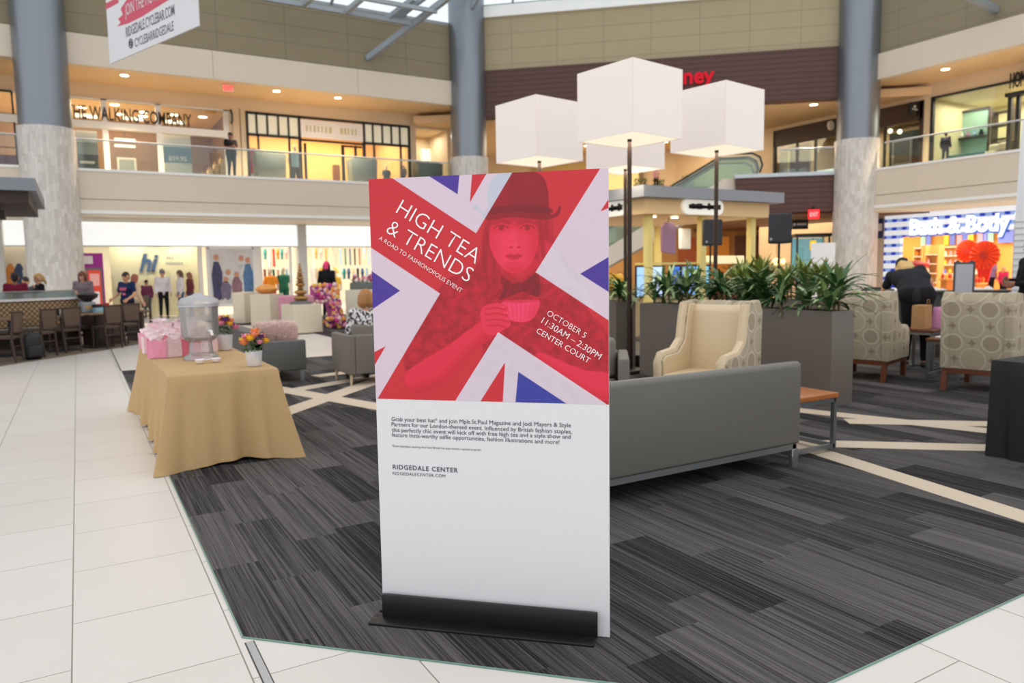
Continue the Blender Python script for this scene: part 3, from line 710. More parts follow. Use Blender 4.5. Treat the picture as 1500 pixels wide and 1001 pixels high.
for (p, q, yy) in ((244, 256, 378), (243, 270, 386)):
    A_, B_ = g3(p, yy, Yh), g3(q, yy, Yh); n_ = int((B_.x-A_.x)/0.09)
    for i in range(n_): b.box((A_.x+i*0.09, Yh-0.015, A_.z-0.05), (A_.x+i*0.09+0.06, Yh, A_.z+0.05))
b.build('lettering', mat('letter_grey', (168, 168, 160), 0.5), t)
# purple banner and red a-board near the column
Yb = YG-1.2
A_, B_ = g3(121, 432, Yb), g3(150, 371, Yb)
t = poster('standing_banner', 'magenta and violet standing banner with a yellow disc right of the left column', A_.x, B_.x, 0.05, B_.z, mat('print_violet', (170, 36, 150), 0.6), ((0.05, 0.84, 0.55, 0.96, pw),), Yb)
w = (B_.x-A_.x)
MB().tube([(0, 0.0, 0), (0, -0.012, 0)], 0.26, 20).build('print_disc', mat('print_yellow', (246, 176, 40), 0.6), t, loc=(-w*0.22, -0.002, B_.z*0.62))
Yb = YG-5.0
A_, B_ = g3(131, 432, Yb), g3(146, 395, Yb)
t = poster('menu_stand', 'tall black framed stand with a red and white menu behind the cafe counter', A_.x-0.05, B_.x+0.06, 0.0, B_.z+0.06, mat('menu_frame_grey', (92, 90, 92), 0.5), ((0.1, 0.3, 0.9, 0.96, mat('print_orange_red', (226, 72, 50), 0.6)), (0.25, 0.4, 0.75, 0.6, pw), (0.22, 0.7, 0.8, 0.9, mat('print_blush', (240, 170, 160), 0.6))), Yb)
# people-and-clothes picture in a white floor frame
Yb = YG-0.5
A_, B_ = g3(308, 449, Yb), g3(371, 366, Yb)
t = thing('picture_frame_stand', 'tall white floor frame holding a large fashion picture in front of the clothes shop', 'display stand', ((A_.x+B_.x)/2, Yb, 0)); w = (B_.x-A_.x)/2; z0 = g3(330, 445, Yb).z; z1 = B_.z+0.1
b = MB()
for sx in (-1, 1): b.box((sx*w-0.05, -0.04, 0), (sx*w+0.05, 0.04, z1))
b.box((-w, -0.04, z0-0.1), (w, 0.04, z0)); b.box((-w, -0.04, z1-0.08), (w, 0.04, z1)); b.box((-w-.06, -0.3, 0), (-w+.06, 0.3, 0.04)).box((w-.06, -0.3, 0), (w+.06, 0.3, 0.04)); b.build('frame', trimw, t)
MB().box((-w+0.05, -0.01, z0), (w-0.05, 0.01, z1-0.08)).build('picture', mat('print_cool_white', (216, 210, 206), 0.6, noise=.3, nscale=2.5), t)
rnd = random.Random(8)
for i, (u, v, c, top) in enumerate(((0.18, 0.05, (70, 70, 100), 0.92), (0.42, 0.03, (216, 206, 200), 0.6), (0.36, 0.04, (120, 110, 130), 0.45), (0.72, 0.05, (232, 224, 214), 0.9), (0.86, 0.03, (86, 120, 160), 0.86), (0.6, 0.02, (150, 110, 120), 0.55))):
    h = (z1-z0); x = -w+2*w*u
    b = MB(); zz = z0+0.12
    b.prism([(x-0.16, zz), (x-0.06, zz+0.1), (x+0.05, zz), (x+0.16, zz+0.1), (x+0.2, zz+h*top*0.55), (x+0.08, zz+h*top*0.75), (x-0.1, zz+h*top*0.75), (x-0.2, zz+h*top*0.5)], -0.014-0.001*i, -0.01, 'y')
    b.build('printed_figure', mat('print_figure_%d' % i, c, 0.7, noise=.6, nscale=5), t)
    MB().prism([(x+0.1*math.cos(a), zz+h*top*0.83+0.12*math.sin(a)) for a in [k*PI/5 for k in range(10)]], -0.014-0.001*i, -0.01, 'y').build('printed_head', mat('print_skin', (206, 150, 120), 0.7), t)
# pillars of the shopfront
struct('trim_10', MB().box((g3(291, 400).x, YG-0.05, 0), (g3(297, 400).x, YG+0.1, zs0)).box((g3(372, 400).x, YG, 0), (g3(384, 400).x, YG+0.2, zs0)).box((g3(425, 400).x, YG, 0), (g3(428, 400).x, YG+0.1, zs0)), trimw)

# ---- garments: one mesh per cut, copied along the rails
def garment(kind):
    b = MB()
    if kind == 'shirt': P = [(-.2, -.62), (.2, -.62), (.2, -.2), (.34, -.34), (.4, -.26), (.2, -.03), (.08, 0), (-.08, 0), (-.2, -.03), (-.4, -.26), (-.34, -.34), (-.2, -.2)]
    elif kind == 'dress': P = [(-.3, -1.05), (.3, -1.05), (.16, -.45), (.2, -.04), (.08, 0), (-.08, 0), (-.2, -.04), (-.16, -.45)]
    else: P = [(-.2, -.95), (-.04, -.95), (0, -.3), (.04, -.95), (.2, -.95), (.18, 0), (-.18, 0)]
    n = len(P); c = Vector((0, sum(p[1] for p in P)/n))
    fr_ = [(x, -0.04, z) for x, z in P]; bk = [(x, 0.04, z) for x, z in P]
    b.add(fr_+bk, [tuple(range(n)), tuple(range(2*n-1, n-1, -1))]+[(i, i+n, (i+1) % n+n, (i+1) % n) for i in range(n)])
    return b
PAL = [('white', (236, 232, 226)), ('orange', (238, 146, 46)), ('sky', (150, 186, 216)), ('blush', (232, 176, 170)), ('bottle_green', (44, 110, 88)), ('black', (26, 25, 28)), ('rust', (150, 82, 60)), ('denim', (66, 92, 130)), ('cream', (236, 218, 180)), ('scarlet', (214, 60, 54)), ('mauve', (176, 140, 170)), ('amber', (246, 196, 70)), ('teal', (60, 150, 150))]
PROTO = {}
def hang(kind, col, x, y, z, label, group, rz=0.0, s=1.0):
    key = (kind, col)
    c = dict(PAL)[col]
    if key not in PROTO:
        o = garment(kind).build({'shirt': 'hanging_shirt', 'dress': 'hanging_dress', 'trousers': 'hanging_trousers'}[kind], cl(col, c)); PROTO[key] = o
    else:
        o = PROTO[key].copy(); S.collection.objects.link(o)
    o.location = (x, y, z); o.rotation_euler = (0, 0, rz); o.scale = (s, s, s)
    return tag(o, label, 'clothing', group)
rnd = random.Random(21)
def rail(p0, p1, Y, ztop, label, n, group, kinds=('shirt', 'dress', 'trousers'), double=False):
    xA, xB = g3(p0, 400, Y).x, g3(p1, 400, Y).x
    t = thing('clothes_rail', label, 'clothes rack', ((xA+xB)/2, Y, 0)); w = (xB-xA)/2
    b = MB().bar((-w, 0, 0.04), (-w, 0, ztop+0.1), 0.04).bar((w, 0, 0.04), (w, 0, ztop+0.1), 0.04).bar((-w, -.25, 0.02), (-w, .25, 0.02), 0.04).bar((w, -.25, 0.02), (w, .25, 0.02), 0.04)
    b.bar((-w, 0, ztop+0.06), (w, 0, ztop+0.06), 0.03).build('frame', trimw, t); ang = R(rnd.choice((62, 70, 110, 118)))
    for i in range(n):
        col = rnd.choice(PAL)[0]; kd = rnd.choice(kinds)
        hang(kd, col, xA+(i+0.6)*(xB-xA)/(n+0.2), Y, ztop, '%s %s hung on the %s' % (col.replace('_', ' '), kd, group), group, ang, 0.78)
rail(384, 424, YG+1.4, 1.75, 'white rail of mixed clothes left of the shopfront pillar', 6, 'rail left of the shop pillar')
rail(386, 430, YG+4.5, 2.7, 'high back wall rail of clothes left of the shopfront pillar', 7, 'high rail left of the shop pillar', ('shirt', 'dress'))
rail(455, 492, YG+1.6, 1.8, 'white rail of mixed clothes just right of the shopfront pillar', 6, 'rail right of the shop pillar')
rail(500, 548, YG+2.2, 1.75, 'white rail of clothes close to the left edge of the large poster', 7, 'rail by the large poster')
rail(460, 545, YG+5.2, 2.75, 'long high rail on the back wall right of the shopfront pillar', 12, 'high rail right of the shop pillar', ('shirt', 'dress'))
p = g3(397, 420, YG+0.5); mannequin('mannequin', 'mannequin in an orange top left of the shopfront pillar', p.x, YG+0.5, 0, 1.8, cl('orange', (238, 146, 46)), cl('scarlet', (214, 60, 54)))
p = g3(416, 420, YG+0.9); mannequin('mannequin', 'mannequin in bottle green left of the shopfront pillar', p.x, YG+0.9, 0, 1.85, cl('bottle_green', (44, 110, 88)), cl('bottle_green', (44, 110, 88)))
p = g3(491, 420, YG-0.2); mannequin('mannequin', 'mannequin in an amber top and jeans right of the shopfront pillar', p.x, YG-0.2, 0, 1.7, cl('amber', (246, 196, 70)), cl('denim', (66, 92, 130)))
p = g3(19, 400, YG+0.8)
t = thing('window_picture', 'bright fashion picture in the window left of the left column', 'poster', (g3(26, 400, YG+0.6).x, YG+0.6, 0.9)); MB().box((-0.9, 0, 0), (0.9, 0.03, 1.7)).build('panel', mat('print_warm_white', (240, 228, 204), 0.6), t)
for i, (x, c) in enumerate(((-0.2, (230, 150, 80)), (0.05, (60, 80, 110)), (0.3, (226, 220, 214)), (0.5, (60, 140, 110)))): MB().prism([(x-.12, 0.1), (x+.12, 0.1), (x+.16, 0.9), (x+.05, 1.15), (x-.05, 1.15), (x-.16, .9)], -0.006-0.001*i, 0, 'y').build('printed_figure', mat('print_fig_b%d' % i, c, 0.7), t)
# folded stacks on tables
for i, (px, Y) in enumerate(((392, YG-0.4), (412, YG+0.2))):
    x = g3(px, 440, Y).x
    t = thing('display_table', 'low pale display table with folded clothes, %s' % ('left of the other near the floor frame', 'right of the other near the pillar')[i], 'table', (x, Y, 0))
    MB().rbox((-0.5, -0.3, 0.42), (0.5, 0.3, 0.47), 0.01).rbox((-0.45, -0.26, 0.15), (0.45, 0.26, 0.19), 0.01).build('shelf', trimw, t)
    for sx in (-1, 1):
        for sy in (-1, 1): MB().bar((sx*.46, sy*.26, 0), (sx*.46, sy*.26, 0.43), 0.04).build('leg', trimw, t)
    for j in range(3):
        for lv, z0 in ((0, 0.19), (1, 0.47)):
            c = rnd.choice(PAL); o = MB().rbox((-0.12, -0.16, 0), (0.12, 0.16, 0.12+0.05*rnd.random()), 0.03).build('folded_stack', cl(*c)); o.location = (x-0.3+j*0.3, Y, z0)
            tag(o, 'folded %s garments on the low display table %s the pillar' % (c[0].replace('_', ' '), ('left of', 'nearest')[i]), 'clothing', 'folded stacks on the display table %s the pillar' % ('left of', 'nearest')[i])
# ================================================================== RIGHT: upper shops, ground floor shop with the gingham front
def rx(px, py, X=XS): return atx(px, py, X)
yA0, yA1 = rx(1352, 190).y, rx(1134, 200).y             # dark shop
yB0, yB1 = -2.0, rx(1363, 190).y                        # furniture shop
zA, zB = rx(1352, 147).z, rx(1363, 143).z
w_ = MB().box((XS, yA0, zA), (XS+0.2, yA1, 8.44)).box((XS, yB1, FZ), (XS+0.2, yA0, 8.44)).box((XS, yB0, zB), (XS+0.2, yB1, 8.44)).box((XS, -6, FZ), (XS+0.2, yB0, 8.44)).box((XS, yA1, FZ), (XS+0.2, 34, 8.44))
struct('wall_right_upper', w_, warmw)
def yroom(name, y0, y1, x0, x1, z0, z1, m, mc=None):
    struct('wall_'+name, MB().box((x1, y0, z0), (x1+0.1, y1, z1)).box((x0, y0-0.1, z0), (x1, y0, z1)).box((x0, y1, z0), (x1, y1+0.1, z1)), m)
    struct('ceiling_'+name, Bx((x0, y0-0.1, z1), (x1+0.1, y1+0.1, z1+0.1)), mc or m)
taupe = mat('taupe_shop_wall', (176, 156, 122), 0.7)
yroom('dark_shop', yA0, yA1, XS+0.2, XS+4, FZ, zA-0.05, taupe)
yroom('furniture_shop', yB0, yB1, XS+0.2, XS+4, FZ, zB-0.05, mat('pale_sage_wall', (214, 204, 164), 0.7))
lamp('dark_shop_light', 'AREA', (XS+2, (yA0+yA1)/2, zA-0.15), 260, (1, 0.84, 0.58), size=2.5, size_y=5)
lamp('furniture_shop_light', 'AREA', (XS+2, 13.5, zB-0.15), 420, (1, 0.90, 0.70), size=3, size_y=6)
bdark = mat('dark_brown_fascia', (52, 38, 32), 0.5)
zb0 = rx(1352, 175).z
f = MB().box((XS-0.06, yA0, zb0), (XS+0.1, yA1, zA)).box((XS-0.06, yA0-0.02, FZ), (XS+0.1, yA0+0.12, zA)).box((XS-0.06, yA1-0.1, FZ), (XS+0.1, yA1, zA))
for p in (1168, 1195, 1296): y = rx(p, 200).y; f.box((XS-0.03, y-0.04, FZ), (XS+0.06, y+0.04, zb0))
struct('window_9_frame', f, bdark); struct('window_9', Bx((XS+0.02, yA0, FZ), (XS+0.03, yA1, zb0)), MATS['shop_glass'])
q = rx(1340, 160, XS-0.3); t = thing('blade_sign', 'dark square blade sign projecting beside the right column upstairs', 'sign', (XS-0.35, q.y, q.z)); MB().rbox((-0.26, -0.03, -0.24), (0.26, 0.03, 0.24), 0.01).build('panel', black, t); MB().bar((0.26, 0, 0.1), (0.36, 0, 0.1), 0.03).build('bracket', dark, t)
b = MB()
for i in range(4): b.box((-0.16+i*0.09, -0.036, -0.05), (-0.11+i*0.09, -0.03, 0.02))
b.box((-0.06, -0.036, 0.05), (0.06, -0.03, 0.13)).build('lettering', pw, t)
q = rx(1218, 184, XS-0.2); t = thing('blade_sign', 'round white blade sign half hidden by the right column', 'sign', (XS-0.25, q.y, q.z)); MB().tube([(0, -0.03, 0), (0, 0.03, 0)], 0.2, 20).build('disc', pw, t); MB().bar((0.18, 0, 0.12), (0.26, 0, 0.12), 0.03).build('bracket', dark, t)
# things inside the dark shop
X_ = XS+1.2
q0, q1 = rx(1302, 235, X_), rx(1348, 235, X_)
struct('partition_2', Bx((X_, q1.y, FZ), (X_+0.1, q0.y, 7.0)), mat('deep_teal_panel', (62, 74, 74), 0.6))
q = rx(1320, 218, X_-0.1); t = thing('framed_picture', 'pale framed picture on the dark teal panel upstairs right of the right column', 'picture', (X_-0.03, q.y, FZ+0.55))
MB().box((-0.03, -0.42, 0), (0.02, 0.42, 1.05)).build('frame', pw, t); MB().box((-0.04, -0.34, 0.09), (-0.03, 0.34, 0.96)).build('picture', mat('print_slate_grey', (104, 108, 108), 0.7, noise=0.4, nscale=6), t)
for i, (px, py) in enumerate(((1304, 192), (1318, 193))):
    p = rx(px, py, X_-0.5); t = thing('pendant_lamp', 'small glowing pendant cluster above the teal panel, %s' % ('left one', 'right one')[i], 'ceiling light', (X_-0.5, p.y, p.z)); MB().ball((0, 0, 0), 0.1).build('globe', tube, t); MB().bar((0, 0, 0.1), (0, 0, zA-0.06-p.z), 0.015).build('cord', dark, t)
q = rx(1150, 230, XS+1.0); struct('partition_3', Bx((XS+1.0, rx(1186, 230, XS+1).y, FZ), (XS+1.1, rx(1150, 230, XS+1).y, 7.2)), mat('charcoal_panel', (84, 78, 72), 0.6))
p = rx(1142, 230, XS+0.4); struct('trim_11', Bx((XS+0.4, p.y-0.5, FZ), (XS+0.5, p.y+0.5, 6.9)), mat('pale_green_panel', (190, 186, 130), 0.6))
for i, px in enumerate((1202, 1214)):
    p = rx(px, 232, XS+2.4); t = thing('light_cube', 'glowing white display box in the shop left of the right column, %s' % ('left one', 'right one')[i], 'lamp', (XS+2.4, p.y, 5.45)); MB().rbox((-0.1, -0.36, 0), (0.1, 0.36, 0.62), 0.02).build('diffuser', glow('display_glow', (240, 250, 235), 1.2), t); MB().box((-.1, -.3, -0.35), (.1, .3, 0)).build('plinth', dark, t)
# furniture shop
f = MB().box((XS-0.05, yB0, zB-0.07), (XS+0.1, yB1, zB)).box((XS-0.05, yB1-0.1, FZ), (XS+0.1, yB1, zB))
for p in (1478, 1490): y = rx(p, 190).y; f.box((XS-0.05, y-0.06, FZ), (XS+0.1, y+0.06, 7.35))
y_ = rx(1478, 150).y; f.box((XS-0.3, yB0, 7.3), (XS+0.1, y_, 7.42))
struct('window_10_frame', f, black); struct('window_10', Bx((XS+0.02, rx(1480, 190).y, FZ), (XS+0.03, yB1, zB)), MATS['shop_glass'])
t = thing('shop_sign', 'black raised letters at the top right edge of the upper furniture shop', 'sign', (0, 0, 0))
p0, p1 = rx(1480.5, 141), rx(1503, 137); text('HOM', 'lettering', black, t, (XS-0.06, p0.y, 7.6), (XS-0.06, p1.y, 7.6), (-1, 0, 0), depth=0.03, height=0.52)
X_ = XS+2.2
q0, q1 = rx(1392, 225, X_), rx(1448, 215, X_)
t = thing('display_alcove', 'teal framed alcove panel in the window of the upper furniture shop', 'display', (X_, (q0.y+q1.y)/2, FZ)); w = (q0.y-q1.y)/2; h = rx(1392, 168, X_).z-FZ
MB().box((0, -w, 0), (0.08, w, h)).build('back_panel', mat('duck_egg_panel', (150, 190, 176), 0.6), t); MB().bar((-0.02, -w, 0), (-0.02, -w, h), 0.08).bar((-0.02, w, 0), (-0.02, w, h), 0.08).bar((-0.02, -w, h), (-0.02, w, h), 0.08).build('frame', bdark, t)
MB().box((-0.3, -w*.9, h*0.55), (0, w*.9, h*0.55+0.05)).build('shelf', bdark, t)
for i in range(5):
    c = rnd.choice(PAL); o = MB().lathe([(0.05, 0), (0.09, 0.08), (0.05, 0.2), (0.06, 0.24)], 12).build('vase', cl(*c)); o.location = (X_-0.15, (q0.y+q1.y)/2-w*.7+i*w*.34, FZ+h*0.55+0.05); tag(o, '%s vase on the shelf of the teal alcove upstairs' % c[0].replace('_', ' '), 'vase', 'vases on the alcove shelf')
t = thing('bed', 'low bed with a teal throw in the upper furniture shop', 'bed', (XS+1.5, rx(1425, 225, XS+1.5).y-0.2, FZ)); MB().rbox((-0.5, -0.9, 0.15), (0.5, 0.9, 0.6), 0.06).build('mattress', mat('linen_cream', (226, 214, 190), 0.8), t); MB().rbox((-0.52, -0.5, 0.3), (0.52, 0.92, 0.64), 0.06).build('throw', mat('teal_throw', (70, 124, 124), 0.9), t); MB().box((-0.45, -0.85, 0), (0.45, 0.85, 0.16)).build('base', bdark, t); MB().rbox((-0.4, -0.98, 0.55), (0.3, -0.55, 0.85), 0.08).build('pillow', mat('linen_cream', (226, 214, 190), 0.8), t)
t = thing('armchair', 'brown armchair with a cream cushion in the upper furniture shop', 'chair', (XS+1.0, rx(1449, 215, XS+1).y-0.5, FZ)); MB().rbox((-0.3, -0.35, 0.15), (0.35, 0.35, 0.48), 0.06).rbox((0.2, -0.35, 0.3), (0.4, 0.35, 0.95), 0.06).build('body', mat('brown_leather', (86, 62, 44), 0.6), t); MB().rbox((-0.05, -0.2, 0.48), (0.18, 0.2, 0.85), 0.08).build('cushion', MATS['linen_cream'], t); MB().box((-.25, -.3, 0), (.3, .3, .15)).build('base', bdark, t)
t = thing('bookcase', 'dark open bookcase at the right end of the furniture shop window', 'shelf', (XS+2.0, rx(1470, 215, XS+2.0).y, FZ))
for sy in (-1, 1): MB().box((-0.2, sy*0.35-0.03, 0), (0.2, sy*0.35+0.03, 2.2)).build('side_panel', bdark, t)
for k in range(5): MB().box((-0.2, -0.32, 0.1+k*0.5), (0.2, 0.32, 0.14+k*0.5)).build('shelf', bdark, t)
# soffit downlights right, railing
for i, (px, py) in enumerate(((1385, 101), (1341, 112))):
    q = atz(px, py, 8.44)
    if i == 0:
        o = downlight(q.x, q.y, 8.44, 'round recessed downlight in the right soffit', 0.13); lamp('downlight_lamp', 'AREA', (0, 0, -0.05), 230, (1, 0.80, 0.55), o, size=0.22, spread=R(95))
q = atz(1192, 153, 8.0); o = downlight(q.x, q.y, 8.0, 'round recessed downlight in the centre soffit left of the right column', 0.15); lamp('downlight_lamp', 'AREA', (0, 0, -0.05), 230, (1, 0.80, 0.55), o, size=0.22, spread=R(95))
t = thing('glass_balustrade', 'clear glass balustrade with a slim handrail on the right balcony', 'railing', (XR+0.12, 0, 5.16))
for y0 in (0.0, 2.6, 5.2, 7.8, 10.4, 13.0): MB().box((-0.008, y0+0.01, 0), (0.008, y0+2.59, 0.9)).build('glass_panel', rg, t)
MB().tube([(0, 0, 0.93), (0, 17.2, 0.93)], 0.03, 8).build('handrail', MATS['satin_steel'], t); MB().box((-0.008, 15.61, 0), (0.008, 17.3, 0.9)).build('glass_panel', rg, t)

# ---- ground floor right: gingham light panel front
zg0, zg1 = rx(1400, 343).z-0.02, rx(1300, 314.3).z
yL, yi = rx(1297.5, 350).y, rx(1321, 350).y
GM = gingham_material()
t = thing('shopfront_sign', 'blue and white gingham light panel framing the ground floor shop on the right', 'sign', (XS, 0, 0))
MB().box((-0.1, 4, zg0), (0.1, yL, zg1)).box((-0.1, yi, 0.02), (0.1, yL, zg0)).build('light_panel', GM, t)
lw = glow('letter_white_glow', (255, 255, 255), 1.5); lb = mat('letter_blue_return', (70, 120, 226), 0.5)
for a_, b_, s_ in ((rx(1336, 340).y, rx(1483, 334).y, 'Bath & Body'),): text(s_, 'lettering_return', lb, t, (-0.11, a_+0.03, zg0+0.0), (-0.11, b_-0.03, zg0+0.0), (-1, 0, 0), depth=0.01, height=0.63, bold=0.03)
text('Bath & Body', 'lettering', lw, t, (-0.14, rx(1337, 340).y, zg0+0.06), (-0.14, rx(1482, 334).y, zg0+0.06), (-1, 0, 0), depth=0.04, height=0.62, bold=0.02)
text('Works', 'lettering', lw, t, (-0.14, rx(1490, 334).y, zg0+0.06), (-0.14, rx(1490, 334).y-1.9, zg0+0.06), (-1, 0, 0), depth=0.04, height=0.6, bold=0.02)
struct('wall_right_lower', MB().box((XS, yL, 0), (XS+0.3, 25, 3.55)).box((XS+0.01, 4, zg1), (XS+0.2, yL, 3.55)), offw)
orange_w = mat('orange_shop_wall', (236, 168, 88), 0.7, noise=0.1, nscale=1.5)
yroom('gingham_shop', 5.0, 24.6, XS+0.2, XS+6, 0, 3.4, orange_w, mat('shop_ceiling_cream', (240, 222, 190), 0.7))
for y in (9.0, 13.0, 17.0, 21.0): lamp('gingham_shop_light', 'AREA', (XS+3, y, 3.3), 230, (1, 0.86, 0.62), size=4, size_y=3)
bx_mats = [mat('pack_'+n, c, 0.5) for n, c in (('white', (240, 236, 230)), ('yellow', (246, 214, 70)), ('blue', (104, 130, 240)), ('pink', (236, 170, 196)), ('aqua', (150, 214, 206)), ('red', (220, 70, 50)), ('amber', (226, 130, 40)))]
bot = []
for i, mm in enumerate(bx_mats):
    o = MB().lathe([(0.045, 0), (0.05, 0.02), (0.05, 0.15), (0.02, 0.18), (0.022, 0.22), (0, 0.22)], 10).build('bottle', mm); bot.append(o)
used = [False]*len(bot)
def bottle(i, loc, label, group):
    if not used[i]: o = bot[i]; used[i] = True
    else: o = bot[i].copy(); S.collection.objects.link(o)
    o.location = loc; return tag(o, label, 'bottle', group)
rnd = random.Random(5)
def wall_shelf(py0, py1, X_, label, gname, z0=0.7, n=4):
    yA, yB = rx(py0, 380, X_).y, rx(py1, 380, X_).y; w = (yA-yB)/2
    t = thing('shelf_unit', label, 'shelf', (X_, (yA+yB)/2, 0))
    MB().box((0.2, -w, 0), (0.26, w, 2.35)).build('back_panel', mat('maple_shelf', (226, 168, 100), 0.5), t)
    for sy in (-1, 1): MB().box((-0.2, sy*w-0.03, 0), (0.2, sy*w+0.03, 2.35)).build('side_panel', MATS['maple_shelf'], t)
    for k in range(n+1):
        z = z0+k*0.4; MB().box((-0.2, -w+0.03, z-0.03), (0.2, w-0.03, z)).build('shelf', trimw, t)
        if k < n:
            m_ = max(2, int(2*w/0.2)); ci = rnd.randrange(7)
            for j in range(m_):
                bottle(ci if j % 3 else rnd.randrange(7), (X_-0.05, (yA+yB)/2-w+0.1+j*(2*w-0.2)/(m_-1), z), 'small bottle standing on the %s' % gname, 'bottles on the %s' % gname)
    return t
wall_shelf(1341, 1354, XS+5.6, 'pale wood shelf unit at the left of the gingham shop back wall', 'left back shelf of the gingham shop')
wall_shelf(1358, 1378, XS+3.2, 'free standing pale shelf rack left of the sandwich board in the gingham shop', 'rack left of the sandwich board', 0.75, 3)
wall_shelf(1375, 1412, XS+5.6, 'wide pale shelf unit on the back wall above the sandwich board', 'wide back shelf of the gingham shop')
wall_shelf(1420, 1446, XS+5.6, 'pale shelf unit on the back wall right of the orange discs', 'right back shelf of the gingham shop')
for i, (px, mi) in enumerate(((1345, 4), (1353, 2), (1379, 1), (1388, 2), (1398, 3), (1406, 2), (1415, 1), (1428, 3), (1436, 2), (1444, 4), (1466, 2))):
    p = rx(px, 352, XS+5.4); o = MB().box((-0.02, -0.105 if px < 1460 else -.3, -0.45), (0.02, 0.105 if px < 1460 else .3, 0.45)).build('product_poster', bx_mats[mi]); o.location = (XS+5.8, p.y, 2.85)
    tag(o, 'small %s product poster high on the gingham shop back wall, number %s from the left' % (('white', 'yellow', 'blue', 'pink', 'aqua', 'red', 'amber')[mi], ('one', 'two', 'three', 'four', 'five', 'six', 'seven', 'eight', 'nine', 'ten', 'eleven')[i]), 'poster')
ored = mat('orange_paper', (236, 74, 30), 0.7)
for i, (px, py, r, x_) in enumerate(((1417, 368, 0.45, XS+2.2), (1442, 374, 0.55, XS+1.6))):
    p = rx(px, py, x_); t = thing('paper_rosette', 'large orange paper rosette hanging in the gingham shop, %s' % ('smaller left one', 'bigger right one')[i], 'decoration', (x_, p.y, p.z))
    b = MB(); n = 36; vs = [(-0.03, 0, 0)]+[((-0.06 if k % 2 else 0.04), r*math.cos(2*PI*k/n), r*math.sin(2*PI*k/n)) for k in range(n)]
    b.add(vs+[(x+0.05, y, z) for x, y, z in vs], [(0, k+1, (k+1) % n+1) for k in range(n)]+[(n+1, n+2+(k+1) % n, n+2+k) for k in range(n)]+[(k+1, n+2+k, n+2+(k+1) % n, (k+1) % n+1) for k in range(n)]); b.build('disc', ored, t, smooth=0)
    MB().tube([(-0.09, 0, 0), (-0.05, 0, 0)], r*0.28, 16).build('centre', mat('brick_red_paper', (190, 44, 28), 0.7), t); MB().bar((0, 0, r), (0, 0, 3.4-p.z), 0.01).build('cord', trimw, t)
    if i: MB().prism([(-0.3, -r*0.6), (0.3, -r*.6), (0.12, -r-0.75), (-0.12, -r-.75)], -0.0, 0.04, 'x').build('tail', mat('scarlet_paper', (226, 40, 20), 0.7), t)
# tables of goods at the front of the shop
for i, (p0, p1, x_, h) in enumerate(((1341, 1352, XS+1.0, 0.95), (1384, 1396, XS+1.2, 0.95), (1424, 1440, XS+0.9, 0.8))):
    yA, yB = rx(p0, 400, x_).y, rx(p1, 400, x_).y; w = abs(yA-yB)/2
    t = thing('display_table', 'maple display table of goods in the gingham shop, %s' % ('left of the bending woman', 'left of the sandwich board', 'right of the sandwich board')[i], 'table', (x_, (yA+yB)/2, 0))
    MB().rbox((-0.4, -w, h-0.06), (0.4, w, h), 0.01).build('top', MATS['maple_shelf'], t); MB().rbox((-0.35, -w+0.04, 0), (0.35, w-0.04, h-0.06), 0.01).build('base', mat('caramel_panel', (206, 130, 60), 0.6), t)
    for k in range(3):
        for j in range(max(2, int(2*w/0.16))): bottle(rnd.choice((0, 5, 6, 1, 6)), (x_-0.26+k*0.24, (yA+yB)/2-w+0.1+j*0.16, h), 'bottle on the display table %s' % ('left of the bending woman', 'left of the sandwich board', 'right of the sandwich board')[i], 'bottles on the shop table %d' % (i+1))
p = rx(1341.5, 395, XS-1.0)
t = thing('gumball_stand', 'glass dispenser stand with a red canopy behind the bending woman', 'display', (XS-1.0, p.y, 0)); h = rx(1341, 382, XS-1).z
MB().lathe([(0.25, 0), (0.25, 0.05), (0.1, 0.1), (0.1, 0.6), (0.36, 0.7)], 20).build('stand', mat('copper_brown', (150, 84, 50), 0.5), t); MB().lathe([(0.36, 0.7), (0.4, 0.8), (0.4, h-0.25)], 20).build('case', mat('case_pale_amber', (226, 206, 150), 0.4, noise=0.4, nscale=9), t); MB().lathe([(0.46, h-0.25), (0.44, h-0.12), (0.12, h), (0, h)], 20).build('canopy', pred, t)
t = thing('wall_sign', 'small white and navy sign on the pillar left of the gingham front', 'sign', (XS-0.02, rx(1289.5, 335).y, rx(1289, 335).z)); MB().rbox((-0.05, -0.14, -0.4), (0.0, 0.14, 0.4), 0.01).build('panel', pnavy, t); MB().box((-0.06, -0.12, -0.1), (-0.05, 0.12, 0.2)).build('print_field', pw, t)

# ================================================================== CENTRE: dept store sign, escalators, upper landing
def C2W(s, tt, z=0.0): return PC+DC*s+NC*tt+Vector((0, 0, z))
def cthing(name, label, cat, s, tt, z, group=None): return thing(name, label, cat, C2W(s, tt, z), AC, group)
t = thing('store_sign', 'red raised store letters on the brown slats, partly behind the tallest lampshade', 'sign', PC, AC)
s0, z0 = atc(1001, 124); s1, z1 = atc(1046, 120)
wd = s1-s0
text('ney', 'lettering', glow('letter_red', (226, 40, 56), 0.9), t, (s0, -0.1, z0), (s1, -0.1, z0), (0, -1, 0), depth=0.05, height=None, bold=0.02)
text('JCPen', 'lettering', MATS['letter_red'], t, (s0-wd*1.72, -0.1, z0), (s0-0.05, -0.1, z0), (0, -1, 0), depth=0.05, bold=0.02)
escm = mat('escalator_cream_panel', (216, 204, 188), 0.5); stepm = mat('escalator_steps', (70, 70, 72), 0.5, 0.3); hr = mat('rubber_handrail', (30, 30, 30), 0.5)
eg = glass('escalator_glass', (240, 248, 244), 0.08, body=0.04)
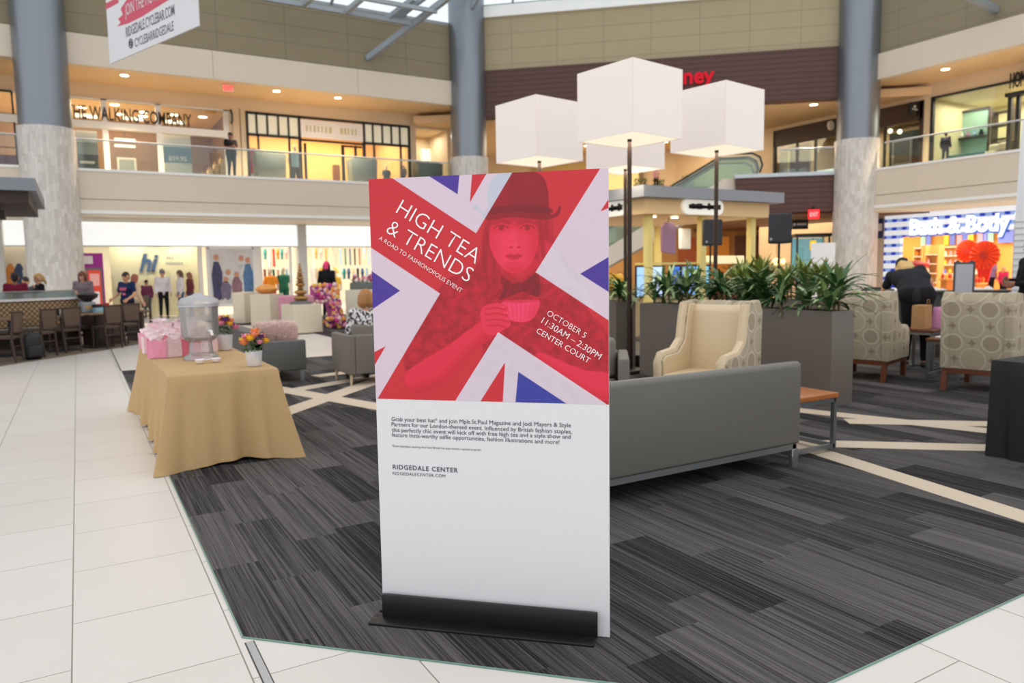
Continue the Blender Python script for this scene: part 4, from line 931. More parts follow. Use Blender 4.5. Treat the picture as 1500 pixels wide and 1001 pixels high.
def escalator(tt, label, s0=1.7, s1=10.5):
    e = cthing('escalator', label, 'escalator', 0, tt, 0); H = 5.1; sl = H/(s1-s0)
    P = [(s0-1.6, 0.0), (s0, 0.0), (s1, H-0.25), (s1+1.5, H-0.25), (s1+1.5, H-0.9), (s1+0.2, H-0.9), (s0+0.6, -0.0)]
    prof = [(s0-1.6, 0.1), (s0, 0.1), (s1, H), (s1+1.5, H), (s1+1.5, H-0.75), (s1+0.2, H-0.75), (s0+1.2, 0.0), (s0-1.6, 0.0)]
    for y in (-0.62, 0.5): MB().prism(prof, y, y+0.12, 'y').build('side_panel', escm, e)
    b = MB(); n = 40
    for i in range(n):
        x = s0+(s1-s0)*i/n; b.box((x, -0.5, x*sl-s0*sl-0.2), (x+(s1-s0)/n, 0.5, (x-s0)*sl+0.05))
    b.build('steps', stepm, e)
    for y in (-0.56, 0.56):
        up = [(s0-1.5, 0.1), (s0-1.5, 0.7), (s0-1.3, 0.95), (s0, 1.0), (s1, H+0.95), (s1+1.1, H+0.95), (s1+1.38, H+0.8), (s1+1.48, H+0.5), (s1+1.4, H), (s1, H), (s0, 0.1)]
        MB().prism(up, y-0.006, y+0.006, 'y').build('glass_balustrade', eg, e)
        MB().tube([(x, y, z) for x, z in [(s0-1.5, 0.3), (s0-1.52, 0.7), (s0-1.3, 0.98), (s0, 1.03), (s1, H+0.98), (s1+1.1, H+0.98), (s1+1.4, H+0.82), (s1+1.5, H+0.5), (s1+1.4, H+0.2)]], 0.04, 8).build('handrail', hr, e)
    return e
escalator(1.0, 'nearer cream sided escalator rising to the right behind the kiosk')
escalator(2.6, 'farther escalator rising to the right behind the kiosk')
t = cthing('glass_balustrade', 'clear glass balustrade above the brown slats left of the right column', 'railing', 0, 0.15, 5.2)
for x0 in (12.6, 13.9): MB().box((x0+0.01, -0.008, 0), (x0+1.28, 0.008, 0.9)).build('glass_panel', rg, t)
MB().tube([(12.6, 0, 0.93), (LC-0.1, 0, 0.93)], 0.03, 8).build('handrail', MATS['satin_steel'], t)
# upper landing behind: shop band, planters, lights
lamp('landing_light', 'AREA', C2W(6, 6, 7.9), 500, (1, 0.82, 0.55), size=9, size_y=5, rot=(0, 0, AC))
t = cthing('store_entrance', 'warm lit store entrance band across the upper landing behind the lamps', 'shopfront', 0, 10.7, 5.1)
MB().box((1, -0.1, 1.9), (7, 0.1, 2.3)).build('header', mat('olive_gold_header', (170, 150, 96), 0.6), t)
for k in range(4): MB().box((1+k*2-0.09, -0.12, 0), (1+k*2+0.09, 0.1, 1.9)).build('post', mat('bronze_post', (120, 98, 64), 0.5), t)
for k in range(3): MB().box((1.15+k*2, -0.02, 0), (2.85+k*2, 0.02, 1.9)).build('lit_pane', mat('lit_cream_pane', (240, 214, 150), 0.5, emit=(244, 214, 150), estr=0.35), t)
for k in range(9):
    s_ = 1.5+k*1.35; o = downlight(*C2W(s_, 8.5, 0)[:2], 8.0, 'glowing downlight over the upper landing behind the lampshades', 0.13, 'downlights over the upper landing')
for k, (s_, tt, hh) in enumerate(((7.0, 8.5, 1.1), (7.9, 8.2, 0.9), (9.4, 9.0, 1.2))):
    t = cthing('landing_planter', 'dark square planter on the upper landing between the lampshades, %s' % ('left one', 'middle one', 'right one')[k], 'planter', s_, tt, 5.1)
    MB().prism([(-.3, 0), (.3, 0), (.36, hh*.7), (-.36, hh*.7)], -.3, .3, 'y', bev=0.02).build('box', pg, t); o = leaf_clump(120, ((-.3, .3), (-.3, .3), (hh*.7, hh*.7+0.35)), 0.08, random.Random(k)).build('foliage', leafd, t, fix=False); o['kind'] = 'stuff'
# lower level behind the kiosk: counter, pendants, booth, exit
lamp('lower_centre_light', 'AREA', C2W(12.5, 5, 3.42), 260, (1, 0.66, 0.34), size=6, size_y=4, rot=(0, 0, AC))
lamp('lower_centre_light', 'AREA', C2W(3.5, 7, 4.7), 260, (1, 0.78, 0.48), size=6, size_y=5, rot=(0, 0, AC))
s_, z_ = atc(1192, 315, -0.12); t = cthing('exit_sign', 'red lit exit sign on the brown slats left of the right column', 'exit sign', s_, -0.12, z_)
MB().rbox((-0.2, -0.04, -0.15), (0.2, 0.04, 0.2), 0.02).build('housing', mat('exit_red_box', (235, 30, 40), 0.5, emit=(255, 30, 40), estr=1.6), t); text('EXIT', 'lettering', glow('exit_white', (255, 170, 170), 1.6), t, (-0.15, -0.045, -0.06), (0.15, -0.045, -0.06), (0, -1, 0), height=0.16, bold=0.02); MB().box((-.03, 0.02, .2), (.03, 0.125, .34)).box((-.03, -.02, .2), (.03, .03, .24)).build('bracket', dark, t)
s_, z_ = atc(1172, 329, 1.8); t = cthing('hanging_sign', 'black hanging sign with small pale marks below the exit sign', 'sign', s_, 1.8, z_); MB().rbox((-0.32, -0.03, -0.2), (0.32, 0.03, 0.2), 0.01).build('panel', black, t); b = MB()
for i in range(4): b.box((-0.12+i*0.1, -0.04, -0.04), (-0.05+i*0.1, -0.03, 0.05))
b.ball((-0.22, -0.03, 0), (0.05, 0.01, 0.06)).build('lettering', pw, t); MB().bar((0, 0, .2), (0, 0, 3.5-z_), 0.02).build('stem', dark, t)
# restaurant bar with pendant bulbs
t = cthing('bar_counter', 'dark bar counter under glowing pendants behind the right planter', 'counter', 11.4, 6.0, 0)
MB().rbox((-2.0, -0.3, 0.95), (1.2, 0.4, 1.02), 0.01).build('top', bdark, t); MB().box((-1.95, -0.2, 0), (1.15, 0.35, 0.95)).build('front', mat('bar_front_brown', (96, 60, 40), 0.6), t)
for k, px in enumerate((1137, 1149, 1157, 1167)):
    s_, z_ = atc(px, 383, 5.6); t = cthing('pendant_lamp', 'glowing globe pendant over the bar behind the right planter, %s from the left' % ('first', 'second', 'third', 'fourth')[k], 'ceiling light', s_, 5.6, z_); MB().ball((0, 0, 0), 0.15).build('globe', glow('amber_globe', (255, 214, 130), 5.0), t); MB().bar((0, 0, .14), (0, 0, 3.5-z_), 0.015).build('cord', dark, t)
for k in range(5):
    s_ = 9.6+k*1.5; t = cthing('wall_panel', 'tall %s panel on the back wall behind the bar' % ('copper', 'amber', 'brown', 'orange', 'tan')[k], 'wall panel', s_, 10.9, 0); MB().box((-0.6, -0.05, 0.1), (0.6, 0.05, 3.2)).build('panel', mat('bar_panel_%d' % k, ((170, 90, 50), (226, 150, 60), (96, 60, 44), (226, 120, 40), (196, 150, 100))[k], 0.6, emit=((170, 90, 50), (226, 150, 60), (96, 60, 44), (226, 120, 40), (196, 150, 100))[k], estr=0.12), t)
# glass booth, yellow lamp and white board near the right column
s0_, _ = atc(1163, 400, 1.6); s1_, _ = atc(1209, 400, 1.6)
t = cthing('glass_kiosk', 'small glass booth with a dark flat roof left of the right column', 'kiosk', (s0_+s1_)/2, 1.6, 0); w = (s1_-s0_)/2; h = min(3.4, atc(1190, 343, 1.6)[1])
MB().box((-w-0.1, -0.7, h-0.12), (w+0.1, 0.7, h)).build('roof', dark, t)
for sx in (-1, 1):
    for sy in (-1, 1): MB().bar((sx*w, sy*.6, 0), (sx*w, sy*.6, h-.12), 0.07).build('post', dark, t)
MB().box((-w, 0.55, 1.2), (w, 0.58, h-0.15)).build('back_pane', mat('aqua_lit_pane', (130, 190, 200), 0.4, emit=(120, 190, 205), estr=0.35), t); MB().box((-w, -0.6, 0), (w, -0.55, 1.0)).build('front_panel', mat('booth_grey', (120, 116, 108), 0.5), t); MB().box((-w, -0.57, 1.0), (w, -0.56, h-.15)).build('front_pane', MATS['shop_glass'], t)
s_, z_ = atc(1189, 360, 1.2); t = cthing('yellow_lamp', 'small yellow lantern hanging in front of the glass booth', 'lamp', s_, 0.95, z_); MB().rbox((-.11, -.11, -.2), (.11, .11, .2), 0.04).build('shade', mat('lantern_yellow', (250, 210, 20), 0.5, emit=(250, 210, 20), estr=0.6), t); MB().bar((0, 0, .2), (0, 0, h-.12-z_+0), 0.012).build('cord', dark, t)
s_, z_ = atc(1206, 356, -2.0); sb, zb_ = atc(1206, 440, -2.0); t = cthing('white_board', 'plain white upright board standing left of the right column', 'board', s_, -2.0, 0); MB().rbox((-0.42, -0.02, 0.1), (0.42, 0.02, z_), 0.008).build('panel', mat('board_white', (226, 226, 228), 0.5), t); MB().rbox((-0.4, -0.25, 0), (0.4, 0.25, 0.03), 0.01).build('base', steel, t); MB().bar((0, .03, 0), (0, .03, 1.0), 0.05).build('stand', steel, t)
# ================================================================== THE POSTER BOARD on its wooden stand
PX0, PY0, PA, PW, PH, PG = 1.099, 3.067, R(-43.45), 1.02, 1.946, 0.9973
t = thing('event_poster', 'tall white and red event poster board with a tea drinking woman, on a black stand', 'poster', (PX0, PY0, 0), PA)
bd = mat('poster_board_white', (224, 224, 226), 0.42, spec=0.4)
board = MB().box((0, 0, 0.004), (PW, 0.012, PH)).build('board', bd, t, smooth=0)
# the printed picture: colours worked out per point of a fine grid, in the print's own frame
Hm = np.array([[0.0011562782, -0.0000388987, -0.0284038171], [0.0001094186, -0.0011267492, 2.0269277722], [0.0000813498, -0.0000351605, 1.0]])
NXg, NZg = 560, 522
sg, zg = np.meshgrid(np.linspace(0, PW, NXg), np.linspace(PG, PH, NZg))
q = np.linalg.inv(Hm) @ np.stack([sg.ravel(), zg.ravel(), np.ones(sg.size)]); X = (q[0]/q[2]).reshape(sg.shape); Y = (q[1]/q[2]).reshape(sg.shape)
AA = 1.1
def sm(d, w=AA): return np.clip(0.5-d/(2*w), 0, 1)
def poly(P, w=AA):                                     # signed distance of a polygon
    d = np.full(X.shape, 1e9); ins = np.zeros(X.shape, bool); n = len(P)
    for i in range(n):
        (ax, ay), (bx, by) = P[i], P[(i+1) % n]; ex, ey = bx-ax, by-ay
        tt = np.clip(((X-ax)*ex+(Y-ay)*ey)/(ex*ex+ey*ey), 0, 1); d = np.minimum(d, np.hypot(X-ax-tt*ex, Y-ay-tt*ey))
        if ay != by:
            c = ((ay > Y) != (by > Y)) & (X < (bx-ax)*(Y-ay)/(by-ay)+ax); ins ^= c
    return sm(np.where(ins, -d, d), w)
def curve(P, n=8):                                      # closed smooth outline through points
    P = np.array(P, float); out = []; m_ = len(P)
    for i in range(m_):
        a, b, c, d = P[i-1], P[i], P[(i+1) % m_], P[(i+2) % m_]
        for k in range(n):
            u = k/n; out.append(0.5*((2*b)+(-a+c)*u+(2*a-5*b+4*c-d)*u*u+(-a+3*b-3*c+d)*u**3))
    return [tuple(p) for p in out]
def ell(cx, cy, rx_, ry_, rot=0.0, w=2.0):
    c, s = math.cos(R(rot)), math.sin(R(rot)); u = (X-cx)*c+(Y-cy)*s; v = -(X-cx)*s+(Y-cy)*c
    r = np.sqrt((u/rx_)**2+(v/ry_)**2); return sm((r-1)*min(rx_, ry_), w)
def line(P, width, w=2.0):
    d = np.full(X.shape, 1e9)
    for (ax, ay), (bx, by) in zip(P, P[1:]):
        ex, ey = bx-ax, by-ay; tt = np.clip(((X-ax)*ex+(Y-ay)*ey)/(ex*ex+ey*ey+1e-9), 0, 1); d = np.minimum(d, np.hypot(X-ax-tt*ex, Y-ay-tt*ey))
    return sm(d-width/2, w)
def C3(c): return np.array(lin(c)[:3])
img = np.zeros(X.shape+(3,)); img[:] = C3((217, 198, 212))
def put(m_, c): img[:] = img*(1-m_[..., None])+C3(c)*m_[..., None]
blue = (76, 54, 150); redc = (204, 44, 54)
put(poly([(268, 50), (388, 40), (387, 57), (380, 135), (268, 64)]), blue)
put(poly([(438, 40), (502, 40), (428, 168)]), redc); put(poly([(20, 428), (37, 437), (152, 517), (40, 592), (20, 600)]), blue)
put(poly([(40, 765), (95, 737), (47, 820)]), redc); put(poly([(1000, 370), (1000, 536), (865, 450)]), blue)
put(poly([(1000, 120), (945, 203), (1000, 180)]), redc); put(poly([(568, 800), (557, 990), (448, 990)]), redc); put(poly([(620, 838), (850, 990), (606, 990)]), (58, 62, 156))
RED = np.maximum(poly([(0, -8), (120, 70), (1010, 655), (1010, 993), (0, 322)]), poly([(40, 983), (352, 983), (965, 0), (625, 0)]))
put(RED, redc)
# the woman: tone (0 dark .. 1 light) painted first, then tinted red inside the cross and left faint outside it
tone = np.full(X.shape, 0.5); alp = np.zeros(X.shape); hue = np.zeros(X.shape)
def dab(m_, v, a=1.0, h=None):
    global tone, alp, hue
    k = m_*a; tone = tone*(1-k)+v*k; alp = np.maximum(alp, k)
    if h is not None: hue = hue*(1-k)+h*k
rs = np.random.RandomState(3)
def fbm(fx, fy, seed, oct_=4):
    o = np.zeros(X.shape); a = 1.0; r_ = np.random.RandomState(seed)
    for k in range(oct_):
        p = r_.rand(6)*6.28
        o += a*np.sin(X*fx+p[0]+1.7*np.sin(Y*fy*0.7+p[1]))*np.sin(Y*fy+p[2]+1.3*np.sin(X*fx*0.8+p[3])); a *= 0.6; fx *= 1.9; fy *= 1.9
    return o
hair = curve([(505, 230), (478, 300), (470, 380), (440, 440), (420, 520), (380, 600), (430, 600), (520, 560), (560, 470), (690, 470), (760, 470), (830, 560), (905, 600), (900, 500), (840, 430), (790, 360), (760, 300), (745, 225), (620, 190)])
dab(poly(hair, 6), 0.42); st_ = fbm(0.085, 0.012, 5, 3); dab(poly(hair, 6)*np.clip(st_, 0, 1), 0.62, 0.5); dab(poly(hair, 6)*np.clip(-st_, 0, 1), 0.22, 0.6)
dab(poly(curve([(700, 330), (745, 330), (820, 440), (900, 520), (930, 600), (860, 590), (780, 500), (720, 440)]), 6), 0.85, 0.55)
body = curve([(420, 440), (330, 480), (270, 580), (200, 700), (165, 800), (210, 860), (330, 800), (440, 740), (480, 760), (440, 990), (985, 995), (985, 720), (900, 600), (850, 520), (760, 470), (690, 440), (560, 440)])
dab(poly(body, 5), 0.44); lace = fbm(0.06, 0.06, 9, 4); dab(poly(body, 5)*np.clip(lace, 0, 1), 0.62, 0.6); dab(poly(body, 5)*np.clip(-lace, 0, 1), 0.24, 0.6)
dab(poly(curve([(560, 395), (690, 390), (700, 470), (640, 520), (570, 480)]), 5), 0.62, 1, 1)                          # neck
dab(poly(curve([(565, 440), (630, 470), (690, 430), (690, 470), (630, 500), (560, 480)]), 8), 0.40, .8, 1)
face = curve([(506, 235), (503, 290), (510, 345), (535, 400), (575, 438), (610, 446), (645, 432), (680, 390), (697, 330), (700, 270), (694, 230), (600, 215)])
dab(poly(face, 3), 0.86, 1, 1); F_ = poly(face, 8)
dab(F_*ell(690, 330, 40, 110, 0, 30), 0.66, .8); dab(F_*ell(515, 330, 24, 100, 0, 26), 0.70, .8); dab(F_*ell(605, 440, 80, 26, 0, 18), 0.66, .8)
dab(F_*ell(600, 232, 130, 24, 0, 16), 0.50, .9)
for ex in (551, 655):
    dab(F_*ell(ex, 266, 40, 19, 0, 12), 0.62, .8); dab(line(curve([(ex-36, 248), (ex, 238), (ex+34, 246), (ex+30, 250), (ex, 244), (ex-34, 254)]), 5, 3), 0.34, .8)
    dab(ell(ex, 269, 25, 9, 0, 3), 0.74, .7); dab(ell(ex+2, 268, 10, 9, 0, 2.5), 0.24, .9); dab(line([(ex-28, 270), (ex-16, 261), (ex, 257), (ex+18, 261), (ex+28, 268)], 4, 2.5), 0.22, .9)
dab(F_*line([(622, 262), (624, 300), (630, 335)], 12, 12), 0.70, .7); dab(ell(606, 336, 22, 12, 0, 10), 0.93, .6); dab(ell(592, 345, 6, 4, 0, 3), 0.42, .9); dab(ell(622, 345, 6, 4, 0, 3), 0.42, .9)
dab(poly(curve([(570, 380), (590, 370), (603, 374), (616, 370), (636, 378), (618, 392), (602, 396), (586, 392)]), 2.5), 0.58, .9); dab(line([(571, 380), (590, 379), (603, 382), (616, 379), (635, 378)], 3, 2), 0.36, .9)
dab(ell(604, 410, 22, 6, 0, 6), 0.68, .7)
dab(line([(505, 240), (496, 320), (488, 420), (500, 500)], 12, 6), 0.28, .8); dab(line([(700, 240), (712, 320), (720, 380)], 14, 8), 0.30, .8)
hat = curve([(500, 215), (498, 120), (530, 62), (590, 38), (660, 40), (715, 62), (738, 120), (745, 208), (770, 205), (782, 180), (790, 190), (775, 222), (720, 236), (600, 226), (500, 238), (470, 205), (440, 190), (452, 178)])
dab(poly(hat, 2), 0.20, 1, 0.15); dab(poly(hat, 2)*ell(545, 130, 30, 70, 0, 30), 0.34, .7); dab(poly(hat, 2)*ell(660, 90, 40, 40, 0, 30), 0.28, .6); dab(poly(curve([(500, 190), (620, 178), (742, 186), (744, 212), (620, 204), (500, 214)]), 2), 0.10, .9)
dab(poly([(100, 905), (190, 905), (460, 700), (500, 690), (520, 620), (480, 590), (330, 690), (170, 800)], 6), 0.70, .0)
arm = curve([(170, 850), (185, 905), (240, 930), (330, 880), (440, 760), (520, 690), (500, 620), (440, 660), (330, 740), (230, 800)])
dab(poly(arm, 4), 0.74, 1, 1); dab(poly(arm, 8)*line([(200, 925), (330, 880), (440, 765), (520, 695)], 46, 22), 0.52, .8)
arm2 = curve([(700, 760), (780, 790), (880, 830), (985, 850), (985, 950), (900, 930), (790, 860), (700, 800)])
dab(poly(arm2, 4), 0.76, 1, 1); dab(poly(arm2, 8)*line([(700, 800), (790, 862), (900, 932), (990, 955)], 30, 20), 0.54, .8)
bow = curve([(552, 462), (600, 488), (628, 490), (690, 448), (706, 480), (700, 540), (640, 520), (610, 528), (548, 552), (560, 510)])
dab(poly(bow, 2), 0.12, 1, 0.1); dab(poly(bow, 2)*np.clip(fbm(0.09, 0.05, 2, 2), 0, 1), 0.24, .8); dab(ell(618, 505, 20, 22, 0, 3), 0.17, .95); dab(line([(600, 490), (598, 524)], 3, 2), 0.05, .8); dab(line([(637, 488), (640, 522)], 3, 2), 0.05, .8)
cup = curve([(556, 562), (600, 556), (660, 554), (702, 556), (700, 590), (680, 625), (650, 640), (610, 640), (585, 628), (568, 600)])
dab(poly(cup, 2), 0.93, 1, 1.6)
for k in range(7): dab(poly(cup, 2)*line([(572+k*20, 560), (590+k*13, 640)], 5, 4), 0.74, .7)
dab(poly(cup, 2)*ell(690, 605, 26, 40, 20, 18), 0.72, .8); dab(poly(curve([(556, 562), (630, 552), (702, 556), (630, 566)]), 2), 0.66, .9)
hand = curve([(470, 600), (490, 575), (530, 566), (566, 572), (580, 590), (572, 612), (590, 640), (585, 660), (560, 672), (540, 690), (500, 690), (478, 660)])
dab(poly(hand, 2), 0.78, 1, 1)
for (a, b, c) in (((492, 590), (530, 584), (570, 592)), ((490, 612), (535, 606), (576, 614)), ((492, 634), (540, 630), (584, 640)), ((500, 656), (540, 654), (572, 662))): dab(line([a, b, c], 4, 3), 0.46, .9)
dab(ell(562, 582, 8, 5, 10, 2), 0.9, .8); dab(ell(569, 604, 8, 5, 5, 2), 0.88, .8); dab(ell(578, 629, 8, 5, 5, 2), 0.86, .8)
# tint
stops = np.array([0, .12, .3, .5, .7, .86, 1.0]); cols = np.array([C3(c) for c in ((92, 14, 24), (122, 24, 34), (158, 26, 40), (186, 32, 48), (218, 40, 64), (238, 56, 88), (244, 84, 120))])
tint = np.stack([np.interp(tone, stops, cols[:, i]) for i in range(3)], -1)
pink = np.clip(hue-1, 0, 1)[..., None]; tint = tint*(1-0.3*pink)+C3((240, 70, 122))*0.3*pink
k = (RED*np.clip(alp, 0, 1)*0.93)[..., None]; img[:] = img*(1-k)+tint*k
lil = np.clip(1-np.abs(img-C3((217, 198, 212))).sum(-1)*3, 0, 1); pale_t = C3((222, 214, 222))*(0.62+0.52*tone[..., None]); k = ((1-RED)*lil*np.clip(alp, 0, 1)*0.38)[..., None]; img[:] = img*(1-k)+pale_t*k
hm = (poly(hat, 2)*(1-RED))[..., None]; img[:] = img*(1-hm*0.85)+C3((192, 198, 212))*hm*0.85
me = bpy.data.meshes.new('print'); nv = NXg*NZg
co = np.zeros((nv, 3), np.float32); co[:, 0] = sg.ravel(); co[:, 1] = -0.0012; co[:, 2] = zg.ravel()
idx = np.arange(nv).reshape(NZg, NXg); fq = np.stack([idx[:-1, :-1], idx[:-1, 1:], idx[1:, 1:], idx[1:, :-1]], -1).reshape(-1, 4).astype(np.int32)
me.vertices.add(nv); me.vertices.foreach_set('co', co.ravel()); me.loops.add(fq.size); me.loops.foreach_set('vertex_index', fq.ravel())
me.polygons.add(len(fq)); me.polygons.foreach_set('loop_start', np.arange(0, fq.size, 4, dtype=np.int32)); me.polygons.foreach_set('loop_total', np.full(len(fq), 4, np.int32))
me.update(); me.validate()
ca = me.color_attributes.new('print', 'FLOAT_COLOR', 'POINT'); ca.data.foreach_set('color', np.concatenate([img.reshape(-1, 3), np.ones((nv, 1))], 1).astype(np.float32).ravel())
pr = NT('poster_print', 0.38, spec=0.4); vc = pr.n('ShaderNodeVertexColor', layer_name='print'); pr.base(vc.outputs['Color'])
me.materials.append(pr.m); po = bpy.data.objects.new('printed_picture', me); S.collection.objects.link(po); po.parent = board
twh = mat('ink_white', (246, 240, 240), 0.5); tdk = mat('ink_slate', (70, 68, 86), 0.6)
for (s_, a, b, bo) in (('HIGH TEA', (0.1192, 1.8018), (0.4656, 1.5771), 0), ('& TRENDS', (0.0705, 1.7201), (0.431, 1.5007), 0), ('A ROAD TO FASHIONOPOLIS EVENT', (0.0382, 1.6909), (0.4002, 1.4587), 0),
                       ('OCTOBER 5', (0.7651, 1.3655), (0.9208, 1.2695), 0), ('11:30AM – 2:30PM', (0.7415, 1.3333), (0.9801, 1.1821), 0), ('CENTER COURT', (0.7198, 1.2924), (0.9357, 1.166), 0)):
    text(s_, 'lettering', twh, board, (a[0], -0.0022, a[1]), (b[0], -0.0022, b[1]), (0, -1, 0), bold=-0.012 if len(s_) < 12 else -0.006)
for (s_, a, b, bo) in (('Grab your best hat* and join Mpls.St.Paul Magazine and Jodi Mayers & Style', (0.0703, 0.9), (0.8626, 0.898), 0), ('Partners for our London-themed event. Influenced by British fashion staples,', (0.0696, 0.8771), (0.8667, 0.8712), 0),
                       ('this perfectly chic event will kick off with free high tea and a style show and', (0.07, 0.8521), (0.8612, 0.8494), 0), ('feature Insta-worthy selfie opportunities, fashion illustrations and more!', (0.0692, 0.8303), (0.8137, 0.8249), 0),
                       ('*Event attendees wearing their best British hat may receive a special surprise!', (0.0677, 0.7844), (0.4737, 0.7827), 0), ('RIDGEDALE CENTER', (0.0692, 0.6845), (0.3685, 0.6826), 0.012), ('RIDGEDALECENTER.COM', (0.0684, 0.659), (0.3111, 0.6583), 0)):
    text(s_, 'lettering', tdk, board, (a[0], -0.001, a[1]), (b[0], -0.001, b[1]), (0, -1, 0), bold=bo, spacing=1.15 if s_.startswith('RIDGE') else 1.0)
sw = NT('black_stained_wood', 0.42); v_, x_, y_, z_ = sw.coords(); nn = sw.noise(sw.comb(sw.math('MULTIPLY', x_, 3.0), sw.math('MULTIPLY', z_, 40.0), sw.math('MULTIPLY', y_, 40.0)), 1.5, 4); sw.base(sw.mix(nn, (9, 8, 9), (28, 24, 24)))
b = MB().rbox((0.01, -0.034, 0.012), (0.972, -0.014, 0.118), 0.003, 2)
b.build('front_strip', sw.m, t); MB().rbox((-0.03, -0.10, 0.0), (0.965, -0.015, 0.016), 0.004, 2).build('foot_plate', sw.m, t)
MB().rbox((0.01, 0.026, 0.012), (0.972, 0.046, 0.118), 0.003, 2).build('rear_strip', sw.m, t); MB().rbox((-0.03, 0.027, 0.0), (0.965, 0.11, 0.016), 0.004, 2).build('rear_foot_plate', sw.m, t)

# ================================================================== LOUNGE FURNITURE
gv = mat('grey_vinyl', (108, 105, 99), 0.42, spec=0.45, noise=0.05, nscale=3); gv2 = mat('grey_tweed', (124, 116, 108), 0.85, noise=0.12, nscale=90, bump=0.3, bscale=250)
satin = mat('satin_leg_metal', (150, 154, 156), 0.35, 0.8)
t = thing('sofa', 'long grey vinyl sofa seen from behind, standing right of the poster', 'sofa', (3.45, 3.7, 0), 0)
MB().prism([(0.0, 0.19), (0.06, 0.185), (0.16, 0.45), (0.10, 0.815), (0.03, 0.825), (0.0, 0.80)], -1.3, 1.28, 'x', bev=0.018, seg=3).build('backrest', gv, t)
MB().rbox((-1.3, 0.10, 0.2), (1.28, 0.82, 0.34), 0.03).build('seat_frame', gv, t)
for k in range(3): MB().rbox((-1.29+k*0.857, 0.14, 0.34), (-1.29+k*0.857+0.85, 0.83, 0.47), 0.04).build('seat_cushion', gv, t)
MB().box((-1.28, 0.02, 0.14), (1.26, 0.06, 0.185)).box((-1.28, 0.74, 0.14), (1.26, 0.78, 0.185)).box((-1.28, 0.02, 0.14), (-1.24, 0.78, 0.18)).box((1.22, 0.02, 0.14), (1.26, 0.78, 0.18)).build('base_rail', satin, t)
for x in (-1.24, 1.24):
    for y in (0.03, 0.76): MB().rbox((x-0.035, y-0.02, 0), (x+0.035, y+0.02, 0.145), 0.004, 1).build('leg', satin, t)
woodt = wood_material('oak_orange_top', (184, 112, 52), (150, 84, 36), 0.35)
def frame_table(name, label, loc, rz, w, d, h, m, th=0.04, bar=0.035):
    t = thing(name, label, 'table', loc, rz)
    MB().rbox((-w/2, -d/2, h-th), (w/2, d/2, h), 0.006, 2).build('table_top', m, t)
    for sx in (-1, 1):
        for sy in (-1, 1): MB().box((sx*(w/2-bar/2-0.01)-bar/2, sy*(d/2-bar/2-0.01)-bar/2, 0), (sx*(w/2-bar/2-0.01)+bar/2, sy*(d/2-bar/2-0.01)+bar/2, h-th)).build('leg', satin, t)
    for z in (0.035, h-th-bar):
        b = MB(); x = w/2-bar/2-.01; y = d/2-bar/2-.01
        b.box((-x, -y-bar/2, z), (x, -y+bar/2, z+bar)).box((-x, y-bar/2, z), (x, y+bar/2, z+bar)).box((-x-bar/2, -y, z), (-x+bar/2, y, z+bar)).box((x-bar/2, -y, z), (x+bar/2, y, z+bar)); b.build('frame_rail', satin, t)
    return t
frame_table('side_table', 'small side table with an orange wood top at the right end of the grey sofa', (5.10, 4.09, 0), 0, 0.56, 0.5, 0.5, woodt)
RF = ring_fabric_material(); cream = mat('cream_leather', (214, 192, 158), 0.5, spec=0.4, noise=0.04, nscale=4); walnut = wood_material('walnut_leg', (120, 66, 38), (86, 46, 28), 0.4)
def wing_chair(label, loc, rz, outer, inner, group=None):
    """local +x is the way it faces"""
    t = thing('wing_chair', label, 'armchair', loc, rz, group); H = 1.2
    MB().prism([(-0.42, 0.27), (-0.27, 0.27), (-0.29, 1.12), (-0.34, H), (-0.42, H), (-0.47, 1.1)], -0.37, 0.37, 'y', bev=0.02, seg=3).build('backrest_shell', outer, t)
    MB().prism([(-0.30, 0.45), (-0.16, 0.45), (-0.24, 1.1), (-0.30, 1.17), (-0.33, 1.1)], -0.285, 0.285, 'y', bev=0.02, seg=3).build('backrest_pad', inner, t)
    side = [(-0.44, 0.27), (0.42, 0.27), (0.43, 0.62), (0.38, 0.68), (0.10, 0.70), (-0.04, 0.80), (-0.10, 1.05), (-0.14, 1.19), (-0.40, H+0.01), (-0.48, 1.1)]
    for sy in (-1, 1):
        y0, y1 = (0.29, 0.385) if sy > 0 else (-0.385, -0.29)
        p = MB().prism(side, y0, y1, 'y', bev=0.018, seg=3).build('wing_side', outer, t)
        ins = [(x*0.96-0.005, z*0.985+0.01) for x, z in side]
        ya, yb = (0.27, 0.292) if sy > 0 else (-0.292, -0.27)
        MB().prism([(-0.3, 0.45), (0.40, 0.45), (0.41, 0.62), (0.36, 0.665), (0.08, 0.68), (-0.06, 0.79), (-0.12, 1.04), (-0.16, 1.17), (-0.3, 1.17)], ya, yb, 'y', bev=0.006, seg=1).build('inner_lining', inner, p)
        MB().tube([(0.40, sy*0.337, 0.30), (0.42, sy*0.337, 0.6), (0.37, sy*0.337, 0.675), (0.1, sy*0.337, 0.695), (-0.05, sy*0.337, 0.80), (-0.105, sy*0.337, 1.05), (-0.145, sy*0.337, 1.17)], 0.045, 8).build('front_roll', inner, p)
    MB().rbox((-0.30, -0.29, 0.27), (0.43, 0.29, 0.36), 0.02).build('seat_frame', outer, t)
    MB().rbox((-0.30, -0.28, 0.36), (0.47, 0.28, 0.50), 0.045).build('seat_cushion', inner, t)
    MB().box((-0.43, -0.36, 0.22), (0.42, 0.36, 0.27)).build('plinth', walnut, t)
    for (x, y) in ((-0.40, -0.33), (-0.40, 0.33), (0.37, -0.33), (0.37, 0.33)):
        k = -0.05 if x < 0 else 0.0
        MB().prism([(x-0.035, 0.23), (x+0.035, 0.23), (x+k+0.022, 0), (x+k-0.022, 0)], y-0.03, y+0.03, 'y').build('leg', walnut, t)
    return t
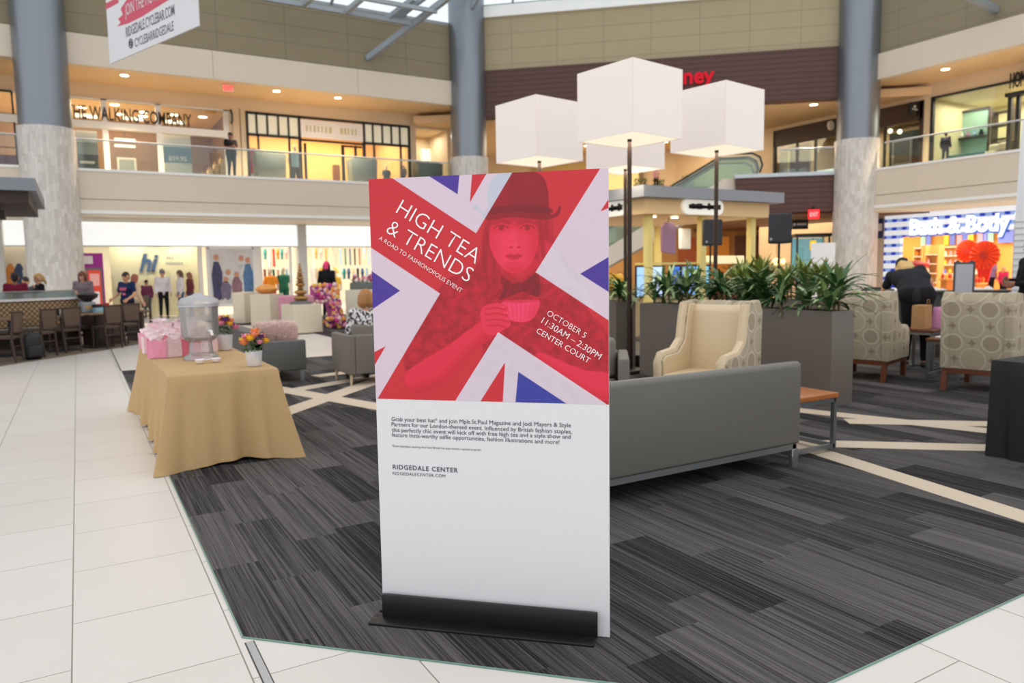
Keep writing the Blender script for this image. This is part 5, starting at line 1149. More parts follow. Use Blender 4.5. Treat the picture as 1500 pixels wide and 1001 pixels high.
wing_chair('cream leather wing chair facing left behind the grey sofa, with ring patterned sides', (5.47, 5.42, 0), R(200), RF, cream)
d_ = R(15); wing_chair('ring patterned wing chair with its back turned, beside the right end of the planter', (9.1+0.42*math.cos(d_)-0.36*math.sin(d_), 5.81+0.42*math.sin(d_)+0.36*math.cos(d_), 0), d_, RF, RF)
d_ = R(10); wing_chair('ring patterned wing chair with its back turned, behind the black draped table', (9.11+0.42*math.cos(d_)+0.36*math.sin(d_), 5.09+0.42*math.sin(d_)-0.36*math.cos(d_), 0), d_, RF, RF)
frame_table('coffee_table', 'low steel framed coffee table with a brown top between the two patterned wing chairs', (10.35, 5.62, 0), R(12), 1.0, 0.42, 0.55, wood_material('brown_table_top', (120, 74, 44), (90, 52, 30), 0.4))
def low_armchair(label, loc, rz, m, w=0.8, d=0.78, h=0.70, leg=mat('pale_wood_leg', (200, 180, 150), 0.5), cushion=True):
    t = thing('armchair', label, 'armchair', loc, rz)
    for sy in (-1, 1): MB().rbox((-d/2, sy*w/2-(0.1 if sy > 0 else 0), 0.16), (d/2, sy*w/2+(0 if sy > 0 else 0.1), h), 0.02).build('armrest', m, t)
    MB().rbox((-d/2, -w/2+0.1, 0.16), (-d/2+0.14, w/2-0.1, h), 0.02).build('backrest', m, t)
    MB().rbox((-d/2+0.12, -w/2+0.1, 0.16), (d/2-0.02, w/2-0.1, 0.32), 0.02).build('seat_base', m, t)
    MB().rbox((-d/2+0.14, -w/2+0.11, 0.32), (d/2, w/2-0.11, 0.47), 0.045).build('seat_cushion', m, t)
    if cushion: MB().rbox((-d/2+0.12, -w/2+0.12, 0.48), (-d/2+0.28, w/2-0.12, h+0.14), 0.05).build('back_cushion', m, t)
    for sx in (-1, 1):
        for sy in (-1, 1): MB().tube([(sx*(d/2-.06), sy*(w/2-.05), 0.17), (sx*(d/2-.05), sy*(w/2-.04), 0)], [0.025, 0.016], 8).build('leg', leg, t)
    return t
low_armchair('grey armchair just right of the poster, left of the cream wing chair', (4.20, 5.78, 0), R(232), gv2, 0.84, 0.8, 0.73)
low_armchair('grey brown armchair with its back to us, close left of the poster', (3.53, 10.1, 0), R(90), gv2, 0.84, 0.78, 0.70)
# dark couch on the left with the pink cushion
gv3 = mat('charcoal_vinyl', (92, 92, 90), 0.45, noise=0.05, nscale=3)
t = thing('sofa', 'charcoal couch standing end on behind the gold draped table', 'sofa', (2.0, 10.62, 0), 0)
MB().prism([(-0.0, 0.17), (0.18, 0.17), (0.2, 0.74), (0.05, 0.78), (-0.02, 0.74)], 0.0, 2.9, 'y', bev=0.02, seg=3).build('backrest', gv3, t)
MB().rbox((0.0, 0.0, 0.17), (0.78, 0.14, 0.60), 0.02).build('armrest', gv3, t); MB().rbox((0.0, 2.78, 0.17), (0.78, 2.92, 0.60), 0.02).build('armrest', gv3, t)
MB().rbox((0.17, 0.13, 0.18), (0.77, 2.79, 0.3), 0.02).build('seat_frame', gv3, t)
for k in range(2): MB().rbox((0.18, 0.15+k*1.32, 0.3), (0.79, 0.15+k*1.32+1.3, 0.44), 0.04).build('seat_cushion', gv3, t)
for (x, y) in ((0.72, 0.05), (0.06, 0.05), (0.72, 2.85), (0.06, 2.85)): MB().box((x-0.03, y-0.02, 0), (x+0.03, y+0.02, 0.17)).build('leg', satin, t)
rnd = random.Random(2)
def soft_cushion(name, label, cat, loc, rot, w, h, d, m, fur=0, seed=0):
    t = thing(name, label, cat, loc); t.rotation_euler = rot
    def fn(s):
        def f(u, v):
            a = 2*u-1; c = 2*v-1; k = (max(0, 1-a**4)*max(0, 1-c**4))**0.5
            return (a*w/2*(1-0.08*c*c), s*d/2*k, c*h/2*(1-0.08*a*a))
        return f
    b = MB().sheet(fn(1), 14, 12); b.sheet(fn(-1), 14, 12); b.build('cover', m, t)
    if fur:
        r_ = random.Random(seed); q = MB()
        for i in range(fur):
            a, c = r_.uniform(-1, 1), r_.uniform(-1, 1); s = r_.choice((-1, 1)); k = (max(0, 1-a**4)*max(0, 1-c**4))**0.5
            p = Vector((a*w/2*(1-.08*c*c), s*d/2*k, c*h/2*(1-.08*a*a))); n = Vector((a*0.6, s*0.8, c*0.6+0.2)).normalized(); dd = (n+Vector((r_.uniform(-.6, .6), r_.uniform(-.6, .6), r_.uniform(-.6, .6)))).normalized()*0.075; o_ = dd.cross(Vector((r_.random(), r_.random(), 1))).normalized()*0.009
            q.add([p-o_, p+o_, p+dd], [(0, 1, 2)])
        o = q.build('fur', m, t, fix=False); o['kind'] = 'stuff'
    return t
soft_cushion('fur_cushion', 'fluffy blush pink cushion on the charcoal couch', 'cushion', (2.46, 11.0, 0.655), (R(-18), 0, R(-10)), 0.54, 0.34, 0.18, mat('blush_fur', (250, 228, 222), 0.9), 5200, 3)
# black draped table on the right
t = thing('draped_table', 'table under a black cloth at the right edge of the picture', 'table', (6.2, 3.12, 0))
bc = mat('black_cloth', (22, 22, 25), 0.75, noise=0.1, nscale=5)
def drape(x0, y0, x1, y1, h, flare, folds, corner, seed=0, hem=0.0, nu=260, nv=14, amp=0.03):
    r_ = random.Random(seed); L1, L2 = x1-x0, y1-y0; per = 2*(L1+L2); ph = [r_.uniform(0, 6.28) for _ in range(6)]; rc = 0.02
    def outline(s):
        s %= per
        if s < L1: p = (x0+s, y0); n = (0, -1); dc = min(s, L1-s)
        elif s < L1+L2: p = (x1, y0+s-L1); n = (1, 0); dc = min(s-L1, L1+L2-s)
        elif s < 2*L1+L2: p = (x1-(s-L1-L2), y1); n = (0, 1); dc = min(s-L1-L2, 2*L1+L2-s)
        else: p = (x0, y1-(s-2*L1-L2)); n = (-1, 0); dc = min(s-2*L1-L2, per-s)
        return p, n, dc
    b = MB(); vs = []
    corners = [(x0, y0), (x1, y0), (x1, y1), (x0, y1)]
    for j in range(nv+1):
        v = j/nv
        for i in range(nu):
            s = per*i/nu; p, n, dc = outline(s)
            w = math.exp(-(dc/0.16)**2); fold = sum(math.sin(2*PI*s*f+ph[k]) for k, f in enumerate(folds))/len(folds)
            cx, cy = p[0]-(x0+x1)/2, p[1]-(y0+y1)/2; dg_ = Vector((math.copysign(1, cx), math.copysign(1, cy)))*0.7071
            nn = Vector(n)*(1-w)+dg_*w
            # pleat beside a corner
            pl = math.exp(-((dc-0.11)/0.035)**2)*-0.05
            off = (v**1.15)*(flare+corner*w+pl*1.2)+fold*amp*v**0.9*(1-0.75*w)+0.006
            z = h*(1-v) + v*hem*(1-w)*(0.6+0.4*math.sin(s*5+ph[2]))
            if j == 0: off = 0.0
            if j == 1: off = min(off, 0.012); z = h-0.012
            vs.append((p[0]+nn.x*off, p[1]+nn.y*off, max(z, 0.004)))
    fs = [(j*nu+i, j*nu+(i+1) % nu, (j+1)*nu+(i+1) % nu, (j+1)*nu+i) for j in range(nv) for i in range(nu)]
    c0 = len(vs); vs.append(((x0+x1)/2, (y0+y1)/2, h)); fs += [(c0, (i+1) % nu, i) for i in range(nu)]
    return b.add(vs, fs)
drape(0.03, -1.9, 2.2, -0.03, 0.78, 0.0, (1.1, 0.6), 0.015, 3, 0.0, 220, 10, 0.008).build('tablecloth', bc, t)
MB().rbox((0.1, -1.8, 0.70), (2.1, -0.1, 0.74), 0.01).build('table_top', mat('folding_table_grey', (120, 120, 118), 0.5), t)
for x in (0.2, 2.0):
    for y in (-1.7, -0.2): MB().bar((x, y, 0), (x, y, 0.7), 0.035).build('leg', dark, t)
# gold draped table
t = thing('draped_table', 'long table under a floor length gold tablecloth left of the poster', 'table', (0.98, 6.34, 0))
gold = NT('gold_tablecloth', 0.65, spec=0.35); v_, x_, y_, z_ = gold.coords(); nn = gold.noise(gold.comb(gold.math('MULTIPLY', x_, 30.0), gold.math('MULTIPLY', y_, 30.0), gold.math('MULTIPLY', z_, 160.0)), 1.0, 3); gold.base(gold.mix(nn, (182, 148, 102), (200, 167, 120)))
drape(-0.41, 0.0, 0.43, 3.05, 0.757, 0.035, (2.2, 3.6, 1.3, 5.1), 0.20, 5, 0.035, 520, 18, 0.075).build('tablecloth', gold.m, t)
MB().rbox((-0.39, 0.03, 0.70), (0.41, 3.0, 0.745), 0.01).build('table_top', MATS['folding_table_grey'], t)
for x in (-0.3, 0.32):
    for y in (0.25, 2.75): MB().bar((x, y, 0), (x, y, 0.7), 0.035).build('leg', dark, t)
# ================================================================== SQUARE SHADED FLOOR LAMPS and planters
shade_m = mat('lampshade_white_fabric', (228, 220, 216), 0.8, emit=(255, 238, 226), estr=0.23)
und = mat('lampshade_diffuser', (245, 236, 222), 0.8, emit=(255, 238, 210), estr=0.9)
pole_m = mat('bronze_pole', (58, 44, 36), 0.4, 0.6)
def square_lamp(label, x, y, zb, side, h, rz):
    t = thing('floor_lamp', label, 'lamp', (x, y, 0), rz)
    s = side/2; sh = MB()
    for a, b in (((-s, -s, zb), (s, -s+.012, zb+h)), ((-s, s-.012, zb), (s, s, zb+h)), ((-s, -s, zb), (-s+.012, s, zb+h)), ((s-.012, -s, zb), (s, s, zb+h))): sh.box(a, b)
    o = sh.build('lampshade', shade_m, t, smooth=0)
    MB().box((-s+.015, -s+.015, zb+0.02), (s-.015, s-.015, zb+0.03)).build('diffuser', und, o); MB().box((-s+.015, -s+.015, zb+h-0.03), (s-.015, s-.015, zb+h-0.02)).build('top_panel', shade_m, o)
    MB().tube([(0, 0, 0.05), (0, 0, zb+0.05)], 0.034, 12).build('pole', pole_m, t)
    MB().tube([(0, 0, 0.05), (0, 0, zb*0.28)], 0.046, 12).build('lower_sleeve', pole_m, t)
    MB().rbox((-0.22, -0.22, 0), (0.22, 0.22, 0.06), 0.01).build('base', dark, t)
    lamp('floor_lamp_light', 'AREA', (0, 0, zb-0.02), 22, (1, 0.88, 0.7), t, size=side*0.8)
    return t
square_lamp('front square shaded floor lamp, the tallest shade behind the poster top right', 7.02, 8.53, 3.39, 1.06, 0.97, R(9))
square_lamp('square shaded floor lamp furthest right, its pole rising from the planter leaves', 9.2, 8.95, 3.44, 1.06, 0.965, R(9))
square_lamp('square shaded floor lamp left of the others, above the poster top', 7.08, 11.05, 3.42, 1.07, 0.985, R(9))
square_lamp('rearmost square shaded floor lamp, hidden behind the tallest one', 9.26, 11.38, 3.44, 1.06, 0.98, R(9))
tp = mat('planter_taupe_gloss', (112, 102, 94), 0.28, spec=0.5); soil = mat('planter_soil', (52, 40, 32), 0.95, bump=0.5)
def trough(label, x0, y0, x1, y1, h=1.05):
    t = thing('planter', label, 'planter', ((x0+x1)/2, (y0+y1)/2, 0)); w, d = (x1-x0)/2, (y1-y0)/2
    O = [(-w, -d), (w, -d), (w, d), (-w, d)]; I = [(-w+.03, -d+.03), (w-.03, -d+.03), (w-.03, d-.03), (-w+.03, d-.03)]; vs = [(x, y, z) for P, z in ((O, 0), (O, h), (I, h), (I, h-.15)) for x, y in P]
    MB().add(vs, [(3, 2, 1, 0)]+[(4*k+i, 4*k+(i+1) % 4, 4*k+4+(i+1) % 4, 4*k+4+i) for k in range(3) for i in range(4)]+[(12, 13, 14, 15)]).build('box', tp, t, smooth=0)
    MB().box((-w+.03, -d+.03, h-.12), (w-.03, d-.03, h-.06)).build('soil', soil, t)
trough('long taupe planter behind the cream wing chair, the right one of its row', 7.02, 5.12, 7.40, 6.75)
trough('long taupe planter beside the lamp poles, the left one of its row', 7.02, 6.80, 7.40, 8.30)
trough('taupe planter seen between the poster edge and the front lamp pole', 7.02, 8.85, 7.40, 10.6)
trough('taupe planter at the back of the lamp group, behind the cream wing chair', 8.95, 6.6, 9.35, 8.5)
MB_ = thing('lamp_plinth', 'low dark plinth around the feet of the square shaded lamps', 'plinth', (8.14, 9.7, 0)); MB().rbox((-0.68, -1.2, 0), (0.75, 1.9, 0.2), 0.01).build('body', mat('plinth_dark_brown', (46, 36, 32), 0.5), MB_)
lfA = mat('leaf_deep_green', (50, 92, 44), 0.5, noise=0.3, nscale=12); lfB = mat('leaf_striped_pale', (150, 176, 118), 0.5, noise=0.35, nscale=60); lfC = mat('leaf_yellow_green', (128, 142, 66), 0.5, noise=0.3, nscale=14); stm = mat('cane_brown', (112, 96, 66), 0.8)
def strap_plant(label, x, y, z, s, seed, yellow=False, stiff=0.0, group=None):
    r_ = random.Random(seed); t = thing('leafy_plant', label, 'plant', (x, y, z), r_.uniform(0, 6), group); A_, B_ = MB(), MB(); st = []
    for c in range(r_.randint(3, 4)):
        bx, by = r_.uniform(-.14, .14), r_.uniform(-.14, .14); hz = r_.uniform(0.02, 0.26)*s; tx, ty = bx+r_.uniform(-.05, .05), by+r_.uniform(-.05, .05)
        st.append(MB().tube([(bx, by, -0.06), (tx, ty, hz)], 0.014, 6))
        for i in range(26):
            a = r_.uniform(0, 2*PI); el = r_.uniform(0.15, 1.35) if not stiff else r_.uniform(0.9, 1.5); L = r_.uniform(0.28, 0.48)*s; w = r_.uniform(0.020, 0.031)*s; droop = r_.uniform(0.25, 0.7)*(1-stiff)
            d2 = Vector((math.cos(a), math.sin(a), 0)); sd = Vector((-math.sin(a), math.cos(a), 0)); p = Vector((tx, ty, hz+i*0.004)); vs = []; n = 6; e = el
            for k in range(n+1):
                u = k/n; ww = w*math.sin(PI*min(1, 0.18+u*0.82))**0.8 if k < n else 0.001
                vs += [p-sd*ww+Vector((0, 0, 0.006)), p, p+sd*ww+Vector((0, 0, 0.006))]
                p = p+(d2*math.cos(e)+Vector((0, 0, 1))*math.sin(e))*(L/n); e -= droop*2.4/n
            fs = []
            for k in range(n): fs += [(3*k, 3*k+1, 3*k+4, 3*k+3), (3*k+1, 3*k+2, 3*k+5, 3*k+4)]
            (A_ if r_.random() < 0.55 else B_).add(vs, fs)
    A_.build('foliage', lfC if yellow else lfA, t, fix=False)['kind'] = 'stuff'; B_.build('pale_foliage', lfC if yellow else lfB, t, fix=False)['kind'] = 'stuff'; [k_.build('stem', stm, t) for k_ in st]
    return t
o_ = ('first', 'second', 'third', 'fourth', 'fifth')
for i, y in enumerate((5.36, 5.74, 6.10, 6.48)): strap_plant('striped leafy plant in the right planter, %s from its right end' % o_[i], 7.2, y, 1.0, 1.15 if i == 0 else 1.02, 40+i)
for i, y in enumerate((6.98, 7.40, 7.78, 8.12)): strap_plant('striped leafy plant in the left planter, %s from its right end' % o_[i], 7.2, y, 1.0, 1.0, 50+i)
for i, y in enumerate((9.0, 9.5, 10.1)): strap_plant('leafy plant left of the front lamp pole, %s from the pole' % o_[i], 7.2, y, 1.0, 0.85, 60+i)
for i, y in enumerate((6.85, 7.35, 7.85, 8.3)): strap_plant('upright yellow green plant in the rear planter, %s from its right end' % o_[i], 9.15, y, 1.0, 1.1, 70+i, True, 0.5)

# ================================================================== KIOSK, loudspeakers
kx, ky, kw, kd = 9.72, 11.34, 3.56, 3.6
t = thing('kiosk', 'open sided kiosk with a flat grey roof and yellow posts behind the lamps', 'kiosk', (kx, ky, 0))
kyel = mat('kiosk_cream_yellow', (244, 224, 140), 0.5); kband = mat('kiosk_tan_band', (244, 206, 152), 0.6)
MB().box((-0.22, -0.22, 2.93), (kw+0.22, kd+.22, 3.15)).build('roof', mat('kiosk_grey_fascia', (150, 152, 158), 0.5), t)
MB().box((0, 0, 2.62), (kw, kd, 2.93)).build('tan_band', kband, t)
for (x, y) in ((0.3, 0.25), (kw/2, 0.25), (kw-.28, 0.25), (0.3, kd-.3), (kw-.3, kd-.3)): MB().box((x-0.07, y-0.07, 0), (x+0.07, y+0.07, 2.62)).build('post', kyel, t)
pl = mat('sign_plate_white', (240, 236, 226), 0.5, emit=(250, 244, 230), estr=0.35)
def kiosk_sign(M, w):
    h = 0.16; b = MB(); P = []
    for (cx, a0) in ((w/2-h, -PI/2), (-w/2+h, PI/2)):
        for k in range(9): P.append((cx+h*math.cos(a0+k*PI/8), 2.79+h*math.sin(a0+k*PI/8)))
    b.prism(P, -0.06, 0.0, 'y', M); o = b.build('sign_plate', pl, t)
    b = MB(); r_ = random.Random(3); x = -w*0.36
    while x < w*0.36:
        hh = r_.uniform(0.03, 0.09); b.box((x, -0.072, 2.77-hh*0.5), (x+0.07, -0.06, 2.79+hh), M); x += 0.075
    b.box((-w*.36, -.072, 2.765), (w*.36, -.06, 2.80), M); b.build('lettering', black, o)
kiosk_sign(Matrix.Translation((1.52, 0, 0)), 1.15); kiosk_sign(Matrix.Translation((0, 1.1, 0)) @ Matrix.Rotation(-PI/2, 4, 'Z'), 1.15)
for i, x in enumerate((0.55, 1.15, 1.9)): MB().lathe([(0.07, 2.585), (0.07, 2.60)], 14, (x, 0.4, 0)).build('downlight', bulb, t)
lamp('kiosk_light', 'AREA', (kw/2, kd/2, 2.55), 60, (1, 0.85, 0.6), t, size=2.4, size_y=2.4)
MB().box((0.2, 1.6, 0), (kw-.2, 1.7, 1.0)).box((0.15, 1.5, 1.0), (kw-.15, 1.85, 1.04)).build('counter', mat('kiosk_counter', (206, 186, 150), 0.5), t)
MB().box((0.05, 0.32, 1.62), (2.3, 0.36, 1.66)).build('screen_beam', kyel, t)
scr = [mat('screen_%d' % i, c, 0.3, emit=c, estr=0.8) for i, c in enumerate(((150, 190, 240), (190, 214, 245), (60, 110, 210), (130, 170, 240), (120, 205, 250)))]
for i, (x, w) in enumerate(((0.05, 0.25), (0.42, 0.36), (1.0, 0.2), (1.28, 0.36), (1.68, 0.36))):
    f = MB().rbox((x-0.03, 0.30, 0.95), (x+w+0.03, 0.34, 1.60), 0.01, 1).build('screen', black, t); MB().box((x, 0.295, 0.98), (x+w, 0.30, 1.57)).build('display', scr[i], f)
MB().rbox((kw-1.1, 0.6, 1.62), (kw-.1, 0.9, 1.80), 0.01).build('lit_shelf', mat('kiosk_lit_shelf', (250, 236, 190), 0.5, emit=(250, 236, 190), estr=0.5), t)
q = aty(979, 325, ky+0.5); b = thing('hanging_garment', 'mauve garment hanging from the kiosk roof', 'clothing', (q.x, ky+0.5, 2.5)); MB().prism([(-.17, -.62), (.17, -.66), (.19, -.1), (.08, 0), (-.08, 0), (-.19, -.1)], -.04, .04, 'y').build('cloth', cl('mauve', (130, 104, 130)), b); MB().bar((0, 0, 0), (0, 0, 0.1), 0.01).build('hook', dark, b)
for i, (px, py, w, h, c) in enumerate(((1003, 350, 0.34, 0.5, (236, 240, 240)), (1008, 372, 0.3, 0.3, (246, 250, 250)))):
    q = aty(px, py, ky+2.2); o = MB().rbox((-w/2, -.05, -h/2), (w/2, .05, h/2), 0.03).build('display_box', mat('box_cool_white', c, 0.4)); o.location = (q.x, ky+2.2 if i == 0 else ky+1.68, q.z if i == 0 else 1.19); tag(o, ('larger', 'smaller')[i]+' pale box among the goods of the kiosk', 'box')
for i, (px, py, c, r_) in enumerate(((1019, 382, (226, 180, 40), 0.16), (1034, 392, (236, 110, 70), 0.13), (987, 388, (170, 110, 80), 0.12), (903, 337, (206, 160, 40), 0.2), (1012, 392, (236, 224, 214), 0.17), (1046, 378, (150, 110, 90), 0.14))):
    q = aty(px, py, ky+1.66); o = MB().lathe([(r_*.7, 0), (r_, r_*.4), (r_*.95, r_*1.5), (r_*.5, r_*2)], 14).build('display_jar', mat('jar_%d' % i, c, 0.5)); o.location = (min(q.x, kx+kw-.3), ky+1.66, 1.04); tag(o, ('mustard', 'coral', 'brown', 'ochre', 'cream', 'taupe')[i]+' rounded jar on the kiosk counter', 'jar')
def speaker(label, px, py0, py1, D, rz):
    p0, p1 = atd(px, py0, D), atd(px, py1, D); h = p0.z-p1.z; t = thing('loudspeaker', label, 'loudspeaker', (p0.x, p0.y, 0), rz); w = h*0.40
    MB().prism([(-w*0.95, -w*.7), (w*.95, -w*.7), (w*.6, w*.7), (-w*.6, w*.7)], p1.z, p0.z, 'z', bev=0.02).build('cabinet', mat('speaker_black', (42, 42, 48), 0.6), t)
    MB().box((-w*.86, -w*.7-.012, p1.z+0.03), (w*.86, -w*.7, p0.z-0.03)).build('grille', mat('speaker_grille', (50, 50, 57), 0.7, bump=0.6, bscale=300), t)
    MB().box((-w*.8, -w*.7-.016, p1.z+0.05), (-w*.62, -w*.7-.01, p1.z+0.09)).build('badge', pgrey, t)
    MB().tube([(0, 0, 0.05), (0, 0, p1.z)], 0.02, 8).build('pole', black, t)
    for k in range(3): MB().tube([(0, 0, 0.75), (0.5*math.cos(k*2.1+.4), 0.5*math.sin(k*2.1+.4), 0.02)], 0.014, 6).build('leg', black, t)
speaker('black loudspeaker on a stand in front of the kiosk, behind the rightmost lamp pole', 1041, 322, 360, 14.6, R(-22))
speaker('black loudspeaker on a stand above the right planter leaves', 1142, 313, 357, 12.2, R(-45))

# ================================================================== RIGHT: lounge group, sandwich board, white tower
t = thing('sofa', 'grey sofa facing us beyond the two patterned wing chairs', 'sofa', (11.6, 5.25, 0), R(195))
for sy in (-1, 1): MB().rbox((-.4, sy*1.05-.07, 0.16), (.4, sy*1.05+.07, 0.66), 0.02).build('armrest', gv2, t)
MB().rbox((-.4, -1.0, .16), (-.22, 1.0, .80), 0.03).build('backrest', gv2, t)
for k in range(2): MB().rbox((-.22, -1.0+k, .3), (.42, -.01+k, .48), 0.04).build('seat_cushion', gv2, t)
MB().rbox((-.38, -1.0, .16), (.38, 1.0, .3), 0.01).build('seat_frame', gv2, t)
for x in (-.33, .33):
    for y in (-1.0, 1.0): MB().box((x-.02, y-.02, 0), (x+.02, y+.02, .16)).build('leg', satin, t)
q = atd(1377, 470, 11.1); soft_cushion('throw_pillow', 'pink throw pillow on the grey sofa between the patterned wing chairs', 'cushion', (q.x-.25, q.y-0.2, 0.70), (R(-10), 0, R(-75)), 0.44, 0.44, 0.16, mat('rose_pink_cloth', (226, 150, 190), 0.8, noise=0.2, nscale=20))
frame_table('side_table', 'dark topped side table under the paper bag beyond the wing chairs', (atd(1350, 478, 10.6).x+.05, atd(1350, 478, 10.6).y, 0), R(12), 0.5, 0.45, 0.62, wood_material('brown_table_top_b', (110, 66, 38), (84, 48, 28), 0.4))
q = atd(1350, 470, 10.6); t = thing('paper_bag', 'brown kraft paper bag on the side table by the bending woman', 'bag', (q.x, q.y, 0.62), R(15))
MB().prism([(-.17, 0), (.17, 0), (.15, .34), (-.15, .34)], -.09, .09, 'y', bev=0.004, seg=1).build('body', mat('kraft_paper', (172, 128, 82), 0.8, noise=0.1), t); MB().tube([(-.06, -.08, .33), (-.05, -.08, .42), (.05, -.08, .42), (.06, -.08, .33)], 0.005, 6).build('handle', mat('kraft_cord', (150, 108, 66), 0.8), t)
for i, (x, y) in enumerate(((10.1, 5.60), (10.6, 5.70))): o = MB().rbox((-.12, -.09, 0), (.12, .09, .02), 0.004, 1).build('booklet', mat('booklet_%d' % i, ((240, 236, 232), (226, 90, 110))[i], 0.5)); o.location = (x, y, 0.55); tag(o, ('white', 'pink')[i]+' booklet on the coffee table between the wing chairs', 'booklet')
q = atd(1412, 407, 13.6); t = thing('sandwich_board', 'dark framed sign board with a blank pale face in front of the gingham shop', 'sign', (q.x, q.y, 0), R(-57)); z0, z1 = 1.0, 1.60
fr = [(-.17, 0.05), (.17, 0.05), (.17, z1-.03), (.11, z1), (.05, z1-.03), (-.05, z1-.03), (-.11, z1), (-.17, z1-.03)]
MB().prism(fr, -.02, .02, 'y').build('frame', mat('sign_frame_grey', (84, 84, 88), 0.5), t); MB().box((-.135, -.026, z0-.3), (.135, -.02, z1-.07)).build('face', mat('sign_face_pale', (196, 198, 206), 0.5), t); MB().rbox((-.2, -.22, 0), (.2, .22, .05), 0.01).build('base', dark, t)
wt = mat('lattice_white', (226, 226, 228), 0.5); t = thing('display_tower', 'tall white lattice tower at the right edge of the picture', 'display', (13.62, 6.13, 0), R(20))
MB().prism([(-.36, 0), (.36, 0), (.36, 2.42), (.16, 3.5), (.1, 3.85), (-.1, 3.85), (-.16, 3.5), (-.36, 2.42)], -.3, .3, 'y').build('body', wt, t)
b = MB()
for k in range(22): b.box((-.37, -.31, .1+k*.1), (.37, .31, .115+k*.1))
for k in range(7): b.box((-.33+k*.105, -.312, 0.1), (-.315+k*.105, .312, 2.25))
b.build('lattice', mat('lattice_groove', (200, 200, 204), 0.6), t)
# cafe chairs and counter beyond
t = thing('service_counter', 'black service counter behind the two patterned wing chairs', 'counter', (15.5, 8.3, 0), R(-30)); MB().rbox((-1.6, -.3, 0.95), (1.6, .3, 1.0), 0.01).build('top', black, t); MB().box((-1.55, -.25, 0), (1.55, .25, .95)).build('front', mat('counter_charcoal', (56, 54, 54), 0.6), t)
for i, (px, py) in enumerate(((1360, 425), (1374, 425), (1386, 425), (1430, 425), (1441, 424), (1453, 426))):
    q = atz(px, 450, 0.45); q = atd(px, 430, 16.6+1.1*(i % 2)); t = thing('tub_chair', 'white shell chair behind the wing chairs, %s from the left' % ('first', 'second', 'third', 'fourth', 'fifth', 'sixth')[i], 'chair', (q.x, q.y, 0), R(-30))
    MB().prism([(.24*math.cos(a), .42+.02+(.55*math.sin(a))) for a in [k*PI/12 for k in range(13)]], .12, .18, 'y', bev=0.01).build('backrest', trimw, t); MB().rbox((-.22, -.22, .42), (.22, .18, .48), 0.02).build('seat', trimw, t)
    for sx in (-1, 1):
        for sy in (-1, 1): MB().tube([(sx*.16, sy*.15, .42), (sx*.21, sy*.2, 0)], .014, 6).build('leg', steel, t)
t = thing('waste_bin', 'dark square bin standing between the right column and the bending woman', 'bin', (*atd(1285, 440, 13.0)[:2], 0)); MB().rbox((-.2, -.2, 0), (.2, .2, 1.12), 0.02).build('body', mat('bin_charcoal', (78, 76, 74), 0.5), t); MB().rbox((-.16, -.16, 1.12), (.16, .16, 1.15), 0.01).build('lid', black, t)

# ================================================================== LEFT: hanging banner, cafe canopy, booth, chairs
A_ = atz(162, 94, 5.0); B_ = atz(292, 38, 5.0); d = (B_-A_); L_ = d.length; ang = math.atan2(d.y, d.x)
t = thing('hanging_banner', 'white advertising banner hanging from the roof beside the left column', 'banner', (A_.x, A_.y, 5.0), ang)
bann = MB().box((0, -0.01, 0), (L_, 0.01, 4.2)).build('panel', mat('banner_white', (214, 212, 216), 0.6), t)
def bl(px, py):
    n = Vector((d.y, -d.x, 0)); q = atpl(px, py, A_, n)-A_; return q.dot(d.normalized()), q.z
ink = mat('banner_ink', (84, 80, 92), 0.6); rose = mat('banner_rose', (196, 66, 92), 0.6)
for s_, a, b_, hh in (('RIDGEDALE.CYCLEBAR.COM', (186, 55), (257, 23), 15), ('@CYCLEBARRIDGEDALE', (189, 74), (256, 45), 15)):
    p0, p1 = bl(*a), bl(*b_)
    if s_[0] == '@':
        text('CYCLEBARRIDGEDALE', 'lettering', ink, bann, (bl(199, 69.5)[0], -.012, p0[1]), (p1[0], -.012, p0[1]), (0, -1, 0), height=0.13, bold=0.0)
        c = bl(193, 64); P = [(c[0]+0.06*math.cos(k*PI/12), -0.014, c[1]+0.065*math.sin(k*PI/12)) for k in range(24)]
        MB().tube(P, 0.009, 6, True).tube([(c[0]+0.028*math.cos(k*PI/8), -.014, c[1]+.03*math.sin(k*PI/8)) for k in range(16)], .008, 6, True).build('camera_mark', ink, bann)
    else: text(s_, 'lettering', ink, bann, (p0[0], -.012, p0[1]), (p1[0], -.012, p0[1]), (0, -1, 0), height=0.15, bold=0.004)
p = [bl(*q) for q in ((173, 39), (178, 33), (174, 28), (181, 22), (178, 13), (184, 4), (190, -4), (262, -30), (262, -8), (240, 5), (210, 24), (190, 34))]
MB().prism(p, -.013, -.009, 'y').build('brush_mark', rose, bann); p0, p1 = bl(185, 24), bl(238, -1)
text('JOIN THE MOVEMENT', 'lettering', mat('banner_white', (0, 0, 0)), bann, (p0[0], -.015, p0[1]), (p0[0]+(p1[0]-p0[0])*1.25, -.015, p0[1]), (0, -1, 0), height=0.17)
for k in range(3): q0 = bl(160.5, 6+k*3); MB().prism([(0.0, q0[1]), (0.45, q0[1]+.0), (0.45, q0[1]+.03), (0.0, q0[1]+.03)], -.013, -.01, 'y').build('stripe', rose, bann)
for x in (0.1, L_-.1): MB().bar((x, 0, 4.2), (x, 0, 8.0), 0.01).build('cable', steel, t)
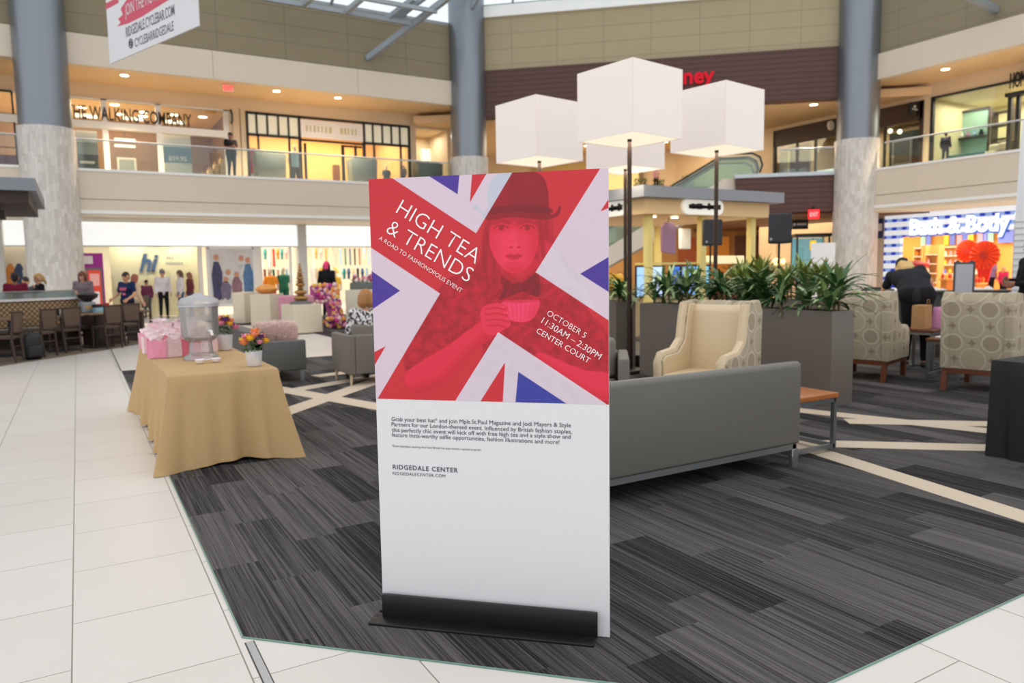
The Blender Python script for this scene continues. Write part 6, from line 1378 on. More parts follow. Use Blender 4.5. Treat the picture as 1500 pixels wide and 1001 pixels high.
# canopy corner
t = thing('cafe_canopy', 'flat grey and dark brown canopy corner over the cafe at the left edge', 'canopy', (-0.55, 15.4, 0))
cb = mat('canopy_brown', (54, 38, 32), 0.6)
MB().box((-4.5, -0.15, 3.04), (0.03, 4.0, 3.25)).build('roof', mat('canopy_grey', (126, 130, 138), 0.5), t); MB().box((-4.5, 0, 2.84), (-0.09, 3.6, 3.04)).build('beam', cb, t)
MB().box((-4.5, 1.2, 3.25), (-.6, 1.5, 3.42)).build('upper_beam', cb, t); MB().box((-4.5, 1.0, 2.62), (-.52, 1.3, 2.78)).build('lower_beam', cb, t)
for y in (0.3, 3.4): MB().box((-3.4, y-.08, 0), (-3.24, y+.08, 2.84)).build('post', cb, t)
# booth
P0 = atd(0, 442, 15.4); P1 = atd(116, 437, 16.85); d = Vector((P1.x-P0.x, P1.y-P0.y, 0)); ext = d.normalized()*2.2; ang = math.atan2(d.y, d.x); org = Vector((P1.x, P1.y, 0))
BL = d.length+2.2
t = thing('booth_bench', 'long cafe booth with a woven tan back, in front of the left column', 'bench', org, ang)
BM = booth_material(); zt = 1.05
MB().rbox((-BL, 0, 0.48), (0, 0.10, zt), 0.03).build('backrest', BM, t); MB().rbox((-BL, -.02, 0.42), (-.03, .12, .48), 0.005).build('trim_rail', steel, t)
MB().box((-BL, .02, 0), (-.05, .16, .44)).build('base', cb, t); MB().rbox((-BL, -.42, .36), (-.05, 0.0, .46), .03).build('seat', mat('booth_seat_brown', (70, 50, 38), 0.5), t)
MB().box((-BL, -0.04, zt), (-.02, .16, zt+.05)).build('ledge', trimw, t)
MB().box((-BL, .05, zt+.05), (-.05, .065, zt+.2)).build('glass_screen', glass('screen_glass', (190, 204, 204), 0.3, body=0.25), t); MB().box((-BL, .05, zt+.2), (-.05, .07, zt+.215)).build('screen_cap', steel, t)
D1 = d.normalized(); N1 = Vector((D1.y, -D1.x, 0))     # towards us
cw = mat('chair_dark_wood', (54, 35, 27), 0.45); cvn = mat('chair_taupe_vinyl', (86, 68, 56), 0.5)
def cafe_chair(label, x, y, face, s=1.0):
    """local +y is the way it faces"""
    t = thing('cafe_chair', label, 'chair', (x, y, 0), face-PI/2)
    for sx in (-1, 1):
        MB().tube([(sx*.17, -.24, 0), (sx*.185, -.20, .46), (sx*.20, -.25, .92)], [.02, .024, .018], 8).build('rear_leg', cw, t); MB().tube([(sx*.18, .2, 0), (sx*.18, .19, .45)], [.018, .022], 8).build('front_leg', cw, t)
        MB().tube([(sx*.18, .19, .22), (sx*.178, -.22, .22)], .013, 6).build('side_stretcher', cw, t)
    MB().tube([(-.178, -.215, .3), (.178, -.215, .3)], .013, 6).build('rear_stretcher', cw, t)
    MB().rbox((-.2, -.21, .44), (.2, .22, .49), .015).build('seat', mat('seat_brown_vinyl', (74, 54, 42), 0.5), t)
    MB().prism([(-.165, .56), (.165, .56), (.195, .93), (-.195, .93)], -.255, -.215, 'y', bev=.01).build('backrest', cvn, t)
    MB().rbox((-.21, -.265, .91), (.21, -.225, .945), .008).build('top_rail', cw, t)
    return t
F0 = math.atan2(-N1.y, -N1.x)
for i, (px, py, df) in enumerate(((30, 531, 40), (75.5, 522.5, 22), (108.5, 517, 8), (169, 511, 4), (195, 506, 0))):
    q = atz(px, py); a = F0+R(df); q = q+Vector((math.cos(a), math.sin(a), 0))*.24
    cafe_chair('dark wood cafe chair, %s from the left edge in the front row' % o_[i], q.x, q.y, a)
q = atz(212, 478); cafe_chair('dark wood cafe chair behind the fifth one, beside the boy', q.x, q.y, F0+R(150))
def cafe_table(label, x, y, rz, w=.62):
    t = thing('cafe_table', label, 'table', (x, y, 0), rz); MB().rbox((-w/2, -w/2, .72), (w/2, w/2, .755), .01).build('table_top', mat('laminate_brown', (126, 98, 72), 0.35), t)
    MB().tube([(0, 0, .03), (0, 0, .72)], .035, 10).build('pedestal', black, t); MB().rbox((-.25, -.25, 0), (.25, .25, .03), .01).build('base', black, t); return t
CT = []
for i, (px, py) in enumerate(((6, 466), (64, 461), (108, 458))):
    q = atz(px, py, .755); pt = org+D1*((q-org).dot(D1))+N1*0.95; CT.append(pt)
    cafe_table('brown cafe table in front of the booth, %s from the left edge' % o_[i], pt.x, pt.y, ang)
q = atd(150, 455, 16.6)-N1*.3+D1*.15; CP = q; t = thing('cafe_counter', 'long brown counter table between the booth end and the boy', 'table', (q.x, q.y, 0), ang+R(8)); MB().rbox((-.3, -.3, .70), (1.0, .3, .745), .01).build('table_top', MATS['laminate_brown'], t)
MB().rbox((-.3, -.26, 0), (.35, .26, .70), .01).build('panel_base', mat('espresso_panel', (60, 46, 40), 0.5), t); MB().box((.88, -.26, 0), (.95, .26, .70)).build('end_leg', MATS['espresso_panel'], t)
def on_counter(u, v): M = Matrix.Rotation(ang+R(8), 4, 'Z'); p = M @ Vector((u, v, 0)); return (CP.x+p.x, CP.y+p.y, .745)
t = thing('napkin_box', 'pale blue and black napkin box on the cafe counter', 'box', on_counter(-.18, -.12), ang); MB().rbox((-.09, -.07, 0), (.09, .07, .14), .01).build('body', mat('box_sky', (150, 190, 206), .5), t); MB().rbox((-.09, -.07, .1), (.09, .07, .18), .01).build('lid', black, t)
t = thing('food_tray', 'grey tray stand on the cafe counter behind the napkin box', 'tray', on_counter(-.25, .12), ang); MB().rbox((-.16, -.1, 0), (.16, .1, .24), .03).build('body', mat('tray_grey', (150, 158, 162), .5), t); MB().box((-.1, -.105, .08), (.1, -.1, .17)).build('label_plate', mat('label_tan', (196, 160, 110), .6), t)
t = thing('serving_bowl', 'dark rounded bowl standing on the grey tray stand', 'bowl', (*on_counter(-.2, .14)[:2], .985), ang); MB().lathe([(.06, 0), (.2, .1), (.22, .17), (.12, .22), (.03, .25), (0, .26)], 20).build('body', mat('bowl_dark', (52, 44, 46), .5), t)
t = thing('red_cup', 'red paper cone cup on the cafe counter right of the tray', 'cup', on_counter(.12, -.05), 0); MB().lathe([(.04, 0), (.06, .2)], 14).build('body', pred, t)
t = thing('napkin_holder', 'black and silver napkin holder on the second cafe table', 'holder', (CT[1].x, CT[1].y, .755), ang); MB().rbox((-.09, -.06, 0), (.09, .06, .15), .01).build('body', black, t); MB().box((-.075, -.066, .02), (.075, -.06, .13)).build('face', steel, t)
t = thing('backpack', 'black backpack on the floor beside the leftmost cafe chair', 'bag', (*atz(48, 527)[:2], 0), .4); MB().rbox((-.17, -.12, 0), (.17, .12, .5), .09, 4).build('body', black, t); MB().rbox((-.13, -.17, .05), (.13, -.1, .28), .05, 3).build('pocket', mat('bag_dark_grey', (30, 30, 34), .7), t); MB().tube([(-.04, .0, .48), (-.03, 0, .55), (.03, 0, .55), (.04, 0, .48)], .01, 6).build('handle', black, t)

# ================================================================== LEFT CENTRE: pedestals, sculpture, flowers
ped = mat('pedestal_cream', (216, 204, 182), 0.55)
def pedestal(label, x, y, w, d, h, rz):
    t = thing('pedestal', label, 'pedestal', (x, y, 0), rz); MB().rbox((-w/2, -d/2, .03), (w/2, d/2, h), .01).build('box', ped, t); MB().box((-w/2+.03, -d/2+.03, 0), (w/2-.03, d/2-.03, .03)).build('shadow_gap', cb, t); return t
q0, q1 = atz(432, 491), atz(473, 488); hb = atpl(432, 447, (q0.x, q0.y, 0), _f).z
u = (q1-q0); W_ = u.length; an = math.atan2(u.y, u.x); c = q0+u/2+Vector((-u.y, u.x, 0)).normalized()*W_/2
pedestal('low cream cube pedestal carrying the golden stacked sculpture', c.x, c.y, W_, W_, hb, an); PB = Vector((c.x, c.y, hb))
t = thing('stacked_sculpture', 'golden sculpture of stacked balls tapering to a point on the cream cube', 'sculpture', PB, an); gm = mat('aged_gold', (176, 132, 74), 0.4, 0.5, noise=.2)
MB().lathe([(.3, 0), (.28, .05), (.14, .09), (.1, .1)], 20).build('base', mat('base_grey', (110, 106, 100), .6), t); z = .1; b = MB(); prof = [(.06, .09)]
for r_, h_ in ((.27, .24), (.24, .2), (.13, .1), (.18, .18), (.2, .06), (.14, .16), (.14, .06), (.11, .12), (.08, .1), (.055, .09), (.035, .1)):
    for k in range(7): prof.append((max(.03, r_*math.sin(PI*(.12+.76*k/6))), z+h_*k/6))
    z += h_
sc_ = (atpl(441, 386, PB, _f).z-hb)/z
MB().lathe([(r_*sc_, z_*sc_) for r_, z_ in prof], 20).build('stacked_body', gm, t)
q0, q1 = atz(370, 478), atz(397, 477); q0 = atd(368, 478, 21.6); q0.z = 0; q1 = atd(397, 476, 21.4); q1.z = 0; hA = atpl(380, 431, (q0.x, q0.y, 0), _f).z; u = q1-q0; W_ = u.length; an = math.atan2(u.y, u.x)
c = q0+u/2+Vector((-u.y, u.x, 0)).normalized()*W_/2; pedestal('tall cream box pedestal left of the cube, with a golden bowl of goods on top', c.x, c.y, W_, W_, hA, an); PA_ = Vector((c.x, c.y, hA))
q2 = atd(352, 475, 23.0); q3 = atd(368, 477, 22.3); c2 = (q2+q3)/2+Vector((-u.y, u.x, 0)).normalized()*.45; pedestal('narrow cream box pedestal half behind the tall one', c2.x-.15, c2.y+.35, .42, .8, hA*1.02, an)
t = thing('golden_heap', 'low golden orange bowl on the tall cream pedestal', 'bowl', PA_, 0); MB().lathe([(.16, 0), (.3, .1), (.32, .14), (.2, .24), (.08, .28), (0, .29)], 20, wob=lambda a: .06*math.sin(7*a)).build('body', mat('golden_orange', (222, 150, 74), .6, noise=.3, nscale=10), t)
q0 = atd(512, 478, 20.5); q1 = atd(552, 480, 20.5); hC = atd(514, 425, 20.5).z; u = q1-q0; an = math.atan2(u.y, u.x); c = (q0+q1)/2+Vector((-u.y, u.x, 0)).normalized()*.5; pedestal('tall cream pedestal close to the left edge of the poster', c.x, c.y, .95, .95, hC, an); PCc = c
t = thing('flower_box', 'grey trough of pink flowers on the pedestal near the poster', 'planter', (c.x, c.y, hC), an); MB().rbox((-.4, -.2, 0), (.4, .2, .2), .02).build('box', pg, t); r_ = random.Random(9); 
for cc, nm in (((222, 120, 150), 'pink_blooms'), ((236, 220, 214), 'white_blooms')):
    b = MB()
    for k in range(14): b.ball((r_.uniform(-.36, .36), r_.uniform(-.16, .16), r_.uniform(.24, .42)), .055, 8, 5)
    b.build(nm, mat(nm, cc, .8), t)['kind'] = 'stuff'
leaf_clump(90, ((-.38, .38), (-.18, .18), (.18, .36)), .06, r_).build('foliage', leafd, t, fix=False)['kind'] = 'stuff'
# flower draped chair
q = atd(467, 490, 20.3); t = thing('flower_throne', 'high seat smothered in magenta, pink and yellow flowers behind the cream cube', 'display', (q.x, q.y+.35, 0), R(-14)); sF = 19.4/1080.0
zt_ = atd(467, 418, 19.4).z
MB().prism([(-.10, zt_-.05), (.02, zt_), (.55, zt_), (.66, zt_-.12), (.74, zt_*.4), (.8, .02), (.4, .02), (.3, zt_*.55), (-.1, zt_*.62)], -.05, .12, 'y', bev=.02).build('back_panel', mat('plum_cloth', (176, 84, 140), .9), t)
MB().rbox((-.95, -.4, .32), (.0, .5, .95), .06).build('seat_block', mat('dusty_pink_cloth', (206, 140, 160), .9), t)
r_ = random.Random(12); cols_ = [('bloom_magenta', (196, 60, 140)), ('bloom_rose', (232, 150, 176)), ('bloom_orange', (240, 150, 90)), ('bloom_yellow', (246, 206, 90)), ('bloom_violet', (140, 60, 130)), ('bloom_blush', (240, 206, 200))]
for nm, cc in cols_:
    b = MB()
    for k in range(46):
        if r_.random() < .72:
            u_ = r_.random(); zz = r_.uniform(.15, zt_); x0_ = (.30 if zz < zt_*.6 else -.05)+(.4-.1)*max(0, 1-zz/zt_); x1_ = .62+.2*(1-zz/zt_); p = (x0_+(x1_-x0_)*u_, -.07, zz)
        else: p = (r_.uniform(.25, .85), r_.uniform(-.3, .0), r_.uniform(.04, .3))
        s_ = r_.uniform(.035, .075); b.ball(p, (s_, s_*.6, s_), 7, 5)
    b.build(nm, mat(nm, cc, .8), t)['kind'] = 'stuff'

# ================================================================== ON THE GOLD TABLE
TZ = .757+.004
pinks = [mat('bag_pink_%d' % i, c, .6, noise=.25, nscale=30) for i, c in enumerate(((236, 150, 176), (240, 176, 190), (226, 110, 130), (246, 206, 210)))]
def gift_bag(label, x, y, rz, m, s=1.0, z=TZ, group=None):
    t = thing('gift_bag', label, 'bag', (x, y, z), rz, group); w, d_, h = .085*s, .05*s, .17*s
    b = MB(); b.add([(-w, -d_, 0), (w, -d_, 0), (w, d_, 0), (-w, d_, 0), (-w*1.04, -d_*1.1, h), (w*1.04, -d_*1.1, h), (w*1.04, d_*1.1, h), (-w*1.04, d_*1.1, h), (-w*.98, -d_*1.0, h), (w*.98, -d_, h), (w*.98, d_, h), (-w*.98, d_, h), (-w*.94, -d_*.92, .01), (w*.94, -d_*.92, .01), (w*.94, d_*.92, .01), (-w*.94, d_*.92, .01)],
        [(0, 3, 2, 1), (0, 1, 5, 4), (1, 2, 6, 5), (2, 3, 7, 6), (3, 0, 4, 7), (4, 5, 9, 8), (5, 6, 10, 9), (6, 7, 11, 10), (7, 4, 8, 11), (8, 9, 13, 12), (9, 10, 14, 13), (10, 11, 15, 14), (11, 8, 12, 15), (12, 13, 14, 15)])
    b.build('body', m, t, smooth=0)
    for sy in (-1, 1): MB().tube([(-w*.5, sy*d_*1.05, h-.01), (-w*.4, sy*d_*1.2, h+.05), (w*.4, sy*d_*1.2, h+.05), (w*.5, sy*d_*1.05, h-.01)], .003, 5).build('handle', mat('bag_cord_white', (240, 232, 232), .7), t)
    b = MB(); r_ = random.Random(int(x*1000)); 
    for k in range(7): b.add([(r_.uniform(-w*.7, w*.7), r_.uniform(-d_*.6, d_*.6), h-.02), (r_.uniform(-w*.9, w*.9), r_.uniform(-d_*.8, d_*.8), h+.045), (r_.uniform(-w*.9, w*.9), r_.uniform(-d_*.8, d_*.8), h+.035)], [(0, 1, 2)])
    b.build('tissue_paper', mat('tissue_blush', (246, 220, 222), .8), t)['kind'] = 'stuff'
r_ = random.Random(31); n = 0
for row, yy in enumerate((7.86, 8.12, 8.40, 8.68, 8.96)):
    for k in range(4 if row else 3):
        gift_bag('small pink patterned paper gift bag in the cluster on the gold table', .62+k*.155+(row % 2)*.03, yy+r_.uniform(-.02, .02), R(r_.uniform(-10, 10)), pinks[(n*3+row) % 4], 1.0, TZ, 'pink gift bags on the gold table'); n += 1
for k in range(2): gift_bag('taller pale pink gift bag at the back of the gold table, %s' % ('left one', 'right one')[k], 0.78+k*.24, 9.22, 0, pinks[3], 1.5)
clearp = glass('clear_acrylic', (250, 250, 252), .3, .05, body=.16)
t = thing('drink_dispenser', 'clear acrylic drink dispenser with a domed lid on the gold table', 'dispenser', (0.97, 7.50, TZ), R(20)); 
MB().lathe([(.16, 0), (.15, .03), (.11, .05), (.10, .16), (.15, .19), (.15, .195)], 28).build('stand', clearp, t)
MB().lathe([(.15, .2), (.165, .22), (.172, .50), (.175, .505), (.168, .505), (.16, .23), (.145, .21)], 32).build('tank', clearp, t)
MB().lathe([(.182, .5), (.184, .53), (.15, .575), (.06, .60), (.03, .62), (0, .625)], 32).build('lid', glass('clear_lid', (250, 248, 250), .4, .08, body=.28), t)
MB().tube([(0, -.16, .27), (0, -.21, .27), (0, -.225, .23)], .013, 8).build('tap', trimw, t); MB().lathe([(.172, .495), (.186, .497), (.186, .507), (.172, .509)], 32).build('rim', mat('rim_silver', (200, 200, 206), .3, .6), t)
for i, (x, y, a) in enumerate(((0.90, 7.08, 30), (1.04, 7.10, 75))):
    t = thing('plastic_scoop', 'white plastic scoop on the gold table in front of the dispenser, %s' % ('left one', 'right one')[i], 'utensil', (x, y, TZ), R(a)); MB().lathe([(.0, .004), (.03, .006), (.045, .035), (.042, .035), (.028, .01), (0, .008)], 16).build('bowl', mat('plastic_white', (240, 236, 240), .35), t); MB().rbox((.035, -.009, .02), (.14, .009, .028), .003, 1).build('handle', MATS['plastic_white'], t)
def bouquet(label, x, y, s, seed, vh=.115):
    t = thing('flower_arrangement', label, 'flowers', (x, y, TZ)); r_ = random.Random(seed)
    MB().lathe([(.048*s, 0), (.054*s, .01), (.062*s, vh*s), (.054*s, vh*s), (.048*s, .02)], 36, wob=lambda a: .035*math.sin(14*a)).build('vase', mat('ribbed_white_vase', (226, 228, 232), .25, .2), t)
    cc = [('peach', (242, 160, 130)), ('golden', (250, 196, 40)), ('orange', (244, 140, 50)), ('plum', (112, 62, 130)), ('rose', (240, 150, 170)), ('lemon', (248, 222, 80))]
    for i in range(15):
        a = i*2.4; rr = (.02+.075*math.sqrt(i/15))*s; nm, c = cc[(i*5+seed) % 6]; z = vh*s+(.05+.085*(1-(rr/(.1*s))**2)+r_.uniform(-.01, .02))*s; p = Vector((rr*math.cos(a), rr*math.sin(a), z)); b = MB(); R0 = r_.uniform(.026, .038)*s
        b.ball(p, (R0*.6, R0*.6, R0*.55), 8, 6)
        for ring, (n_, rd, tilt) in enumerate(((5, .55, .5), (7, .85, .15))):
            for k in range(n_):
                q = 2*PI*k/n_+ring*.4; e = Vector((math.cos(q), math.sin(q), 0)); tn = Vector((-math.sin(q), math.cos(q), 0)); c_ = p+e*R0*rd*.6-Vector((0, 0, R0*.25*ring)); hh = Vector((0, 0, R0*(.7-ring*.35)))
                b.add([c_-tn*R0*.34, c_+e*R0*.5-tn*R0*.42+hh*.8, c_+e*R0*.62+hh, c_+e*R0*.5+tn*R0*.42+hh*.8, c_+tn*R0*.34], [(0, 1, 2, 3, 4)])
        b.build('bloom', mat('bloom_'+nm, c, .7), t, fix=False)
    leaf_clump(60, ((-.07*s, .07*s), (-.07*s, .07*s), (vh*s, vh*s+.09*s)), .025*s, r_).build('foliage', mat('bouquet_green', (84, 116, 58), .6), t, fix=False)['kind'] = 'stuff'
bouquet('bright bouquet in a ribbed white vase at the near right corner of the gold table', 1.275, 6.60, 1.12, 2)
bouquet('bright bouquet in a pale vase behind the drink dispenser', 1.30, 8.2, 1.25, 5, .13)
# ================================================================== PEOPLE
def capsule(b, p0, p1, r0, r1=None, n=10):
    p0, p1 = Vector(p0), Vector(p1); r1 = r0 if r1 is None else r1; t = p1-p0
    t = t.normalized() if t.length > 1e-6 else Vector((0, 0, 1))
    up = Vector((0, 0, 1)) if abs(t.z) < .9 else Vector((1, 0, 0)); a = t.cross(up).normalized(); c = a.cross(t).normalized(); vs = []; fs = []; R_ = []
    for k in range(5): g = -PI/2+PI/2*(k+.02)/4.02; R_.append((p0+t*r0*math.sin(g), r0*math.cos(g)))
    for k in range(5): g = PI/2*k/4.02; R_.append((p1+t*r1*math.sin(g), r1*math.cos(g)))
    for q, r in R_:
        for j in range(n): w = 2*PI*j/n; vs.append(q+(a*math.cos(w)+c*math.sin(w))*r)
    m_ = len(R_)
    for i in range(m_-1):
        for j in range(n): fs.append((i*n+j, i*n+(j+1) % n, (i+1)*n+(j+1) % n, (i+1)*n+j))
    fs += [tuple(range(n-1, -1, -1)), tuple(range((m_-1)*n, m_*n))]; b.add(vs, fs)
def blend(caps, name, m, parent, voxel=0.014, smooth=5, ratio=None):
    b = MB()
    for c in caps: capsule(b, *c)
    o = b.build(name+'_shape', None)
    md = o.modifiers.new('union', 'REMESH'); md.mode = 'VOXEL'; md.voxel_size = voxel
    ms = o.modifiers.new('soften', 'SMOOTH'); ms.iterations = smooth; ms.factor = 0.5
    if ratio: mdc = o.modifiers.new('thin', 'DECIMATE'); mdc.ratio = ratio
    me = bpy.data.meshes.new_from_object(o.evaluated_get(bpy.context.evaluated_depsgraph_get())); bpy.data.objects.remove(o)
    me.name = name; me.materials.clear(); me.materials.append(m); me.polygons.foreach_set('use_smooth', [True]*len(me.polygons))
    q = bpy.data.objects.new(name, me); S.collection.objects.link(q); q.parent = parent; return q
DEF = dict(pel=(0, 0, .95), che=(0, 0, 1.29), nek=(0, .01, 1.46), hed=(0, -.015, 1.60), shL=(.18, .01, 1.41), shR=(-.18, .01, 1.41), elL=(.235, .04, 1.13), elR=(-.235, .04, 1.13), wrL=(.245, -.06, .90), wrR=(-.245, -.06, .90),
           hiL=(.09, 0, .93), hiR=(-.09, 0, .93), knL=(.10, -.02, .51), knR=(-.10, -.02, .51), anL=(.11, .03, .09), anR=(-.11, .03, .09))
ARMS = {'down': {}, 'front': dict(elL=(.24, -.02, 1.14), elR=(-.24, -.02, 1.14), wrL=(.08, -.24, 1.13), wrR=(-.08, -.26, 1.17)), 'raise': dict(elL=(.27, -.08, 1.2), wrL=(.14, -.22, 1.42)),
        'rest': dict(elL=(.27, -.02, 1.14), elR=(-.27, -.02, 1.14), wrL=(.25, -.26, 1.02), wrR=(-.25, -.26, 1.02))}
SIT = dict(pel=(0, 0, .53), che=(0, .0, .87), nek=(0, .0, 1.04), hed=(0, -.02, 1.18), shL=(.18, .01, .99), shR=(-.18, .01, .99), elL=(.25, -.04, .72), elR=(-.25, -.04, .72), wrL=(.16, -.28, .68), wrR=(-.16, -.28, .68),
           hiL=(.09, -.02, .52), hiR=(-.09, -.02, .52), knL=(.12, -.44, .52), knR=(-.12, -.44, .52), anL=(.12, -.42, .09), anR=(-.12, -.42, .09))
LEAN = dict(pel=(0, 0, .97), che=(0, -.26, 1.19), nek=(0, -.40, 1.30), hed=(0, -.51, 1.37), shL=(.19, -.34, 1.28), shR=(-.19, -.34, 1.28), elL=(.30, -.50, 1.05), elR=(-.30, -.44, 1.03), wrL=(.30, -.58, .80), wrR=(-.27, -.62, .86))
def person(label, loc, rz, s=1.0, pose=None, arms='down', skin=(206, 158, 130), top=('white', (236, 232, 226)), sleeve='long', bottom=('black', (26, 25, 28)), hair=((60, 40, 30), 'short'), shoe=(40, 38, 40), fat=0.0, patterned=None, hat=None):
    J = {k: Vector(v) for k, v in DEF.items()}; J.update({k: Vector(v) for k, v in (pose or {}).items()}); J.update({k: Vector(v) for k, v in ARMS[arms].items()}) if not pose else None
    t = thing('person', label, 'person', loc, rz); t.scale = (s, s, s); caps = []; tops = []; pants = []; shoes = []
    up = (J['nek']-J['pel']).normalized(); hup = (J['hed']-J['nek']).normalized(); h = J['hed']
    fw = Vector((0, -1, 0)); fw = (fw-hup*fw.dot(hup)).normalized()
    caps += [(h+hup*.035+fw*-.015, h+fw*-.02, .088, .084), (h+fw*.02, h-hup*.07+fw*.045, .07, .042), (h-hup*.012+fw*.085, h-hup*.03+fw*.098, .012, .015), (J['nek']-hup*.02, h-hup*.04, .056, .05)]
    sd = hup.cross(fw).normalized()
    for q in (-1, 1): caps.append((h+sd*q*.083-hup*.02, h+sd*q*.088+hup*.015, .016))
    c, p = J['che'], J['pel']; X1 = Vector((1, 0, 0)); f = fat; mid = c*.45+p*.55
    torso = [(c-X1*.085, c+X1*.085, .105+f), (mid-X1*.06, mid+X1*.06, .10+f*1.2), (p-X1*.07, p+X1*.07, .112+f), (c+up*.08-X1*.1, c+up*.08+X1*.1, .075+f*.5), (mid, c, .12+f), (p, mid, .115+f)]
    torso += [(J['shL'], c+up*.05, .066, .08), (J['shR'], c+up*.05, .066, .08), (J['nek']-hup*.05, c+up*.1, .06, .07)]
    caps += torso; tops += [(a, b_, *[r+.015 for r in rr]) for a, b_, *rr in torso[:2]+torso[3:8]]; tops += [(p+up*.03-X1*.075, p+up*.03+X1*.075, .122+f), (p+up*.03, mid, .125+f, .122+f)]
    pants += [(p-X1*.075, p+X1*.075, .122+f), (p, p+up*.05, .12+f)]
    for q in 'LR':
        sh, el, wr = J['sh'+q], J['el'+q], J['wr'+q]; hi, kn, an = J['hi'+q], J['kn'+q], J['an'+q]
        caps += [(sh, el, .052, .041), (el, wr, .04, .028)]
        d = (wr-el).normalized(); side = Vector((1 if q == 'L' else -1, 0, 0)); flat = d.cross(side).normalized(); pal = wr+d*.05; across = flat if flat.length > .1 else Vector((0, 1, 0))
        caps += [(wr+d*.02-across*.018, wr+d*.085-across*.024, .020, .018), (wr+d*.02+across*.018, wr+d*.085+across*.024, .020, .018), (wr, wr+d*.04, .027, .025)]
        inw = -side
        for k in range(4):
            b0 = wr+d*.088+across*(-.033+.022*k); L = (.055, .066, .062, .048)[k]; k1 = b0+d*L*.6+inw*.008; k2 = k1+(d*.7+inw*.6).normalized()*L*.5
            caps += [(b0-d*.015, k1, .0105, .0098), (k1, k2, .0098, .0088)]
        th = wr+d*.03-across*.028; caps += [(th, th+(d*.6-across*.7+inw*.3).normalized()*.042, .013, .0115), (th+(d*.6-across*.7+inw*.3).normalized()*.042, th+(d*.9-across*.5+inw*.3).normalized()*.075, .0112, .0098)]
        caps += [(hi, kn, .085+f*.6, .058), (kn, an, .056, .038), (an, an+Vector((0, -.14, -.045)), .04, .03)]
        if sleeve == 'long': tops += [(sh, el, .068, .056), (el, wr-d*.01, .055, .042)]
        else: tops += [(sh, sh*.35+el*.65, .070, .062)]
        pants += [(hi, kn, .097+f*.6, .07), (kn, an+(kn-an)*.08, .069, .05)]
        shoes += [(an+Vector((0, .02, -.03)), an+Vector((0, -.15, -.045)), .05, .042), (an+Vector((0, .03, -.045)), an+Vector((0, -.04, -.045)), .042, .042)]
    sk_ = mat('skin_%d_%d_%d' % skin, skin, .55)
    blend(caps, 'body', sk_, t, .0135, 2)
    tm = patterned or mat('cloth_'+top[0], top[1], .85, spec=.2)
    blend(tops, 'shirt', tm, t, .02, 5); blend(pants, 'trousers', mat('cloth_'+bottom[0], bottom[1], .85, spec=.2), t, .02, 5); 
    for q in (shoes[:2], shoes[2:]): blend(q, 'shoe', mat('shoe_%d_%d_%d' % shoe, shoe, .5), t, .018, 3)
    hc, st = hair; hm_ = mat('hair_%d_%d_%d' % hc, hc, .7, noise=.25, nscale=30); H = [(h+hup*.06-fw*.03, h+hup*.05+fw*.01, .088, .08), (h+hup*.03-fw*.045, h-hup*.03-fw*.05, .086, .07)]
    if st in ('long', 'bob'):
        n_ = .12 if st == 'bob' else .27
        for q in (-1, 1): H.append((h+sd*q*.06-fw*.02+hup*.03, h+sd*q*.085-fw*.02-hup*n_, .055, .045))
        H.append((h-fw*.06, h-fw*.055-hup*(n_+.02), .075, .06))
    if st == 'bun': H.append((h+hup*.08-fw*.1, h+hup*.09-fw*.11, .05))
    if st == 'tail': H += [(h+hup*.04-fw*.1, h-hup*.14-fw*.14, .045, .03)]
    if st == 'curly': H += [(h+hup*.02-fw*.05+sd*q*.05, h-hup*.06-fw*.05+sd*q*.06, .075) for q in (-1, 1)]
    blend(H, 'hair', hm_, t, .018, 3)
    for q in (-1, 1):
        e = h+sd*q*.032+fw*.082+hup*.0; MB().ball(e, (.012, .008, .008), 8, 6).build('eye', mat('eye_dark', (40, 30, 28), .3), t)
    MB().tube([h-sd*.024-hup*.062+fw*.082, h-hup*.064+fw*.09, h+sd*.024-hup*.062+fw*.082], .006, 6).build('mouth', mat('lip_rose', (176, 92, 88), .5), t)
    if hat:
        kind, hcol = hat; blend([(h+hup*.07-fw*.02, h+hup*.065+fw*.01, .095, .09), (h+hup*.02-fw*.05, h+hup*.04-fw*.04, .09)] + ([(h+hup*.05+fw*.08, h+hup*.045+fw*.15, .03, .02)] if kind == 'cap' else [(h-fw*.05-hup*.03, h-fw*.06-hup*.06, .085, .08)]), 'hat' if kind == 'cap' else 'headscarf', mat('hat_%d_%d_%d' % hcol, hcol, .8), t, .018, 3)
    return t
def stand(label, px, py_top, D, face, H0=1.71, zf=0.0, **kw):
    """a standing person whose crown meets the pixel row py_top at distance D; face = compass of the gaze relative to the view (0: towards us)"""
    p = atd(px, py_top, D); s = (p.z-zf)/H0; a = math.atan2(p.y, p.x)-PI/2   # local -y towards the camera
    return person(label, (p.x, p.y, zf), a+R(face), s, **kw)
stand('person in a maroon shirt seen from behind above the booth ledge', 21, 401, 17.2, 175, top=('maroon', (116, 24, 52)), hair=((36, 28, 26), 'short'), skin=(150, 104, 80), fat=.02)
stand('person in dark grey raising a bare forearm, half hidden between maroon shirt and blonde', 37, 407, 18.6, 20, arms='raise', sleeve='short', top=('slate', (84, 80, 84)), hair=((50, 38, 32), 'short'), skin=(220, 160, 116))
stand('blonde person in a black top looking down to the left above the booth', 56, 402, 17.6, -80, top=('black', (26, 25, 28)), hair=((190, 150, 96), 'tail'))
stand('person with long auburn hair holding both hands together in front of the column', 120, 399, 19.2, -25, arms='front', top=('mauve_grey', (120, 106, 112)), hair=((112, 62, 44), 'long'), bottom=('indigo', (50, 52, 92)))
bp_ = stand('boy in a navy tee with a pink print standing at the cafe counter', 184, 400, 18.9, -42, arms='rest', sleeve='short', top=('navy', (32, 44, 82)), hair=((44, 30, 26), 'short'), skin=(206, 150, 116))
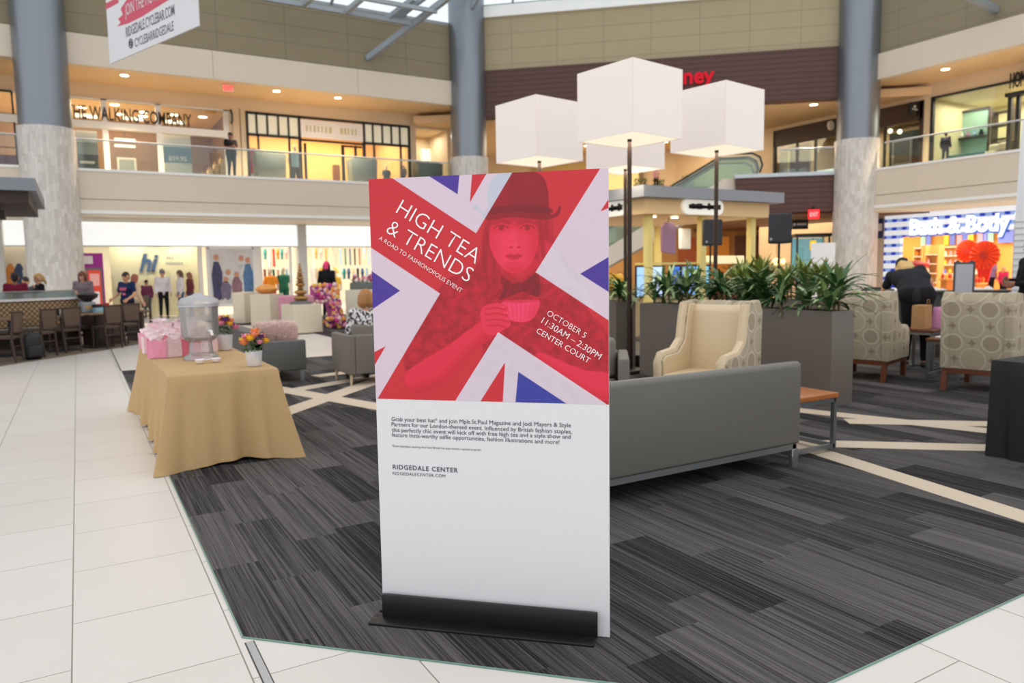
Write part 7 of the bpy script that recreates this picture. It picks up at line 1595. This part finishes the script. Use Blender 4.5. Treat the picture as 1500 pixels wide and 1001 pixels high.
b = MB(); 
for k in range(6): b.box((-.10+k*.035, -.142, 1.24+.02*(k % 2)), (-.075+k*.035, -.128, 1.31+.02*(k % 2)))
b.box((-.02, -.142, 1.12), (.06, -.126, 1.18)); b.build('shirt_print', mat('print_pink', (232, 110, 150), .7), bp_)
stand('person in a beige jacket close behind the boy in navy', 197, 403, 20.5, 120, top=('sand', (214, 186, 150)), hair=((150, 84, 60), 'bob'), bottom=('stone', (180, 164, 140)))
stand('child in a patterned top and jeans by the cream display wall', 214, 411, 27.6, -20, top=('berry', (120, 60, 90)), bottom=('denim', (66, 92, 130)), hair=((60, 44, 36), 'short'), skin=(200, 150, 120))
stand('person in a white sweatshirt and black leggings before the cream wall', 237, 395, 26.6, 10, H0=1.74, top=('chalk', (214, 206, 208)), hat=('cap', (120, 116, 114)), hair=((110, 90, 74), 'tail'), bottom=('black', (26, 25, 28)))
stand('brown haired person in a pale grey jumper and jeans, looking left', 263, 397, 26.4, -80, top=('pale_grey', (206, 198, 200)), hair=((90, 64, 50), 'bob'), bottom=('denim', (66, 92, 130)))
stand('person in a dark maroon top just right of the pale grey jumper', 277, 400, 27.8, -110, top=('wine', (110, 50, 56)), hair=((150, 96, 80), 'bob'), bottom=('slate', (84, 80, 84)))
stand('person in black with a hot pink headscarf before the clothes shop', 478, 385, 25.0, 165, top=('black', (26, 25, 28)), hat=('scarf', (236, 60, 120)), hair=((30, 26, 26), 'bob'), bottom=('black', (26, 25, 28)))
zz = NT('black_white_pattern_cloth', .85); v_, x_, y_, z_ = zz.coords(); n_ = zz.noise(v_, 26.0, 2); zz.base(zz.mix(zz.math('GREATER_THAN', n_, .5), (226, 222, 220), (60, 58, 62)))
q = atd(536, 450, 10.35); person('auburn haired person in a black and white top sitting left of the poster', (q.x, q.y-.0, 0), R(180), 1.0, pose={**SIT, 'shL': (.18, -.02, .99), 'shR': (-.18, -.02, .99)}, patterned=zz.m, hair=((168, 118, 70), 'curly'), bottom=('black', (26, 25, 28)))
p = aty(337, 195, 29.3); person('person in black looking down at the hands on the left balcony, beside the shoe shop', (p.x, 29.3, 5.1), R(15), (p.z-5.1)/1.71, arms='front', sleeve='short', top=('black', (26, 25, 28)), bottom=('dark_jeans', (40, 48, 62)), skin=(140, 96, 76), hair=((30, 26, 26), 'short'), fat=.02)
p = aty(591, 243, 29.6); person('small child with auburn hair behind the left balustrade, right of the middle planter', (p.x, 29.6, 5.1), R(-60), max(.4, (p.z-5.1)/1.71), top=('brown', (92, 66, 48)), hair=((170, 100, 60), 'bob'), bottom=('black', (26, 25, 28)))
p = atx(1386, 194, 27.2); person('person in a navy coat behind the right balcony, looking into the furniture shop', (27.2, p.y, 5.1), R(100), (p.z-5.1)/1.71, top=('navy_coat', (34, 36, 50)), bottom=('dark_jeans', (40, 48, 62)), hair=((30, 26, 26), 'short'))
s_, z_ = atc(961, 254, 4.0); w_ = C2W(s_, 4.0, 5.1); person('person with long dark hair on the upper landing left of the escalators', w_, R(-20), max(.6, (z_-5.1)/1.71), top=('blush', (232, 176, 170)), hair=((60, 40, 34), 'long'))
q = atd(1343, 450, 10.9); person('person in black with blonde hair bending forward beyond the patterned wing chairs', (q.x, q.y, 0), R(-55+180-8), 1.12, pose={**LEAN, 'che': (.10, -.22, 1.17), 'nek': (.17, -.34, 1.28), 'hed': (.20, -.44, 1.34), 'shL': (.34, -.28, 1.22), 'shR': (0.0, -.30, 1.30), 'elL': (.44, -.38, 1.02), 'elR': (-.12, -.40, 1.15), 'wrL': (.42, -.5, .80), 'wrR': (-.14, -.52, .90)}, sleeve='short', top=('charcoal', (40, 42, 46)), bottom=('black', (26, 25, 28)), hair=((206, 170, 110), 'bob'), skin=(226, 166, 140), hat=('cap', (24, 22, 24)), fat=.03)
stand('person in black at the right edge of the picture by the white lattice tower', 1514, 352, 10.9, -60, top=('black', (26, 25, 28)), arms='front', hair=((40, 30, 28), 'short'), skin=(150, 104, 80))
stand('person in a purple shirt seen from behind in the gingham shop', 1450, 378, 29.5, 175, sleeve='short', top=('violet_grey', (120, 100, 150)), hair=((40, 30, 28), 'short'), skin=(160, 112, 86), fat=.03)
stand('person in a magenta top in the gingham shop, right of the purple shirt', 1471, 391, 29.0, 140, top=('magenta', (186, 40, 100)), hair=((190, 140, 100), 'bob'))
